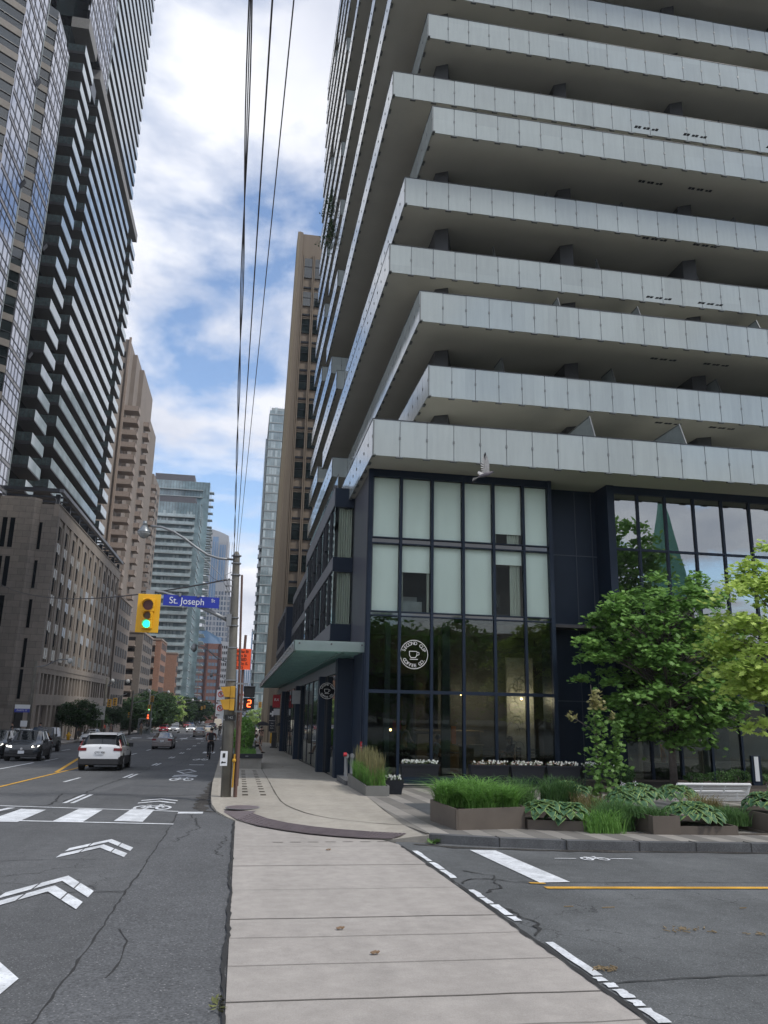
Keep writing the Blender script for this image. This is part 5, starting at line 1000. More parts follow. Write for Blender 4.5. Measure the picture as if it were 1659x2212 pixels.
def nopark(z0, label):
    t = thing('parking_sign', (-.5, 20.5, z0), label, 'sign'); b = MB(); b.box(-.62, -.42, 20.5, 20.515, z0, z0 + .3); b.build('panel', WHT, t, bevel=.004)
    b = MB(); n = 20; b.tube([(-.52 + .065 * math.cos(2 * math.pi * k / n), 20.49, z0 + .2 + .065 * math.sin(2 * math.pi * k / n)) for k in range(n + 1)], .009, 5); b.tube([(-.565, 20.488, z0 + .245), (-.475, 20.488, z0 + .155)], .008, 5); b.build('red_ring', mat('ring_red', (.55, .03, .02), .5), t); text('P', .09, (-.52, 20.492, z0 + .2), FRONT, BLK, t); b = MB(); b.box(-.59, -.52, 20.49, 20.495, z0 + .03, z0 + .045); b.obox((-.59, 20.492, z0 + .037), (.012, 0, .012), (0, .003, 0), (-.008, 0, .008)); b.build('arrow', BLK, t)
nopark(1.76, 'upper white no parking sign behind the concrete pole'); nopark(1.42, 'lower white no parking sign behind the concrete pole')
b = MB(); b.tube([(.02, 24, g(0, 24) + .1), (-.02, 24, 2.7), (-.0, 24.0, 3.75)], .04, 8); tag(b.build('sign_post', RUST), 'thin rusty steel post carrying the orange notice behind the concrete pole', 'post')
t = thing('closure_sign', (-.1, 23.9, 2.75), 'bright orange road closure notice half hidden by the concrete pole', 'sign'); b = MB(); b.box(-.42, .19, 23.9, 23.92, 2.73, 3.34); b.build('panel', mat('notice_orange', (.85, .09, .015), .6, var=.03, emit=None), t)
for k, s_ in enumerate(('Nicholas St', 'Phipps St', 'CLOSED', 'Jul 21 - Oct 15,', '2025')): text(s_, .12, (-.12, 23.895, 3.26 - k * .118), FRONT, BLK, t, sx=.86 if k != 3 else .62)
for k, z in enumerate((1.9, 1.62)):
    t = thing('small_sign', (.0, 26, z), ('higher', 'lower')[k] + ' small white regulation sign on the post between the pole and the countdown signal', 'sign'); b = MB(); b.box(-.09, .07, 26, 26.01, z, z + .24); b.build('panel', WHT, t); b = MB(); n = 16; b.tube([(-.01 + .05 * math.cos(2 * math.pi * q / n), 25.99, z + .14 + .05 * math.sin(2 * math.pi * q / n)) for q in range(n + 1)], .008, 5); b.tube([(-.045, 25.99, z + .175), (.025, 25.99, z + .105)], .007, 5); b.build('red_ring', MC['ring_red'], t)
# overhead wires
WIRE = mat('wire_black', (.045, .042, .045), .6)
b = MB(); P0 = [(-.42 + .22 * k / 60, 20.2 - 40 * k / 60, 5.42 + .35 * math.sin(math.pi * k / 60 * .9) * -1 + .0) for k in range(61)]
def wire(mb, a, c, sag, r, n=40, tw=0, ph=0):
    pts = []
    for k in range(n + 1):
        t_ = k / n; x, y, z = (a[i] + (c[i] - a[i]) * t_ for i in range(3)); z -= sag * 4 * t_ * (1 - t_)
        if tw: x += .013 * math.sin(k * tw + ph); z += .013 * math.cos(k * tw + ph)
        pts.append((x, y, z))
    mb.tube(pts, r, 6)
w_ = MB(); wire(w_, (-.42, 20.2, 5.3), (.137, -22, 6.6), .15, .0048, 130, .42, 0); wire(w_, (-.42, 20.2, 5.3), (.137, -22, 6.6), .15, .0048, 130, .42, 3.14); wire(w_, (-.42, 20.2, 5.3), (.137, -22, 6.6), .15, .004, 40); tag(w_.build('overhead_cable', WIRE), 'thick twisted overhead cable, leftmost of the three wires', 'cable')
w_ = MB(); wire(w_, (-.37, 20.2, 5.36), (.38, -22, 6.6), .12, .0062); tag(w_.build('overhead_wire', WIRE), 'plain overhead wire, middle of the three', 'wire'); w_ = MB(); wire(w_, (-.33, 20.2, 5.38), (.64, -22, 6.6), .12, .0046); tag(w_.build('overhead_wire', WIRE), 'thin overhead wire, rightmost of the three', 'wire')
w_ = MB(); wire(w_, (-.5, 20.2, 4.82), (-17.66, 60, 9.9), .75, .02); tag(w_.build('cross_wire', WIRE), 'thin wire crossing the wide street from the concrete pole', 'wire'); w_ = MB(); wire(w_, (-.5, 20.2, 4.82), (-1.0, 20.2, 4.9), .1, .006, 10); w_.tube([(-.45, 20.15, 5.0), (-.62, 20.15, 4.9), (-.5, 20.15, 4.6), (-.38, 20.15, 4.4)], .006, 5); tag(w_.build('loose_wire', WIRE), 'short loose wires dangling at the pole top', 'wire')
# ---------------- far street poles and lamps ----------------
def lampost(x, y, zt, arms, label, wood=False):
    t = thing('lamp_post', (x, y, g(x, y) + .1), label, 'street lamp', 'lamp posts along the wide street'); z0 = g(x, y) + .1; b = MB(); b.tube([(x, y, z0), (x, y, zt)], [.17, .12], 8); b.build('post', POLE, t, smooth=True)
    for lx, lz in arms:
        b = MB(); b.tube([(x, y, lz - .75), (x + (lx - x) * .3, y, lz - .6), (x + (lx - x) * .65, y, lz - .05), (lx, y, lz)], .05, 6); b.build('arm', GALV, t); b = MB(); b.tube([(lx, y, lz + .12), (lx, y, lz - .05), (lx, y, lz - .25), (lx, y, lz - .38)], [.08, .22, .22, .05], 10); b.build('lamp_head', mat('far_lamp', (.55, .56, .55), .3), t, smooth=True)
lampost(-18.2, 75, 5.25, [(-15.35, 5.5)], 'nearest lamp post on the far side, in front of the stone building')
lampost(-15.2, 95, 4.6, [(-14.6, 4.4), (-12.92, 4.4)], 'dark post with two lamp arms beyond the young tree')
lampost(-15.3, 119, 3.65, [(-13.13, 3.8)], 'lamp post with one lamp beside the bus shelter'); lampost(-14.9, 137, 4.2, [(-12.0, 4.0)], 'lamp post just behind the bus shelter'); lampost(-14.6, 175, 3.2, [(-10.2, 3.1)], 'lamp post by the pale bright tree'); lampost(-14.6, 215, 3.4, [(-10.5, 3.2)], 'more distant lamp post among the trees'); lampost(-14.6, 270, 3.0, [(-10.5, 3.3)], 'farthest lamp post on the far side')
for k, (y, zt, lx) in enumerate(((52, 5.3, -3.2), (88, 5.0, -3.4), (130, 4.6, -3.6), (180, 4.2, -3.8))):
    x = -1.0; t = thing('lamp_post', (x, y, g(x, y) + .1), ('nearest', 'second', 'third', 'fourth')[k] + ' lamp behind the corner pole on the near sidewalk, lamp arm over the street', 'street lamp', 'lamp posts on the near sidewalk'); b = MB(); b.tube([(x + .1, y, g(x, y)), (x, y, zt)], [.15, .1], 8); b.build('post', POLE, t, smooth=True)
    b = MB(); b.tube([(x, y, zt - .9), (x - .8, y, zt - .55), (x - 1.5, y, zt + .0), (lx, y, zt + .2)], .04, 6); b.build('arm', GALV, t); b = MB(); b.tube([(lx, y, zt + .25), (lx, y, zt + .1), (lx, y, zt - .15), (lx, y, zt - .28)], [.06, .17, .17, .05], 10); b.build('lamp_head', GALV, t, smooth=True)
def farsig(x, y, zt, label, s=1.0, col=SYD, lit=None, grp='distant traffic signals'):
    t = thing('traffic_signal', (x, y, zt - .95 * s), label, 'traffic light', grp); b = MB(); b.box(x - .24 * s, x + .24 * s, y, y + .2, zt - .95 * s, zt); b.build('housing', col, t)
    for k in range(3): b = MB(); b.disc((x, y - .02, zt - (.2 + .28 * k) * s), (0, 1, 0), .1 * s, .03, 10); b.build('lens', mat('far_green', (.1, .8, .4), .4, emit=(.3, 1, .5), es=1) if lit == k else mat('far_lens_dark', (.05, .04, .03), .4), t)
farsig(-14.7, 95, 2.25, 'left one of two amber signals hung under the double lamp post', .9); farsig(-14.1, 95, 2.4, 'right one of two amber signals hung under the double lamp post', .9)
farsig(-12.6, 119, 3.0, 'higher orange signal on the mast arm over the bus shelter', .9); farsig(-12.9, 119, 1.75, 'yellow signal with a lit green lens above the bus shelter', .9, SY, 2)
farsig(-11.3, 240, 1.7, 'small distant signal, left one of a pair over the street', 1.0); farsig(-10.5, 240, 2.0, 'small distant signal, right one of a pair over the street', 1.0); farsig(-16.3, 125, .6, 'signal half hidden in the trees left of the bus shelter', .9); farsig(3.4, 150, 2.7, 'orange signal over the near sidewalk under the canopy end', 1.1)
t = thing('walk_signal', (-12.95, 118.9, -.3), 'small black walk signal lit red beside the bus shelter', 'pedestrian signal'); b = MB(); b.box(-13.15, -12.75, 118.9, 119.1, -.3, .5); b.build('housing', BLK, t); b = MB(); b.box(-13.08, -12.82, 118.87, 118.89, -.2, .1); b.box(-13.06, -12.84, 118.87, 118.89, .2, .4); b.build('screen', mat('far_red', (.5, .05, .02), .4, emit=(1, .15, .05), es=1.2), t)
b = MB(); b.tube([(-12.6, 119.2, g(-12, 119)), (-12.6, 119.2, 2.6)], .07, 8); tag(b.build('signal_post', GALV), 'thin steel post of the signals by the bus shelter', 'post')
b = MB(); b.tube([(-15.2, 119.1, 1.9), (-13.6, 119.1, 2.3), (-12.2, 119.1, 2.75)], .06, 6); tag(b.build('mast_arm', GALV), 'slanting signal arm over the bus shelter', 'signal arm'); b = MB(); b.tube([(-15.2, 95.1, 1.7), (-14.3, 95.1, 2.3), (-12.9, 95.1, 2.9)], .06, 6); tag(b.build('mast_arm', GALV), 'dark slanting signal arm on the double lamp post', 'signal arm')
t = thing('back_sign', (-15.6, 94, .4), 'blank grey back of a large road sign in front of the stone building', 'sign'); b = MB(); b.box(-16.5, -14.9, 94, 94.06, .0, 1.5); b.build('panel', GREYS, t); b = MB(); b.tube([(-15.6, 94.1, g(-15, 94)), (-15.6, 94.1, 1.4)], .05, 6); b.build('post', GALV, t)
t = thing('name_sign', (-18.6, 74.5, .9), 'white and blue street name sign beside the nearest far lamp post', 'street sign'); b = MB(); b.box(-19.35, -18.1, 74.5, 74.55, 1.15, 1.5); b.build('white_top', WHT, t); b = MB(); b.box(-19.35, -18.1, 74.49, 74.56, .85, 1.15); b.build('blue_panel', MC['sign_blue'], t); text('PHIPPS ST', .2, (-18.72, 74.48, 1.0), FRONT, WHT, t)
b = MB(); b.box(-18.75, -18.2, 74.6, 74.65, -.35, .15); tag(b.build('parking_sign', WHT), 'white parking sign under the blue name sign across the street', 'sign')
t = thing('bus_shelter', (-13.9, 125, g(-14, 125) + .1), 'glass bus shelter in front of the street trees', 'bus shelter'); z0 = g(-14, 125) + .1; b = MB(); b.box(-14.9, -13.0, 124.5, 126, z0 + 2.1, z0 + 2.25); b.build('roof', GALV, t); b = MB(); b.box(-14.85, -14.82, 124.6, 125.9, z0, z0 + 2.1); b.box(-14.8, -13.1, 125.9, 125.93, z0, z0 + 2.1); b.build('glass_wall', GSHOP, t)
for x in (-14.85, -13.05):
    b = MB(); b.box(x - .05, x + .05, 124.5, 124.6, z0, z0 + 2.1); b.build('post', GALV, t)
t = thing('hydrant', (-16.2, 88, g(-16, 88) + .12), 'yellow fire hydrant on the far sidewalk by the young tree', 'hydrant'); z0 = g(-16, 88) + .12; b = MB(); b.tube([(-17.3, 88, z0), (-17.3, 88, z0 + .6), (-17.3, 88, z0 + .8)], [.16, .15, .06], 10); b.build('body', SY, t, smooth=True); b = MB(); b.disc((-17.3, 87.9, z0 + .5), (0, 1, 0), .09, .4, 10); b.disc((-17.3, 88, z0 + .5), (1, 0, 0), .07, .5, 10); b.build('outlet', SY, t)
t = thing('bollard', (3.3, 86, g(3, 86) + .12), 'yellow bollard at the corner of the brown tower', 'bollard'); b = MB(); b.tube([(3.3, 86, g(3, 86)), (3.3, 86, g(3, 86) + 1.15)], .12, 10); b.build('post', SY, t, smooth=True); b = MB(); b.disc((3.3, 86, g(3, 86) + 1.15), (0, 0, 1), .12, .06, 10); b.build('cap', SYD, t)
t = thing('waste_bin', (3.0, 71, g(3, 71) + .12), 'narrow black bin standing by the far shop column', 'bin'); z0 = g(3, 71) + .12; b = MB(); b.box(2.75, 3.15, 70.8, 71.2, z0, z0 + 1.3); b.build('body', BLK, t); b = MB(); b.box(2.65, 3.25, 70.7, 71.3, z0, z0 + .1); b.build('base', BLK, t)
# hydrant connection on the cafe corner and its red notice
t = thing('standpipe', (3.5, 26.2, g(3.5, 26) + .3), 'pair of grey standpipes with a red cap at the cafe corner', 'standpipe'); z0 = g(3.5, 26) + .28
for k, x in enumerate((3.42, 3.6)): b = MB(); b.tube([(x, 26.1, z0), (x, 26.1, .2)], .06, 10, 0); b.disc((x, 26.0, .22), (0, 1, 0), .07, .2, 12); b.build('pipe', GALV, t, smooth=False)
b = MB(); b.disc((3.36, 25.9, .26), (1, 0, 0), .06, .1, 10); b.build('red_cap', REDS, t)
b = MB(); b.box(3.2, 4.1, 24.4, 26.6, g(3.5, 26), g(3.5, 26) + .3); tag(b.build('stone_plinth', STONEK), 'low dark granite plinth at the cafe corner', 'plinth')
t = thing('red_notice', (3.9, 25.98, .4), 'small red notice fixed to the dark pillar above the grass planter', 'notice'); b = MB(); b.box(3.84, 4.03, 25.96, 25.98, .28, .66); b.build('panel', mat('notice_red', (.45, .02, .03), .5), t)
for k, s_ in enumerate(('FIRE', 'ROUTE', 'NO PARK')): text(s_, .07, (3.935, 25.955, .58 - k * .1), FRONT, WHT, t, sx=.7)
# ---------------- planters ----------------
CORT = mat('bronze_planter', (.115, .095, .078), .6, var=.15, vs=1.5); CORTG = mat('grey_planter', (.15, .15, .14), .6, var=.12, vs=1.5); SOIL = mat('soil', (.03, .022, .016), .95)
def planter(label, poly, zt, m=CORT, th=.03, name='planter_box', group=None):
    cx_ = sum(p[0] for p in poly) / len(poly); cy_ = sum(p[1] for p in poly) / len(poly); t = thing(name, (cx_, cy_, g(cx_, cy_) + .12), label, 'planter', group); n = len(poly); b = MB()
    a = sum(poly[i][0] * poly[(i + 1) % n][1] - poly[(i + 1) % n][0] * poly[i][1] for i in range(n))
    if a < 0: poly = poly[::-1]
    for i in range(n):
        p, q = Vector(poly[i]), Vector(poly[(i + 1) % n]); d = (q - p).normalized(); nn = Vector((-d.y, d.x)) * th
        b.add([(p.x, p.y, g(*p) + .1), (q.x, q.y, g(*q) + .1), (q.x, q.y, zt), (p.x, p.y, zt), (p.x + nn.x, p.y + nn.y, zt), (q.x + nn.x, q.y + nn.y, zt), (q.x + nn.x, q.y + nn.y, zt - .3), (p.x + nn.x, p.y + nn.y, zt - .3)], [(0, 1, 2, 3), (3, 2, 5, 4), (4, 5, 6, 7)])
    b.build('wall', m, t); s = MB(); c = Vector((cx_, cy_)); s.poly([(c.x + (p[0] - c.x) * .98, c.y + (p[1] - c.y) * .98, zt - .06) for p in poly]); s.build('soil', SOIL, t); return t
planter('bronze planter full of feathery grass beside the cafe corner', [(3.19, 20.4), (3.80, 20.45), (3.9, 24.3), (3.25, 24.3)], -.19, CORTG)
planter('largest bronze planter with tall green grass nearest the kerb corner', [(3.53, 14.87), (3.63, 13.4), (4.95, 13.75), (5.1, 15.4)], .08)
planter('low bronze planter with variegated leaves right of the largest grass planter', [(4.97, 13.68), (5.92, 13.42), (6.0, 14.6), (5.05, 14.9)], -.12)
planter('very low bronze planter edge in front of the long grass', [(5.93, 13.2), (7.0, 13.2), (7.0, 15.2), (6.0, 15.2)], -.285)
planter('bronze planter step between the long grass and the wide hostas', [(7.0, 13.14), (7.5, 13.14), (7.5, 14.6), (7.0, 14.6)], 0.0); planter('wide bronze planter under the biggest hosta', [(7.51, 13.18), (8.6, 13.18), (8.6, 14.6), (7.51, 14.6)], -.17); planter('low bronze planter holding dark fine foliage near the right edge', [(8.62, 13.25), (9.3, 13.25), (9.3, 14.8), (8.62, 14.8)], -.3); planter('bronze planter at the right edge of the picture', [(9.32, 13.2), (11, 13.2), (11, 14.6), (9.32, 14.6)], 0.0)
for k, (x0, x1, x2) in enumerate(((3.6, 3.6, 3.6),)): pass
planter('small bronze planter box at the foot of the trimmed bush', [(10.6, 21.4), (11.3, 21.4), (11.3, 22), (10.6, 22)], -.4, CORT)
planter('long low planter bed under the maple along the lobby window', [(10.9, 22.6), (24, 22.6), (24, 25.6), (10.9, 25.6)], -.42, CORT)
t = thing('flower_pot', (4.05, 21.3, g(4, 21) + .12), 'square black flower pot beside the grey grass planter', 'flower pot'); b = MB(); z0 = g(4, 21) + .12; b.add([(3.86, 21.1, z0), (4.24, 21.1, z0), (4.24, 21.5, z0), (3.86, 21.5, z0), (3.80, 21.04, z0 + .36), (4.3, 21.04, z0 + .36), (4.3, 21.56, z0 + .36), (3.8, 21.56, z0 + .36)], [(0, 3, 2, 1), (0, 1, 5, 4), (1, 2, 6, 5), (2, 3, 7, 6), (3, 0, 4, 7)]); b.build('pot', BLKM, t); b = MB(); b.poly([(3.82, 21.06, z0 + .33), (4.28, 21.06, z0 + .33), (4.28, 21.54, z0 + .33), (3.82, 21.54, z0 + .33)]); b.build('soil', SOIL, t)
LEAFM = mat('trough_leaf', (.08, .13, .04), .6); FLW = mat('white_petal', (.72, .74, .70), .7, var=.05); FLR = mat('russet_leaf', (.22, .08, .05), .7)
def flowers(t, x0, x1, y, z, n, seed, red=.2, w=.16):
    rr = random.Random(seed); a, b, c = MB(), MB(), MB()
    for k in range(n):
        x, yy, zz = rr.uniform(x0, x1), y + rr.uniform(-w, w), z + rr.uniform(.0, .10) ; s = rr.uniform(.02, .04); an = rr.uniform(0, 6.28); q = a if rr.random() > red else c
        d = Vector((math.cos(an), math.sin(an), rr.uniform(-.3, .6))) * s * 1.3; e = Vector((-math.sin(an), math.cos(an), 0)) * s * .7; p = Vector((x, yy, zz)); q.poly([p - d, p - e, p + d, p + e])
        if rr.random() < .22:
            p = p + Vector((0, -.03, .03)); rr2 = rr.uniform(.014, .026)
            for m_ in range(5): th = m_ * 1.257 + an; b.poly([p, p + Vector((math.cos(th - .5), -.3, math.sin(th - .5))) * rr2, p + Vector((math.cos(th), -.2, math.sin(th))) * rr2 * 1.4, p + Vector((math.cos(th + .5), -.3, math.sin(th + .5))) * rr2])
    a.build('leaves', LEAFM, t); b.build('flowers', FLW, t); c.build('red_leaves', FLR, t)
t = thing('pot_flowers', (4.05, 21.3, z0 + .33), 'silvery white flowers in the square black pot', 'flowers'); flowers(t, 3.84, 4.26, 21.3, z0 + .34, 110, 2, 0)
for k, (x0, x1) in enumerate(((4.78, 5.95), (6.92, 8.12), (8.18, 9.26), (9.33, 10.42), (10.5, 11.55))):
    nm = ('first', 'second', 'third', 'fourth', 'fifth')[k]; y0, y1 = 23.85, 24.2; zt = .11 - .006 * k; t = thing('flower_trough', ((x0 + x1) / 2, 24, g(x0, 24) + .12), nm + ' black flower trough on legs counted from the cafe corner', 'planter', 'black troughs along the cafe window'); b = MB()
    b.add([(x0 + .05, y0 + .05, zt - .36), (x1 - .05, y0 + .05, zt - .36), (x1 - .05, y1 - .05, zt - .36), (x0 + .05, y1 - .05, zt - .36), (x0, y0, zt), (x1, y0, zt), (x1, y1, zt), (x0, y1, zt)], [(0, 3, 2, 1), (0, 1, 5, 4), (1, 2, 6, 5), (2, 3, 7, 6), (3, 0, 4, 7)]); b.box(x0 - .02, x1 + .02, y0 - .02, y0 + .02, zt - .03, zt + .01); b.build('box', BLKM, t)
    for x in (x0 + .06, x1 - .06):
        for y in (y0 + .05, y1 - .05): q = MB(); q.box(x - .02, x + .02, y - .02, y + .02, g(x, y) + .12, zt - .3); q.build('leg', BLKM, t)
    q = MB(); q.box(x0 + .06, x1 - .06, y0 + .04, y0 + .06, zt - .62, zt - .58); q.build('rail', BLKM, t)
    f_ = thing('trough_flowers', ((x0 + x1) / 2, 24, zt), 'white flowers and low leaves filling the ' + nm + ' trough from the cafe corner', 'flowers', 'flowers in the black troughs'); flowers(f_, x0 + .05, x1 - .05, 24, zt + .0, 380 if k in (0, 4) else 260, 10 + k, .12 if k in (0, 4) else .45)
# ---------------- bench, stele ----------------
t = thing('bench', (13.0, 20.9, g(13, 20.9) + .12), 'white slatted metal bench with its back to the street', 'bench'); BW_ = mat('bench_white', (.74, .75, .76), .4, var=.04); z0 = g(13, 20.9) + .13; z1 = -.15
for x in (11.9, 14.1): b = MB(); b.tube([(x, 20.86, z1), (x - .0, 20.9, z1 - .05), (x - .02, 21.05, z0 + .1), (x - .02, 21.1, z0)], .032, 8); b.tube([(x - .02, 21.0, z0 + .22), (x - .02, 21.45, z0 + .2), (x - .02, 21.5, z0)], .028, 8); b.build('end_frame', BW_, t)
b = MB(); b.tube([(11.9, 20.86, z1), (14.1, 20.86, z1)], .04, 8); b.build('top_rail', BW_, t)
b = MB()
for k in range(10): zz = z1 - .07 - k * .04; b.tube([(11.92, 20.87 + k * .015, zz), (14.08, 20.87 + k * .015, zz)], .013, 6)
b.build('backrest', BW_, t); b = MB()
for x in (12.65, 13.35): b.tube([(x, 20.85, z1), (x, 21.02, z0 + .2)], .02, 6)
b.build('back_support', BW_, t); b = MB()
for k in range(8): b.tube([(11.92, 21.05 + k * .055, z0 + .24), (14.08, 21.05 + k * .055, z0 + .24)], .014, 6)
b.build('seat', BW_, t)
t = thing('light_stele', (16.9, 24.5, g(17, 24)), 'slim dark stele with a white panel at the right edge', 'stele'); b = MB(); b.box(16.62, 16.95, 24.4, 24.5, -1.0, .45); b.build('body', NAVY, t); b = MB(); b.box(16.7, 16.85, 24.38, 24.4, -.35, .42); b.build('white_panel', WHT, t)
# ---------------- vegetation ----------------
def foliage(name, base, hi, var=.3):
    if name in MC: return MC[name]
    m = bpy.data.materials.new(name); m.use_nodes = True; t = m.node_tree; b = t.nodes['Principled BSDF']; b.inputs['Roughness'].default_value = .55; b.inputs['Specular IOR Level'].default_value = .3
    tx = N(t, 'ShaderNodeTexCoord'); nz = N(t, 'ShaderNodeTexNoise', i_Scale=1.7, i_Detail=3); t.links.new(tx.outputs['Object'], nz.inputs['Vector']); n2_ = N(t, 'ShaderNodeTexNoise', i_Scale=14, i_Detail=2); t.links.new(tx.outputs['Object'], n2_.inputs['Vector'])
    ad = N(t, 'ShaderNodeMath', operation='ADD'); t.links.new(nz.outputs[0], ad.inputs[0]); t.links.new(n2_.outputs[0], ad.inputs[1]); ml = N(t, 'ShaderNodeMath', operation='MULTIPLY'); t.links.new(ad.outputs[0], ml.inputs[0]); ml.inputs[1].default_value = .5
    rp = N(t, 'ShaderNodeValToRGB'); rp.color_ramp.elements[0].position = .36; rp.color_ramp.elements[1].position = .64; rp.color_ramp.elements[0].color = (*base, 1); rp.color_ramp.elements[1].color = (*hi, 1); t.links.new(ml.outputs[0], rp.inputs[0]); t.links.new(rp.outputs[0], b.inputs['Base Color'])
    tr = N(t, 'ShaderNodeBsdfTranslucent'); t.links.new(rp.outputs[0], tr.inputs[0]); mixs = N(t, 'ShaderNodeMixShader'); mixs.inputs[0].default_value = .35; o = t.nodes['Material Output']; t.links.new(b.outputs[0], mixs.inputs[1]); t.links.new(tr.outputs[0], mixs.inputs[2]); t.links.new(mixs.outputs[0], o.inputs[0])
    MC[name] = m; return m
F1 = foliage('maple_green', (.10, .22, .05), (.26, .46, .11)); F2 = foliage('maple_sunlit', (.30, .44, .08), (.62, .76, .20)); F3 = foliage('street_tree', (.024, .055, .018), (.055, .11, .034)); F4 = foliage('sapling_leaf', (.09, .19, .04), (.20, .34, .09)); F5 = foliage('sapling_tip', (.24, .27, .10), (.34, .30, .14)); F6 = foliage('lime_far', (.22, .34, .08), (.42, .55, .18))  # sunlight on the right-edge maple is put into its brighter leaf colour
BARK = mat('bark', (.11, .095, .085), .9, var=.3, vs=6, bump=.6, bs=20)
STAR = [(0, 1), (.22, .45), (.62, .62), (.5, .2), (.95, .05), (.45, -.2), (.4, -.6), (0, -.45), (-.4, -.6), (-.45, -.2), (-.95, .05), (-.5, .2), (-.62, .62), (-.22, .45)]
STAR6 = [(0, 1), (.7, .5), (.8, -.1), (.3, -.6), (-.3, -.6), (-.8, -.1), (-.7, .5)]
DIA = [(0, 1), (.5, 0), (0, -.7), (-.5, 0)]
def leaf(mb, p, s, rr, shape, droop=.5, m=0):
    """one leaf blade, roughly level and drooping outward"""
    a = rr.uniform(0, 6.283); n = Vector((rr.gauss(0, droop), rr.gauss(0, droop) - .25, 1)).normalized(); u = Vector((math.cos(a), math.sin(a), 0)); u = (u - n * u.dot(n)).normalized(); v = n.cross(u); c = Vector(p)
    mb.add([c + (u * x + v * y) * s for x, y in shape], [tuple(range(len(shape)))], m)
def tree(name, label, x, y, zb, ztop, zc0, rx, ry, nclu, nleaf, ls, fm, seed, trunk=.12, shape=STAR6, group=None, lean=(0, 0), cat='tree', flat=.32, crad=.5, top=.75):
    rr = random.Random(seed); t = thing(name, (x, y, zb), label, cat, group); cr = MB(); br = MB(); cz_ = (ztop + zc0) / 2; rz = (ztop - zc0) / 2
    tx_ = [(x + lean[0] * k / 5, y + lean[1] * k / 5, zb + (cz_ + rz * .5 - zb) * k / 5) for k in range(6)]; br.tube(tx_, [trunk * (1 - .15 * k) for k in range(6)], 9)
    for k in range(nclu):
        while True:
            u = Vector((rr.uniform(-1, 1), rr.uniform(-1, 1), rr.uniform(-1, 1)))
            w_ = 1 - .25 * max(0, u.z) ** 2
            if .25 < u.length < 1 * w_: break
        if rr.random() < .6: u = u.normalized() * rr.uniform(.72, 1.02)
        c = Vector((x + lean[0] + u.x * rx * (1 + .15 * math.sin(k)), y + lean[1] + u.y * ry, cz_ + u.z * rz)); h = max(0, min(1, (c.z - zb) / (cz_ + rz * .5 - zb) * .72)); i0 = min(4, int(h * 5)); s0 = Vector(tx_[i0]).lerp(Vector(tx_[i0 + 1]), h * 5 - i0)
        if k % 2 == 0: mid = s0.lerp(c, .5) + Vector((0, 0, .1)); br.tube([s0, mid, c], [trunk * .32, trunk * .18, trunk * .05], 5)
        R_ = crad * rr.uniform(.6, 1.3)
        for q in range(nleaf):
            d = Vector((rr.gauss(0, .5), rr.gauss(0, .5), rr.gauss(0, .5) * flat)) * R_; d.z -= (d.x * d.x + d.y * d.y) * .25 / max(R_, .1); leaf(cr, c + d, ls * rr.uniform(.65, 1.2), rr, shape)
    br.build('trunk', BARK, t, smooth=True); cr.build('crown', fm, t); return t
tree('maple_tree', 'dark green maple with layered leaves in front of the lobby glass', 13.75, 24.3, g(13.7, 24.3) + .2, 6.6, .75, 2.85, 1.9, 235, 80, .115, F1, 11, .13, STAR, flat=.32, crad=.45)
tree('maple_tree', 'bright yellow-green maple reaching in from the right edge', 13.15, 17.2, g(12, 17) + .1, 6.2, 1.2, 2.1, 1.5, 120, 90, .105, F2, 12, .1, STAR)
# sapling in the street planters
t = thing('sapling', (7.2, 15.6, -.25), 'slender young maple with drooping leaves among the kerb planters', 'sapling'); b = MB(); b.tube([(7.2, 15.6, -.35), (7.22, 15.6, .6), (7.15, 15.6, 1.5), (7.1, 15.6, 2.25)], [.025, .02, .014, .006], 6); stems = [((7.2, 15.6, .5), (7.5, 15.55, 1.0), (7.68, 15.55, 1.55)), ((7.15, 15.6, 1.3), (6.85, 15.6, 1.5), (6.62, 15.6, 1.62)), ((7.15, 15.6, 1.25), (7.4, 15.6, 1.5), (7.55, 15.6, 1.66))]
for s_ in stems: b.tube(s_, [.012, .008, .004], 5)
b.build('stem', BARK, t); cr = MB(); tp_ = MB(); rr = random.Random(4)
for k in range(430):
    h = rr.uniform(0, 1) ** .8; z = -.05 + 2.2 * h; r = .24 * (1 - .72 * h) + .04; leaf(cr if z < 1.75 else tp_, (7.18 + rr.gauss(0, r * .6), 15.55 + rr.gauss(0, r * .5), z), rr.uniform(.06, .095) * (1 - .3 * h), rr, STAR, .7)
for k in range(240): h = rr.random(); leaf(cr, (7.45 + .2 * h + rr.gauss(0, .12 * (1.1 - h)), 15.5 + rr.gauss(0, .1), .45 + 1.1 * h), rr.uniform(.05, .08), rr, STAR, .7)
for k in range(16): leaf(tp_, (6.65 + rr.gauss(0, .06), 15.55, 1.6 + rr.gauss(0, .05)), .06, rr, STAR, .7); leaf(tp_, (7.52 + rr.gauss(0, .05), 15.55, 1.64 + rr.gauss(0, .04)), .055, rr, STAR, .7)
cr.build('leaves', F4, t); tp_.build('tip_leaves', F5, t)
GR1 = foliage('grass_green', (.09, .22, .04), (.22, .42, .10)); GR2 = foliage('grass_plume', (.17, .17, .08), (.28, .25, .12)); GR3 = foliage('grass_dark', (.055, .13, .04), (.13, .25, .08)); GR4 = foliage('grass_straw', (.16, .15, .06), (.28, .22, .10))
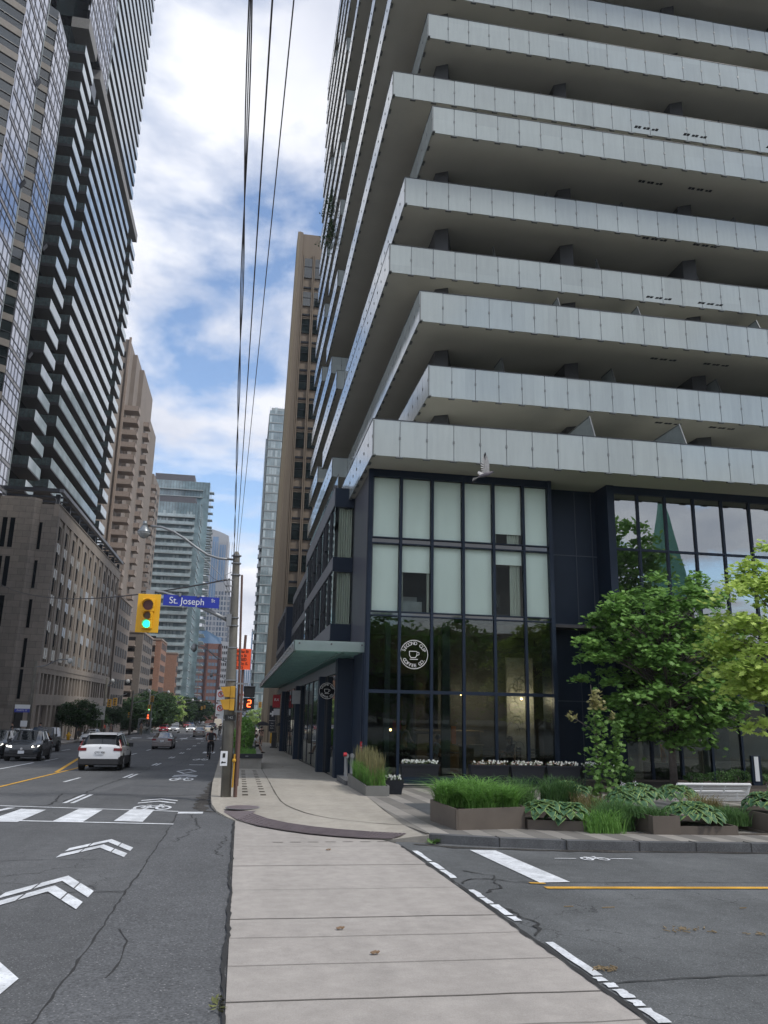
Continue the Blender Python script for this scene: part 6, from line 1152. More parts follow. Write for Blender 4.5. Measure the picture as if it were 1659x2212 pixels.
def grass(name, label, x, y, z, rx, ry, h, n, m, seed, arch=.5, plume=0, group=None, w=.008, th=1.0):
    rr = random.Random(seed); t = thing(name, (x, y, z), label, 'grass', group); a, p_ = MB(), MB()
    for k in range(n):
        bx, by = x + rr.uniform(-rx, rx), y + rr.uniform(-ry, ry); an = rr.uniform(0, 6.28); d = Vector((math.cos(an), math.sin(an), 0)); pl = rr.random() < plume; H_ = h * (rr.uniform(.95, 1.3) if pl else rr.uniform(.45, 1.0)); ar = H_ * (.08 if pl else arch) * rr.uniform(.4, 1.3); e = Vector((-d.y, d.x, 0)) * w * rr.uniform(.7, 1.4); P_ = []
        for q in range(5):
            t_ = q / 4; zz = H_ * (t_ - (0 if pl else .42 * arch * t_ ** 3)) ; P_.append(Vector((bx, by, z)) + d * ar * t_ ** 2 + Vector((0, 0, zz)))
        mb_ = p_ if pl else a
        for q in range(4):
            w0 = (1 - q / 4 * .8) if not pl else (.5 if q < 3 else 1.2); w1 = (1 - (q + 1) / 4 * .95) if not pl else (.5 if q < 2 else 1.1 if q == 2 else .2)
            mb_.poly([P_[q] - e * w0, P_[q] + e * w0, P_[q + 1] + e * w1, P_[q + 1] - e * w1])
    a.build('blades', m, t); p_.build('plumes', GR2, t); return t
rr0 = random.Random(77)
grass('feather_grass', 'tall feathery grass clump at the back of the grey planter', 3.55, 23.4, -.25, .2, .6, .72, 900, GR1, 1, .5, .16); grass('feather_grass', 'tall feathery grass clump in the middle of the grey planter', 3.55, 22.2, -.25, .2, .5, .75, 900, GR1, 2, .5, .2); grass('feather_grass', 'tall feathery grass clump at the front of the grey planter', 3.55, 21.1, -.25, .2, .4, .66, 900, GR1, 3, .55, .18)
for k, (x, y, h, rx) in enumerate(((3.8, 14.5, .75, .2), (4.2, 14.15, .72, .25), (4.7, 14.25, .7, .2), (4.3, 14.9, .82, .4))): grass('planter_grass', ('leftmost', 'front middle', 'right', 'back') [k] + ' arching green grass clump in the largest planter', x, y, .0, rx, .35, h, 750, GR1, 20 + k, 1.0, w=.012)
for k, (x, y, z, h, n, m, lb) in enumerate(((6.2, 13.45, -.33, .5, 420, GR1, 'upright grass at the left end of the low planter edge'), (6.55, 13.8, -.33, .55, 480, GR3, 'dark long grass in the middle of the low planter edge'), (6.85, 14.1, -.3, .6, 420, GR3, 'dark long grass beside the bronze planter step'), (5.5, 15.8, -.2, .75, 420, GR3, 'tall thin grass behind the left hostas'), (6.5, 16.0, -.2, .75, 520, GR3, 'tall grass at the foot of the young maple'), (7.15, 13.6, -.06, .3, 200, GR3, 'fine drooping grass over the planter step'), (6.9, 15.4, -.2, .45, 240, GR4, 'straw-coloured grass behind the planter step'), (8.9, 14.0, -.25, .4, 500, GR3, 'fine dark foliage mound right of the big hosta'), (9.1, 15.0, -.2, .45, 260, GR4, 'straw-coloured grass near the right edge'))): grass('long_grass', lb, x, y, z, .32, .3, h * 1.15, int(n * 1.7), m, 40 + k, .6 if m is not GR3 or k != 5 else 1.1)
HG = foliage('hosta_green', (.045, .12, .06), (.11, .22, .12)); HY = foliage('hosta_margin', (.20, .34, .10), (.40, .52, .20))
def hosta(label, x, y, z, r, n, seed, flower=False):
    rr = random.Random(seed); t = thing('hosta', (x, y, z), label, 'plant', 'hostas in the kerb planters'); a, m_ = MB(), MB()
    for k in range(n):
        an = rr.uniform(0, 6.28); d = Vector((math.cos(an), math.sin(an), 0)); s = Vector((-d.y, d.x, 0)); R0 = r * rr.uniform(.05, .8); ln = rr.uniform(.13, .2); hz = (.28 * (1 - (R0 / r) ** 2) + rr.uniform(-.02, .04)); base = Vector((x, y, z + hz)) + d * R0; wd = ln * .52; tilt = -.15 - .5 * R0 / r
        prof = [(0, .35), (.25, .95), (.5, 1.0), (.75, .7), (1.0, .0)]; C_ = [base + d * ln * u + Vector((0, 0, ln * (.35 * u + tilt * u * u * 1.6))) for u, w in prof]
        for q in range(4):
            w0, w1 = prof[q][1] * wd, prof[q + 1][1] * wd
            for sg in (1, -1):
                up = Vector((0, 0, .28)); i0, i1 = C_[q] + (s * sg + up) * w0 * .8, C_[q + 1] + (s * sg + up) * w1 * .8; o0, o1 = C_[q] + (s * sg + up * .8) * w0, C_[q + 1] + (s * sg + up * .8) * w1
                a.poly([C_[q], i0, i1, C_[q + 1]] if sg > 0 else [C_[q + 1], i1, i0, C_[q]]); m_.poly([i0, o0, o1, i1] if sg > 0 else [i1, o1, o0, i0])
    a.build('leaves', HG, t); m_.build('leaf_margins', HY, t)
    if flower:
        b = MB(); f_ = MB()
        for k in range(3):
            px = x + rr.uniform(-.15, .15); b.tube([(px, y, z + .2), (px + .03, y - .03, z + .48)], .004, 4)
            for q in range(9): leaf(f_, (px + .03 + rr.gauss(0, .02), y - .03, z + .44 + rr.uniform(-.03, .05)), .02, rr, DIA, 1)
        b.build('flower_stalk', GR1, t); f_.build('flowers', mat('lilac_petal', (.55, .5, .58), .6), t)
for k, (x, y, z, r, n, fl, lb) in enumerate(((5.35, 13.9, -.2, .42, 70, False, 'variegated hosta spilling over the low planter right of the tall grass'), (5.75, 13.75, -.22, .3, 46, False, 'smaller hosta at the right end of the same low planter'), (4.95, 15.6, -.1, .35, 46, False, 'hosta half hidden behind the largest planter'), (8.05, 13.7, -.2, .52, 110, False, 'biggest hosta, hanging over the wide bronze planter'), (7.45, 14.9, -.1, .4, 60, True, 'hosta with pale flower spikes behind the planter step'), (6.9, 16.6, -.1, .45, 60, False, 'hosta behind the young maple'), (8.3, 16.2, -.1, .5, 70, False, 'wide hosta row in front of the bench, left part'), (9.3, 16.4, -.15, .45, 60, False, 'hosta in front of the right half of the bench'), (9.75, 14.0, -.05, .35, 50, True, 'hosta with pale flowers at the right edge'))): hosta(lb, x, y, z + .03, r * 1.15, int(n * 2.6), 60 + k, fl)
def bush(name, label, x, y, z, rx, ry, rz, n, ls, m, seed, cat='bush', group=None):
    rr = random.Random(seed); t = thing(name, (x, y, z), label, cat, group); b = MB()
    for k in range(n):
        u = Vector((rr.gauss(0, 1), rr.gauss(0, 1), rr.gauss(0, 1))).normalized() * rr.uniform(.75, 1.03); leaf(b, (x + u.x * rx, y + u.y * ry, z + rz + u.z * rz), ls * rr.uniform(.6, 1.2), rr, DIA, 1.2)
    b.build('foliage', m, t); b = MB(); b.tube([(x, y, z - .05), (x, y, z + rz)], .03, 5); b.build('stem', BARK, t); return t
bush('boxwood', 'small round clipped bush right of the flower troughs', 12.1, 24.6, -.45, .45, .4, .3, 2200, .035, GR3, 5)
for k in range(8): bush('ground_shrub', 'low dark shrub number ' + ('one', 'two', 'three', 'four', 'five', 'six', 'seven', 'eight')[k] + ' of the row under the lobby window, counted from the left', 14.9 + k * .75, 24.9 - .1 * (k % 2), -.45, .45, .3, .16 + .03 * (k % 3), 420, .05, GR3, 300 + k, group='low shrubs under the lobby window')
# raised street planter on the near sidewalk
def stplanter(x0, x1, y0, y1, label):
    t = thing('concrete_planter', ((x0 + x1) / 2, y0, g(0, y0) + .12), label, 'planter'); z0 = g(0, y0) + .12; b = MB(); b.box(x0, x1, y0, y1, z0 - .3, z0 + .42, 0); b.build('wall', mat('planter_concrete', (.26, .25, .225), .85, var=.15, vs=3), t); b = MB(); b.box(x0 - .03, x1 + .03, y0 - .05, y0 + .02, z0 + .42, z0 + .60, 1); b.box(x0 - .03, x0 + .05, y0, y1, z0 + .42, z0 + .6, 1); b.box(x1 - .18, x1 + .03, y0, y1, z0 + .42, z0 + .5, 0); b.box(x0, x1 - .1, y0, y1, z0 + .42, z0 + .45, 2); b.build('rim', [MC['planter_concrete'], BLKM, SOIL], t); b = MB(); b.box(.3, .42, y0 - .06, y0 - .05, z0 + .49, z0 + .52); b.build('name_plate', GREYS, t)
    return z0 + .45
zp = stplanter(-.22, .98, 34.6, 40.5, 'nearest raised concrete street planter with a black front edge'); grass('planter_grass', 'short bright grass in the nearest street planter', .3, 36.5, zp, .45, 1.7, .35, 1500, GR1, 81, .4)
bush('street_shrub', 'airy leafy shrub growing in the nearest street planter', .25, 38.6, zp, .45, .7, .8, 1100, .085, F1, 82); bush('street_shrub', 'lower leafy shrub left in the nearest street planter', -.1, 39.8, zp, .35, .5, .45, 500, .08, F1, 83)
zp = stplanter(-.25, 1.0, 50, 58.5, 'second raised concrete street planter beside the sitting person'); bush('street_shrub', 'dark leafy shrub in the second street planter', .2, 52.5, zp, .6, 1.2, .7, 1600, .09, F1, 84); bush('street_shrub', 'leafy shrub at the far end of the second street planter', .3, 56.5, zp, .5, 1.2, .55, 900, .09, F1, 85)
# potted conifers on high balconies
for k, (x, y, z) in enumerate(((4.9, 56.3, 40.6), (4.9, 55.0, 36.8))):
    t = thing('balcony_conifer', (x, y, z), ('higher', 'lower')[k] + ' small conifer leaning out from a high balcony of the corner tower', 'tree'); b = MB(); rr = random.Random(90 + k); b.tube([(x, y, z), (x - .1, y, z + 2.6)], .05, 5); b.build('trunk', BARK, t); b = MB()
    for q in range(500): h = rr.random(); an = rr.uniform(0, 6.28); r = (1.4 if k else 1.0) * (1.1 - h); leaf(b, (x - .1 + r * math.cos(an) * rr.random(), y + r * math.sin(an) * rr.random(), z + .3 + 2.6 * h), .13, rr, DIA, 1)
    b.build('needles', F3, t)
# street trees on the far side
TR = [('small wide-crowned tree in front of the stone building', -17.0, 90, 2.1, -.5, 2.0, 110, 70, .15, F3), ('young tree beside the double lamp post', -16.6, 112, 1.6, -.8, 1.7, 80, 60, .16, F3), ('tree behind the grey road sign', -17.6, 104, 1.2, -.9, 1.5, 60, 55, .15, F3), ('large dark street tree left of the bus shelter', -17.6, 140, 3.1, -2.2, 3.0, 150, 70, .24, F3), ('large dark street tree right above the bus shelter', -16.4, 152, 4.5, -2.2, 3.4, 180, 70, .24, F3), ('dark street tree right of the bus shelter', -15.9, 170, 4.6, -2.6, 3.4, 180, 70, .26, F3), ('pale lime-coloured street tree', -15.4, 203, 4.4, -2.0, 1.9, 40, 50, .28, F6), ('green street tree behind the pale lime tree', -16.2, 222, 4.8, -3, 3.6, 140, 70, .32, F3), ('street tree before the glass condominium', -15.5, 245, 4.6, -3, 4, 140, 70, .34, F3), ('street tree further along near the brick tower', -15.2, 275, 4.4, -3.4, 4, 120, 70, .36, F3), ('street tree near the far end of the row', -14.5, 310, 4.0, -3.6, 4.2, 120, 70, .4, F3), ('last street tree of the far row', -14, 350, 3.6, -3.2, 4.6, 60, 60, .4, F3), ('bright tree at the near sidewalk far beyond the pedestrians', 4.6, 200, 1.8, -3.0, 3.0, 60, 50, .28, F6), ('dark tree closing the near sidewalk far away', 1.6, 250, 2.2, -3.4, 4, 50, 50, .32, F3)]
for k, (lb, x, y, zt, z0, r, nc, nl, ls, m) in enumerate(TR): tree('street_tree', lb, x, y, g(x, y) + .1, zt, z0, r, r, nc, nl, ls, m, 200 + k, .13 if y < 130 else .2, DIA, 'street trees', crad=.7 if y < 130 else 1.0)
# trees behind the viewer, seen only mirrored in the cafe glass
for k, (x, y) in enumerate(((13, -24), (21, -27), (29.5, -23), (37, -22))): tree('park_tree', ('leftmost', 'second', 'third', 'tallest')[k] + ' large tree behind the viewer mirrored in the cafe glass', x, y, g(x, y), 11 if k < 3 else 23, 1.5 if k < 3 else 9, 4.6, 4.5, 120, 60, .4, F1, 400 + k, .3, DIA, 'trees behind the viewer', crad=1.5)
# ---------------- vehicles ----------------
CGL = mat('car_glass', (.012, .014, .016), .05, ior=1.6, var=.2); TYRE = mat('tyre', (.015, .015, .015), .85); RIM = mat('rim', (.22, .23, .24), .3, .8); CHR = mat('chrome', (.5, .5, .5), .2, .9); PLAS = mat('black_plastic', (.02, .02, .022), .6); REDL = mat('tail_red', (.16, .006, .01), .2); HEADL = mat('head_lens', (.55, .58, .62), .1); HEADLIT = mat('head_lit', (.9, .9, .9), .1, emit=(1, .95, .85), es=3)
def paint(n, c, rough=.25): return mat('paint_' + n, c, rough, var=.02, ior=1.7)
# station: (y along the car from nose 0 to tail 1, half width at sill, z sill, half width belt, z belt, half width roof, z roof, glassflag)
SHAPES = {
 'suv': dict(L=4.5, W=.93, H=1.62, st=[(0, .70, .42, .72, .62, .55, .68), (.02, .84, .25, .86, .72, .66, .86), (.10, .91, .22, .91, .86, .74, .98), (.24, .93, .22, .93, .95, .78, 1.06), (.27, .93, .22, .93, .97, .78, 1.09), (.42, .93, .22, .93, 1.02, .66, 1.58), (.50, .93, .22, .93, 1.03, .67, 1.63), (.70, .93, .22, .93, 1.05, .66, 1.62), (.90, .92, .22, .92, 1.07, .63, 1.55), (.975, .90, .24, .90, 1.08, .70, 1.12), (.995, .86, .30, .88, .92, .74, 1.02), (1, .78, .42, .82, .75, .68, .85)], cab=(4, 9), wheel=.34, wx=(.19, .81)),
 'sedan': dict(L=4.5, W=.88, H=1.42, st=[(0, .66, .36, .68, .52, .5, .58), (.02, .78, .22, .82, .62, .6, .72), (.12, .86, .2, .87, .76, .68, .84), (.26, .88, .2, .88, .86, .7, .93), (.30, .88, .2, .88, .88, .7, .95), (.46, .88, .2, .88, .92, .58, 1.38), (.56, .88, .2, .88, .93, .58, 1.42), (.70, .88, .2, .88, .94, .57, 1.38), (.86, .87, .2, .87, .95, .66, 1.02), (.90, .87, .2, .87, .95, .68, 1.0), (.985, .84, .24, .84, .9, .66, .96), (1, .74, .36, .76, .66, .6, .72)], cab=(4, 8), wheel=.31, wx=(.18, .80)),
 'jeep': dict(L=4.3, W=.92, H=1.82, st=[(0, .60, .5, .62, .7, .58, .92), (.01, .66, .42, .66, .95, .6, 1.1), (.20, .72, .4, .74, 1.06, .64, 1.16), (.33, .80, .4, .82, 1.1, .7, 1.18), (.35, .82, .4, .84, 1.12, .72, 1.2), (.42, .84, .4, .84, 1.14, .72, 1.78), (.46, .84, .4, .84, 1.14, .72, 1.82), (.75, .84, .4, .84, 1.14, .72, 1.82), (.96, .84, .4, .84, 1.14, .71, 1.8), (.985, .84, .42, .84, 1.12, .72, 1.7), (.995, .82, .42, .84, 1.0, .78, 1.06), (1, .8, .5, .82, .9, .76, 1.0)], cab=(4, 9), wheel=.40, wx=(.17, .80)),
 'van': dict(L=5.6, W=1.0, H=2.5, st=[(0, .78, .4, .8, .7, .7, .8), (.02, .9, .28, .92, .95, .8, 1.05), (.10, .98, .26, .98, 1.15, .82, 1.3), (.14, 1.0, .26, 1.0, 1.25, .8, 1.45), (.15, 1.0, .26, 1.0, 1.28, .8, 1.5), (.24, 1.0, .26, 1.0, 1.5, .82, 2.3), (.30, 1.0, .26, 1.0, 1.5, .84, 2.48), (.7, 1.0, .26, 1.0, 1.5, .84, 2.5), (.97, 1.0, .26, 1.0, 1.5, .82, 2.48), (.985, .99, .28, .99, 1.5, .82, 2.4), (.995, .97, .3, .98, 1.4, .84, 1.5), (1, .9, .4, .95, 1.2, .84, 1.3)], cab=(4, 6), wheel=.36, wx=(.16, .78))}
def car(label, kind, x, y, heading, col, cat='car', lit=False, plate='', detail=True, cls=None, rails=False, cladding=False, group='cars on the wide street', rim=None):
    """heading 0: drives away (+Y, tail towards the viewer); pi: oncoming"""
    S_ = SHAPES[kind]; Ln, st = S_['L'], S_['st']; nm = cls or {'suv': 'suv_car', 'sedan': 'sedan_car', 'jeep': 'offroad_car', 'van': 'van'}[kind]; t = thing(nm, (0, 0, 0), label, cat, group); c0, c1 = S_['cab']; b = MB(); Y = lambda u: Ln / 2 - u * Ln
    rings = []
    for u, ws, zs, wb, zb, wr, zr in st:
        zm = zs + (zb - zs) * .5; rings.append([(0, zs), (ws * .93, zs), (ws, zs + .06), (max(ws, wb) * 1.0, zm), (wb, zb - .02), (wb - .02, zb), (wr + .02, zr - .045), (wr - .06, zr - .008), (wr * .5, zr + .012), (0, zr + .018)])
    V = []; n = len(rings[0])
    for (u, *_), r in zip(st, rings): V += [(p[0], Y(u), p[1]) for p in r] + [(-p[0], Y(u), p[1]) for p in r]
    F = []; M_ = []
    for i in range(len(rings) - 1):
        for k in range(n - 1):
            for sd, o in ((0, 0), (1, n)):
                a, bb, c, d = i * 2 * n + o + k, i * 2 * n + o + k + 1, (i + 1) * 2 * n + o + k + 1, (i + 1) * 2 * n + o + k; F.append((a, d, c, bb) if sd == 0 else (a, bb, c, d))
                side = k == 5 and c0 < i < c1 - 1; scr = k >= 6 and (i == c0 or i == c1 - 1) and not (kind == 'van' and i == c1 - 1); slope = k == 5 and (i == c0 or i == c1 - 1) and kind not in ('van',)
                if kind == 'jeep': scr = k >= 6 and i in (c0, c1 - 1)
                M_.append(1 if side or scr or slope else (2 if (cladding and k <= 2) else 0))
    e = (len(rings) - 1) * 2 * n
    for base, fl in ((0, 0), (e, 1)):
        f1 = [base + k for k in range(n)]; f2 = [base + n + k for k in range(n)]; f = f1 + f2[::-1][1:-1]; F.append(tuple(f if fl == 0 else f[::-1])); M_.append(0)
    b.v = V; b.f = F; b.m = M_; body = b.build('body', [col, CGL, PLAS], t, smooth=True, local=True); body.data.set_sharp_from_angle(angle=R(34))
    m_ = body.modifiers.new('weld', 'WELD'); m_.merge_threshold = .001
    # pillars and seams
    p = MB(); ys = [Y(.585)] if kind != 'van' else []
    for yy in ys:
        for s in (-1, 1): p.obox((s * (.795 if kind != 'jeep' else .79), yy, (st[c0 + 2][4] + st[c0 + 2][6]) / 2 - .02), (.02, 0, 0), (0, .035, 0), (s * -(.13 if kind != 'jeep' else .05), 0, (st[c0 + 2][6] - st[c0 + 2][4]) / 2 - .02))
    p.build('door_pillar', PLAS, t, local=True); p = MB()
    for s in (-1, 1):
        for yy in (Y(.3), Y(.585), Y(.84)): p.box(s * st[6][3] - .004, s * st[6][3] + .004, yy - .006, yy + .006, .35, st[6][4] - .04)
        for yy in (Y(.5), Y(.76)): p.box(s * (st[6][3] + .012) - .012, s * (st[6][3] + .012) + .012, yy - .08, yy + .08, st[6][4] - .17, st[6][4] - .14)
    p.build('door_seams_and_handles', PLAS, t, local=True)
    wr_ = S_['wheel']; w = MB(); w.tube([(-.11, 0, 0), (.11, 0, 0)], wr_, 20)
    for wx in S_['wx']:
        for s in (-1, 1):
            b = MB(); cxw = s * (S_['W'] - .1); b.tube([(cxw - .11, Y(wx), wr_), (cxw + .11, Y(wx), wr_)], wr_, 20); tw = b.build('wheel', TYRE, t, local=True); b = MB(); b.tube([(cxw + s * .10, Y(wx), wr_), (cxw + s * .125, Y(wx), wr_)], wr_ * .66, 14)
            for q in range(5): a = q * 1.257; b.obox((cxw + s * .125, Y(wx) + math.cos(a) * wr_ * .34, wr_ + math.sin(a) * wr_ * .34), (.012, 0, 0), (0, math.cos(a) * wr_ * .3, math.sin(a) * wr_ * .3), (0, -math.sin(a) * .03, math.cos(a) * .03), 1)
            b.build('rim', [PLAS, rim or RIM], tw, local=True); b = MB(); n = 12; R_ = wr_ + .05   # dark arch round the wheel
            for q in range(n):
                a0, a1 = math.pi * q / n, math.pi * (q + 1) / n; X_ = s * (st[5][1] + .006)
                b.add([(X_, Y(wx) + rr_ * math.cos(a), wr_ + rr_ * math.sin(a)) for a in (a0, a1) for rr_ in (R_ - .05, R_ + .035)], [(0, 1, 3, 2) if s > 0 else (0, 2, 3, 1)])
            b.build('wheel_arch', PLAS, t, local=True)
    zb = st[2][4]
    for s in (-1, 1):   # front lights
        b = MB(); b.add([(s * .5, Y(-.002), zb - .13), (s * .80, Y(.022), zb - .1), (s * .88, Y(.075), zb - .02), (s * .55, Y(.012), zb - .03)], [(0, 1, 2, 3) if s < 0 else (3, 2, 1, 0)]) if kind != 'jeep' else b.disc((s * .45, Y(0) + .02, .95), (0, 1, 0), .11, .05, 14); b.build('headlight', HEADLIT if lit else HEADL, t, local=True)
        b = MB(); zt = st[-3][4]
        if kind == 'suv': b.box(s * .58, s * .93, Y(1.0) - .02, Y(.955), zt - .22, zt - .10); b.add([(s * .93, Y(.985), zt - .1), (s * .84, Y(.995), zt - .1), (s * .745, Y(.955) - .03, zt + .26), (s * .80, Y(.935), zt + .26), (s * .93, Y(.94), zt - .1)], [(0, 1, 2, 3), (0, 3, 4)] if s > 0 else [(3, 2, 1, 0), (4, 3, 0)])
        elif kind == 'van': b.box(s * .86, s * 1.0, Y(1.0) - .01, Y(.985), .95, 1.4)
        elif kind == 'jeep': b.box(s * .66, s * .84, Y(1.0) - .03, Y(.985), .78, 1.0)
        else: b.box(s * .50, s * .86, Y(1.0) - .0, Y(.965), zt - .20, zt - .05)
        b.build('taillight', REDL, t, local=True)
        b = MB(); ym = Y(st[c0 + 1][0]) + .28; b.box(s * (S_['W'] - .04), s * (S_['W'] + .17), ym - .06, ym + .05, st[c0][4] + .02, st[c0][4] + .2); b.build('side_mirror', PLAS if kind != 'sedan' else col, t, bevel=.02, local=True)
    b = MB(); b.box(-.62, .62, Y(0) - .02, Y(0) + .03, .38 if kind != 'jeep' else .6, .62 if kind != 'jeep' else .98); b.build('grille', PLAS, t, bevel=.02, local=True); b = MB(); b.box(-.86, .86, Y(.03), Y(0) + .02, .24, .36); b.build('front_bumper', PLAS if cladding else col, t, bevel=.03, local=True)
    b = MB(); b.box(-.84, .84, Y(1) - .03, Y(.96), .26, .52); b.build('rear_bumper', PLAS if cladding or kind in ('suv', 'jeep') else col, t, bevel=.03, local=True)
    zp_ = .78 if kind == 'suv' else .7 if kind == 'sedan' else .75; o = None
    for yy, sg in ((Y(1) - .035, 1), (Y(0) + .035, -1)):
        z_ = zp_ if sg > 0 else .48; b = MB(); b.box(-.16, .16, yy - .008, yy + .008, z_ - .08, z_ + .08); o = b.build('licence_plate', WHT, t, local=True)
        if plate and sg > 0: tt = text(plate, .12, (0, yy - .012, z_), FRONT, BLK, None, 'plate_letters'); tt.parent = o
        if sg < 0: b = MB(); b.disc((0, Y(0) + .035, .66), (0, 1, 0), .07, .01, 12); b.build('badge', CHR, t, local=True)
    if kind == 'suv': b = MB(); b.box(-.6, .6, Y(.945), Y(.90), 1.545, 1.585); b.build('roof_spoiler', col, t, bevel=.01, local=True); b = MB(); b.disc((0, Y(.995) - .02, .99), (0, 1, 0), .055, .01, 12); b.build('badge', CHR, t, local=True)
    if rails:
        for s in (-1, 1): b = MB(); b.tube([(s * .62, Y(.45), 1.6), (s * .62, Y(.5), 1.68), (s * .62, Y(.85), 1.65), (s * .62, Y(.9), 1.56)], .018, 6); b.build('roof_rail', RIM, t, local=True)
    if kind == 'jeep': b = MB(); b.disc((.1, Y(1) - .14, 1.0), (0, 1, 0), .36, .2, 18); b.build('spare_wheel', TYRE, t, local=True)
    t.scale = (.9, .9, .9); t.location = (x, y, g(x, y) + .005); t.rotation_euler = (-math.atan((g(x, y + 2) - g(x, y - 2)) / 4) * -1 if abs(heading) < 1.5 else -math.atan((g(x, y + 2) - g(x, y - 2)) / 4), 0, heading)
    return t
WHP = paint('white', (.74, .75, .76)); BKP = paint('black', (.02, .022, .026)); DKP = paint('dark_blue_black', (.028, .034, .042)); GYP = paint('bronze_grey', (.16, .14, .135)); SLV = paint('silver', (.42, .43, .45)); RDP = paint('red', (.32, .02, .03)); TAN = paint('champagne', (.26, .235, .21)); BLP = paint('navy', (.04, .07, .14)); CRM = paint('cream', (.62, .56, .45))
car('white compact suv driving away in the nearest lane, red tail lights', 'suv', -5.5, 36.2, .02, WHP, plate='CYV 900', rails=True, cladding=True)
car('bronze-grey sedan driving away ahead of the white suv', 'sedan', -6.05, 69, .0, GYP, plate='BKT 214')
car('dark oncoming suv with lit headlights at the left edge', 'suv', -10.72, 45.0, math.pi + .06, DKP, lit=True, rails=True, cladding=True)
car('black oncoming suv cut off by the left edge, behind the dark one', 'suv', -13.0, 47.5, math.pi, BKP, lit=True, rails=True)
car('boxy black off-road car behind the dark oncoming suv', 'jeep', -13.2, 59.0, math.pi, BKP)
car('white suv with roof rails between the dark suv and the black off-road car', 'suv', -15.0, 60.5, math.pi, WHP, rails=True)
for k, (lb, kd, x, y, h, c) in enumerate((('pale parked car half hidden behind the white suv', 'sedan', -14.3, 84, math.pi, WHP), ('red oncoming sedan in the far lanes', 'sedan', -13.3, 150, math.pi, RDP), ('silver oncoming suv beside the red sedan', 'suv', -10.9, 141, math.pi, SLV), ('dark grey car behind the silver suv', 'suv', -13.6, 178, math.pi, GYP), ('small red car behind the dark grey car', 'sedan', -12.8, 205, math.pi, RDP), ('navy car farther along the oncoming lanes', 'suv', -14.0, 240, math.pi, BLP), ('white oncoming sedan near the middle of the street', 'sedan', -8.6, 150, math.pi, WHP), ('champagne sedan driving away ahead of the bronze-grey sedan', 'sedan', -5.6, 118, 0, TAN), ('pale tan sedan ahead of the champagne sedan', 'sedan', -5.5, 146, 0, CRM), ('black pickup-like suv beside the white van', 'suv', -5.8, 178, 0, BKP), ('tall cream delivery van far ahead', 'van', -5.3, 200, 0, CRM), ('dark car parked beyond the navy car', 'suv', -14.4, 285, math.pi, BKP), ('silver car parked in the far row', 'sedan', -14.4, 320, math.pi, SLV), ('grey car parked behind the silver one in the far row', 'suv', -14.4, 355, math.pi, GYP), ('white car last in the far row', 'suv', -14.2, 400, math.pi, WHP), ('white car driving away far down the street', 'sedan', -2.4, 215, 0, WHP))):
    car(lb, kd, x, y, h, c, lit=(k in (2, 6)), cat='van' if kd == 'van' else 'car')
# ---------------- people ----------------
SKIN = mat('skin', (.42, .26, .19), .6, var=.05); SKIND = mat('skin_dark', (.16, .09, .06), .6, var=.05); HAIR = mat('hair_black', (.012, .01, .01), .6)
def skinned(name, chains, mats, parent, lvl=1):
    """joint chains [(point, radius)...] grown into one smooth continuous mesh with the Skin modifier"""
    V, E, Rr, idx = [], [], [], {}
    for ch in chains:
        pr = None
        for p, r in ch:
            key = tuple(round(c, 3) for c in p)
            if key not in idx: idx[key] = len(V); V.append(key); Rr.append(r)
            if pr is not None and pr != idx[key]: E.append((pr, idx[key]))
            pr = idx[key]
    me = bpy.data.meshes.new(name); me.from_pydata(V, E, []); o = bpy.data.objects.new(name, me); COL.objects.link(o); sk = o.modifiers.new('skin', 'SKIN'); me.skin_vertices[0].data[0].use_root = True
    for i, r in enumerate(Rr): rr = r if isinstance(r, tuple) else (r, r); me.skin_vertices[0].data[i].radius = rr
    sk.use_smooth_shade = True; s = o.modifiers.new('sub', 'SUBSURF'); s.levels = lvl; s.render_levels = lvl; dg = bpy.context.evaluated_depsgraph_get(); nm_ = bpy.data.meshes.new_from_object(o.evaluated_get(dg)); bpy.data.objects.remove(o); nm_.materials.clear(); nm_.materials.append(mats); nm_.polygons.foreach_set('use_smooth', [True] * len(nm_.polygons)); o = bpy.data.objects.new(name, nm_); COL.objects.link(o); o.parent = parent; return o
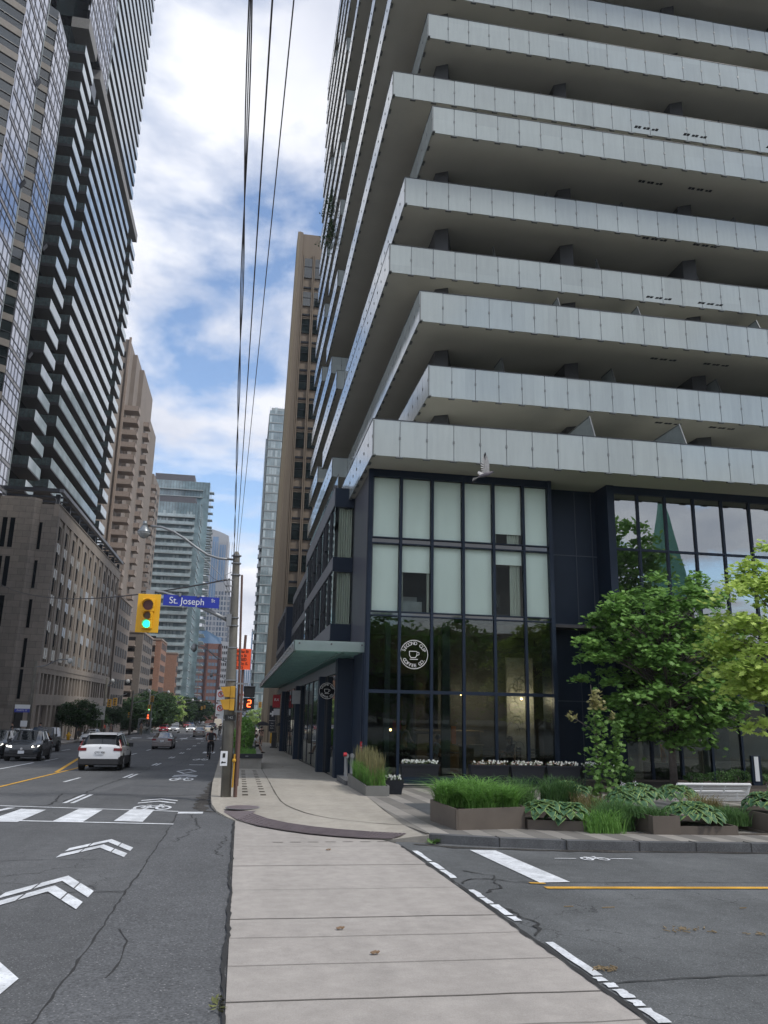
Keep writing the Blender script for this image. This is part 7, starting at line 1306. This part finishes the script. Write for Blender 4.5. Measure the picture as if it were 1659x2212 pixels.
def person(label, x, y, z, face, J, top, pants, skin=SKIN, hair=HAIR, shorts=False, scale=1.0, group=None, long_hair=False, sleeves=True, shoes=PLAS, skirt=False):
    """J: joints in metres, person faces +Y before rotation by face"""
    t = thing('person', (0, 0, 0), label, 'person', group); P_ = lambda k: Vector(J[k]) * 1.0
    pel, chest, neck, head = P_('pel'), P_('chest'), P_('neck'), P_('head'); mid = pel.lerp(chest, .5); body = [[(pel, .12), (mid, .11), (chest, .13), (neck, .055), (head - Vector((0, 0, .06)), .075), (head + Vector((0, 0, .02)), .09), (head + Vector((0, 0, .08)), .06)]]
    arms, legs, shirt, pnt = [], [], [[(pel, (.135, .12)), (mid, (.135, .115)), (chest, (.15, .12)), (neck - Vector((0, 0, .03)), .07)]], [[(pel + Vector((0, 0, .04)), .13), (pel - Vector((0, 0, .03)), .13)]]
    for s in ('l', 'r'):
        sh, el, wr, hp, kn, an, toe = (P_(s + q) for q in ('sh', 'el', 'wr', 'hp', 'kn', 'an', 'to')); hd = wr + (wr - el).normalized() * .07; body.append([(chest, .13), (sh, .058), (sh.lerp(el, .5), .046), (el, .038), (el.lerp(wr, .6), .032), (wr, .024), (hd, .03)]); body.append([(pel, .12), (hp, .085), (hp.lerp(kn, .5), .075), (kn, .055), (kn.lerp(an, .35), .055), (an, .036), (toe, .03)])
        shirt.append([(chest, (.15, .12)), (sh, .07), (sh.lerp(el, .55), .06)] + ([(el, .05), (wr, .036)] if sleeves is True else [])); pnt.append([(pel - Vector((0, 0, .03)), .13), (hp, .1), (hp.lerp(kn, .5), .09), (kn, .078)] + ([] if shorts else [(kn.lerp(an, .5), .065), (an, .055)]))
        b = MB(); d = toe - an; b.ball(tuple(an + d * .45 + Vector((0, 0, -.03))), .045 + abs(d.x) * .3, .045 + abs(d.y) * .55, .04); sob = b.build('shoe', shoes, t, smooth=True, local=True)
        hb = MB(); f = (wr - el).normalized(); side = f.cross(Vector((0, 1, .1))).normalized()
        for q in range(4): r0 = wr + f * .075 + side * (q - 1.5) * .018; hb.tube([r0, r0 + f * .035, r0 + f * (.06 + .006 * (q in (1, 2))) + Vector((0, .015, 0))], [.009, .008, .006], 5)
        hb.tube([wr + f * .03 + side * .025, wr + f * .06 + side * .05, wr + f * .085 + side * .055], [.01, .009, .007], 5); hb.build('fingers', skin, t, local=True)
    bd = skinned('body', body, skin, t, 2)
    b = MB(); fw = Vector(J.get('look', (0, 1, 0))).normalized(); hc = head + Vector((0, 0, .0)); b.tube([hc + fw * .085, hc + fw * .115 + Vector((0, 0, -.025)), hc + fw * .09 + Vector((0, 0, -.03))], [.01, .014, .008], 6); rt = fw.cross(Vector((0, 0, 1))).normalized()
    for s in (-1, 1): b.ball(tuple(hc + rt * s * .088 + Vector((0, 0, -.005))), .015, .02, .03, n=6, k=4)
    b.build('nose_and_ears', skin, t, local=True); b = MB()
    for s in (-1, 1): b.ball(tuple(hc + fw * .088 + rt * s * .032 + Vector((0, 0, .012))), .009, .009, .006, n=6, k=4)
    b.build('eyes', BLK, t, local=True); b = MB(); b.ball(tuple(hc - fw * .022 + Vector((0, 0, .045))), .098, .105, .088, n=14, k=9)
    if long_hair: b.ball(tuple(hc - fw * .06 + Vector((0, 0, -.06))), .08, .06, .15)
    b.build('hair', hair, t, smooth=True, local=True); skinned('shirt', shirt, top, t, 1); skinned('shorts' if shorts else 'trousers', pnt, pants, t, 1)
    if skirt: b = MB(); b.tube([tuple(pel + Vector((0, 0, .1))), tuple(pel - Vector((0, 0, .1))), (pel.x, pel.y, .35)], [.15, .2, .3], 14); b.build('skirt', pants, t, smooth=True, local=True)
    t.location = (x, y, z); t.rotation_euler = (0, 0, face); t.scale = (scale,) * 3; return t
def standing(step=.0, la=(.0, .0), ra=(.0, .0), lean=0):
    return dict(pel=(0, 0, .93), chest=(0, lean, 1.30), neck=(0, lean * 1.3, 1.46), head=(0, lean * 1.4 + .02, 1.60), lsh=(-.19, lean, 1.40), lel=(-.24, lean + la[0] * .5, 1.13), lwr=(-.24, lean + la[0], .90 + la[1]), rsh=(.19, lean, 1.40), rel=(.24, lean + ra[0] * .5, 1.13), rwr=(.24, lean + ra[0], .90 + ra[1]),
                lhp=(-.09, 0, .88), lkn=(-.1, step * .55 + .03, .49), lan=(-.1, step, .08), lto=(-.11, step + .16, .04), rhp=(.09, 0, .88), rkn=(.1, -step * .35 + .05, .49), ran=(.1, -step, .09), rto=(.11, -step + .16, .04))
BLKC = mat('black_cloth', (.015, .015, .018), .9); WHC = mat('white_cloth', (.62, .63, .66), .9); KHA = mat('khaki_cloth', (.22, .19, .14), .9); REDC = mat('red_cloth', (.55, .04, .03), .9); BLUC = mat('blue_cloth', (.06, .10, .2), .9); GRYC = mat('grey_cloth', (.2, .2, .22), .9); MAR = mat('maroon_cloth', (.12, .03, .04), .9)
sw = lambda x, y: g(x, y) + .12
person('man in a dark shirt and khaki shorts walking away past the shops', 1.98, 77, sw(2, 77), 0, standing(.18, (.15, .04), (-.12, .0)), BLKC, KHA, shorts=True, sleeves='half')
person('person all in black walking beside the man in khaki shorts', 1.35, 75.5, sw(1.3, 75), .1, standing(.12, (.1, 0), (-.1, 0)), BLKC, BLKC, long_hair=True)
sit = dict(pel=(0, 0, .55), chest=(.0, .12, .92), neck=(.0, .18, 1.07), head=(0, .24, 1.19), look=(0, .8, -.6), lsh=(-.18, .12, 1.0), lel=(-.22, .22, .75), lwr=(-.08, .42, .74), rsh=(.18, .12, 1.0), rel=(.22, .22, .75), rwr=(.08, .42, .74), lhp=(-.09, .02, .53), lkn=(-.1, .46, .56), lan=(-.1, .56, .12), lto=(-.1, .72, .07), rhp=(.09, .02, .53), rkn=(.1, .45, .58), ran=(.12, .66, .16), rto=(.13, .82, .14))
person('dark-haired person in a white top sitting on the planter edge looking at a phone', .95, 57.2, sw(1, 57) - .05, -math.pi / 2 + .1, sit, WHC, BLKC, shorts=True, sleeves='half', long_hair=True)
cyc_j = dict(pel=(0, -.12, .98), chest=(0, .10, 1.34), neck=(0, .17, 1.48), head=(0, .22, 1.62), lsh=(-.2, .12, 1.42), lel=(-.29, .22, 1.2), lwr=(-.27, .42, 1.08), rsh=(.2, .12, 1.42), rel=(.29, .22, 1.2), rwr=(.27, .42, 1.08), lhp=(-.1, -.1, .93), lkn=(-.13, .22, .62), lan=(-.12, .02, .2), lto=(-.12, .16, .15), rhp=(.1, -.1, .93), rkn=(.14, .32, .75), ran=(.13, .12, .42), rto=(.13, .27, .38))
def bicycle(label, x, y, a=0):
    t = thing('bicycle', (0, 0, 0), label, 'bicycle'); m = BLKM
    for yy in (-.52, .52): b = MB(); n = 22; b.tube([(0, yy + .33 * math.cos(2 * math.pi * k / n), .33 + .33 * math.sin(2 * math.pi * k / n)) for k in range(n + 1)], .02, 6); w = b.build('wheel', TYRE, t, local=True); b = MB(); [b.tube([(0, yy, .33), (0, yy + .31 * math.cos(k), .33 + .31 * math.sin(k))], .003, 3) for k in range(7)]; b.build('spokes', RIM, w, local=True)
    b = MB()
    for p, q in (((0, -.52, .33), (0, -.1, .3)), ((0, -.1, .3), (0, -.2, .85)), ((0, -.52, .33), (0, -.18, .75)), ((0, -.1, .3), (0, .38, .8)), ((0, -.18, .78), (0, .38, .82)), ((0, .38, .95), (0, .52, .33))): b.tube([p, q], .018, 6)
    b.build('frame', m, t, local=True); b = MB(); b.tube([(-.28, .42, 1.04), (0, .38, 1.0), (.28, .42, 1.04)], .014, 6); b.build('handlebar', m, t, local=True); b = MB(); b.ball((0, -.2, .88), .07, .13, .03); b.build('saddle', m, t, local=True); b = MB(); b.tube([(-.13, .0, .14), (-.05, -.1, .3), (.05, -.1, .3), (.13, .08, .42)], .012, 5); b.build('pedals', m, t, local=True); t.location = (x, y, g(x, y) + .01); t.rotation_euler = (0, 0, a); return t
bicycle('dark bicycle ridden away in the kerb lane by the person with a backpack', -1.62, 48.5); person('cyclist in dark clothes with a backpack riding away in the kerb lane', -1.62, 48.5, g(-1.6, 48.5) + .01, 0, cyc_j, MAR, BLKC, sleeves='half')
t = thing('backpack', (-1.62, 48.4, g(-1.6, 48.4) + 1.0), 'dark backpack on the back of the nearest cyclist', 'backpack'); b = MB(); z_ = g(-1.6, 48.4); b.obox((-1.62, 48.36, z_ + 1.28), (.15, 0, 0), (0, .08, .02), (0, .06, .2)); b.build('bag', BLKC, t, bevel=.04)
for s in (-1, 1): b = MB(); b.tube([(-1.62 + s * .12, 48.42, z_ + 1.46), (-1.62 + s * .12, 48.62, z_ + 1.48), (-1.62 + s * .13, 48.7, z_ + 1.3)], .02, 5); b.build('strap', BLKC, t)
bicycle('bicycle of the farther cyclist', -2.9, 122); person('farther cyclist, a small dark figure down the kerb lane', -2.9, 122, g(-2.9, 122) + .01, 0, cyc_j, BLKC, BLKC)
person('person in a red top and long black skirt standing on the far sidewalk', -16.2, 102, sw(-16, 102), -.3, standing(.02, (.12, .25), (.1, .2)), REDC, BLKC, skirt=True, long_hair=True)
person('person with a bag waiting beside the bus shelter', -13.4, 116, sw(-13, 116), math.pi, standing(.03, (.1, .05), (.08, .05)), GRYC, KHA); person('person in dark clothes standing by the young tree across the street', -17.2, 92.5, sw(-17, 92), 1.2, standing(.05, (.12, .2), (.1, .15)), BLKC, GRYC)
person('person in black on the far sidewalk above the black suv', -19.6, 75.5, sw(-19, 75), 1.5, standing(.1, (.1, 0), (-.1, 0)), BLKC, BLKC); person('person in a blue shirt in the dark entrance across the street', -17.9, 78.2, sw(-18, 78), 1.5, standing(.1, (.1, 0), (-.1, 0)), BLUC, BLKC); person('person in pale clothes at the far crossing', -15.9, 106, sw(-16, 106), .5, standing(.1, (.1, 0), (-.1, 0)), GRYC, GRYC)
t = thing('dark_umbrella', (2.3, 84, sw(2, 84)), 'dark umbrella over goods farther along the near sidewalk', 'umbrella'); z_ = sw(2.3, 84); b = MB(); b.tube([(2.3, 84, z_ + 1.8), (2.3, 84, z_ + 2.1), (2.3, 84, z_ + 2.2)], [.8, .45, .05], 12); b.build('canopy', BLKC, t); b = MB(); b.tube([(2.3, 84, z_), (2.3, 84, z_ + 2.1)], .03, 6); b.build('pole', GALV, t)
person('person in dark clothes under the umbrella', 2.2, 83, z_, 2.5, standing(.05, (.15, .1), (.1, .1)), BLKC, BLKC)
# ---------------- inside the cafe ----------------
WOOD = mat('pale_wood', (.42, .29, .15), .6, var=.2, vs=2, stretch=(1, 1, 8)); fl = -.44
t = thing('wood_counter', (7.6, 28.6, fl), 'pale wooden service counter inside the cafe', 'counter'); b = MB(); b.box(6.3, 7.0, 28.6, 29.2, fl, .85); b.box(7.0, 8.7, 28.7, 29.2, fl, .95); b.build('body', WOOD, t); b = MB(); b.box(6.25, 8.75, 28.5, 29.3, .95, 1.0); b.build('top', WOOD, t)
t = thing('wood_divider', (7.7, 26.9, fl), 'lower wooden divider behind the cafe glass', 'divider'); b = MB(); b.box(7.35, 8.15, 26.7, 26.8, fl, .55); b.build('panel', WOOD, t); b = MB(); b.box(7.3, 8.2, 26.65, 26.85, .55, .59); b.build('cap', WOOD, t)
b = MB(); b.box(7.38, 7.55, 27.9, 27.95, .55, 1.15); tag(b.build('orange_menu', mat('orange_board', (.75, .22, .02), .6)), 'narrow orange board standing on the cafe counter', 'board')
b = MB(); b.box(5.95, 6.75, 30.9, 30.95, 1.1, 2.2); tag(b.build('tan_board', mat('tan_board_m', (.38, .27, .15), .7)), 'tan square board high on the cafe back wall', 'board'); b = MB(); b.box(5.45, 5.85, 28.9, 28.93, .95, 1.3); tag(b.build('pink_poster', mat('pink_board', (.45, .03, .10), .7)), 'dark pink poster behind the standing cafe worker', 'poster')
for k, (x, y, z) in enumerate(((4.98, 26.8, 1.02), (8.2, 29.6, 2.3), (9.2, 29.6, 2.35), (9.75, 27.2, 2.15), (10.0, 27.2, 2.2))):
    t = thing('cafe_lamp', (x, y, z), ('small glowing bulb by the cafe pillar', 'pendant lamp over the cafe counter, left of two', 'pendant lamp over the cafe counter, right of two', 'spotlight washing the cafe mural, left of two', 'spotlight washing the cafe mural, right of two')[k], 'lamp', 'lit lamps inside the cafe'); b = MB(); b.ball((x, y, z), .04); b.build('bulb', mat('bulb_warm', (.9, .6, .3), .4, emit=(1, .55, .2), es=14), t); b = MB(); b.tube([(x, y, z + .04), (x, y, z + .45)], .008, 4); b.build('cord', BLKM, t)
    if k: l = bpy.data.lights.new('cafe_bulb_light', 'POINT'); l.energy = 24 if k < 3 else 16; l.color = (1, .74, .5); l.shadow_soft_size = .05; lo = bpy.data.objects.new('bulb_light', l); COL.objects.link(lo); lo.parent = t; lo.location = (0, -.1, -.08)
def table(x, y, lb, grp=None):
    t = thing('cafe_table', (x, y, fl), lb, 'table', grp); b = MB(); b.disc((x, y, fl + .73), (0, 0, 1), .35, .03, 18); b.build('table_top', BLKM, t); b = MB(); b.tube([(x, y, fl), (x, y, fl + .72)], .03, 8); b.disc((x, y, fl + .02), (0, 0, 1), .22, .03, 12); b.build('pedestal', BLKM, t)
def chair(x, y, lb, a=0, m=BLKM):
    t = thing('cafe_chair', (0, 0, 0), lb, 'chair'); b = MB(); b.box(-.2, .2, -.2, .2, .43, .47); b.build('seat', m, t, local=True); b = MB(); [b.box(-.2, .2, -.22, -.2, .55 + k * .1, .61 + k * .1) for k in range(4)]; b.build('backrest', m, t, local=True)
    for lx in (-.18, .18):
        for ly in (-.18, .18): b = MB(); b.box(lx - .015, lx + .015, ly - .015, ly + .015, 0, .43 if ly > 0 else .95); b.build('leg', m, t, local=True)
    t.location = (x, y, fl); t.rotation_euler = (0, 0, a)
table(7.15, 27.3, 'round cafe table in front of the person in white'); table(9.0, 27.2, 'round cafe table beside the person by the mural'); chair(8.35, 27.0, 'slatted dark cafe chair left of the far table', 0, mat('grey_slats', (.16, .17, .17), .7)); chair(10.0, 27.0, 'slatted dark cafe chair by the mural wall', 0, MC['grey_slats']); chair(6.65, 27.4, 'dark cafe chair under the person in white', -1.57); chair(9.45, 27.3, 'dark cafe chair under the long-haired person', 1.57)
seat = dict(pel=(0, 0, .52), chest=(.0, .08, .90), neck=(.0, .11, 1.05), head=(0, .14, 1.18), lsh=(-.18, .08, .98), lel=(-.22, .2, .76), lwr=(-.14, .42, .78), rsh=(.18, .08, .98), rel=(.22, .2, .76), rwr=(.14, .42, .78), lhp=(-.09, .02, .5), lkn=(-.1, .42, .5), lan=(-.1, .42, .1), lto=(-.1, .57, .05), rhp=(.09, .02, .5), rkn=(.1, .42, .5), ran=(.1, .44, .1), rto=(.1, .59, .05))
person('cafe guest in a white shirt seated behind the glass', 6.65, 27.4, fl, -1.57, seat, WHC, BLKC, sleeves='half'); person('long-haired cafe guest in dark clothes seated near the mural', 9.45, 27.3, fl, 1.57, seat, BLKC, BLKC, long_hair=True); person('cafe worker in a pale shirt and dark trousers standing at the counter', 5.75, 28.4, fl, -1.0, standing(.03, (.2, .2), (.2, .15)), mat('pale_mauve', (.36, .33, .36), .9), BLKC)
t = thing('sculpture', (15.2, 27.6, -.5), 'narrow orange flame sculpture on a grey block behind the lobby glass', 'sculpture'); b = MB(); b.box(14.6, 15.9, 27.3, 27.9, -.58, .02); b.build('plinth', mat('plinth_green', (.06, .065, .055), .7), t); b = MB(); b.tube([(15.2, 27.5, .02), (15.22, 27.5, .25), (15.18, 27.5, .45), (15.12, 27.5, .68)], [.08, .1, .06, .01], 8); b.build('flame', mat('orange_glaze', (.55, .20, .02), .4), t, smooth=True)
# ---------------- pigeon ----------------
t = thing('pigeon', (0, 0, 0), 'grey pigeon in flight with one wing raised, in front of the upper cafe windows', 'bird'); FTH = mat('pigeon_grey', (.11, .10, .115), .8, var=.3, vs=14); FTW = mat('pigeon_wing_pale', (.42, .41, .40), .8, var=.25, vs=20); FTD = mat('pigeon_dark', (.03, .03, .035), .8)
skinned('body', [[((-.17, 0, -.06), .012), ((-.1, 0, -.035), .028), ((-.02, 0, -.01), (.05, .05)), ((.05, 0, .01), (.045, .045)), ((.095, 0, .03), .026), ((.125, 0, .035), .024), ((.15, 0, .033), .008)]], FTH, t, 2)
b = MB(); b.tube([(.148, 0, .034), (.172, 0, .026)], [.006, .002], 5); b.build('beak', FTD, t, local=True); b = MB(); b.ball((.13, -.021, .04), .005); b.build('eye', BLK, t, local=True)
def wing(side, tilt):
    w = MB(); k_ = []
    for q in range(12):   # separate feathers fanned along a raised wing
        u = q / 11; root = Vector((.03 - .03 * u, side * (.03 + .02 * u), .02 + .28 * u)); L_ = .10 + .03 * math.sin(u * 3.1) - .01 * u; dirv = Vector((-1 + 1.0 * u, 0, -.15 + 1.2 * u)).normalized(); s = Vector((dirv.z, 0, -dirv.x)) * .017
        w.add([root - s, root + s, root + dirv * L_ + s * .6, root + dirv * L_ * 1.12, root + dirv * L_ - s * .8], [(0, 1, 2, 3, 4)], 1 if q > 8 else 0)
    w.add([(.055, side * .03, .0), (.06, side * .05, .17), (.03, side * .06, .33), (.0, side * .055, .34), (-.02, side * .045, .16), (-.02, side * .03, .0)], [(0, 1, 2, 3, 4, 5)], 0); o = w.build('wing', [FTW, FTD], t, local=True); m = o.modifiers.new('thick', 'SOLIDIFY'); m.thickness = .004; o.rotation_euler = (tilt, 0, 0); return o
wing(-1, .1); wing(1, -1.0); w = MB()
for q in range(7): a = -.35 + q * .1; w.add([(-.14, -.01 + q * .003, -.05), (-.15 - .12 * math.cos(a), -.03 + q * .01, -.08 - .12 * math.sin(a) - .04), (-.16 - .12 * math.cos(a), -.02 + q * .01, -.10 - .12 * math.sin(a) - .04)], [(0, 1, 2)], 0 if q < 3 else 1)
o = w.build('tail', [FTW, FTD], t, local=True); m = o.modifiers.new('thick', 'SOLIDIFY'); m.thickness = .004
t.location = (5.66, 18, 7.42); t.rotation_euler = (0, -.1, 0); t.scale = (1.35, 1.35, 1.35)
# ---------------- thin summer air over the whole scene ----------------
hz = MB(); hz.box(-140, 140, -130, 760, -16, 190); ho = hz.build('haze', bpy.data.materials.new('haze_air'), loc=(0, 0, 0)); hm = ho.data.materials[0]; hm.use_nodes = True; hm.node_tree.nodes.clear()
pv = N(hm.node_tree, 'ShaderNodeVolumePrincipled'); pv.inputs['Color'].default_value = (.86, .92, 1, 1); pv.inputs['Density'].default_value = .00025; pv.inputs['Anisotropy'].default_value = .3; oo = N(hm.node_tree, 'ShaderNodeOutputMaterial'); hm.node_tree.links.new(pv.outputs[0], oo.inputs['Volume'])
tag(ho, 'thin pale haze filling the street', 'haze', None, 'stuff')
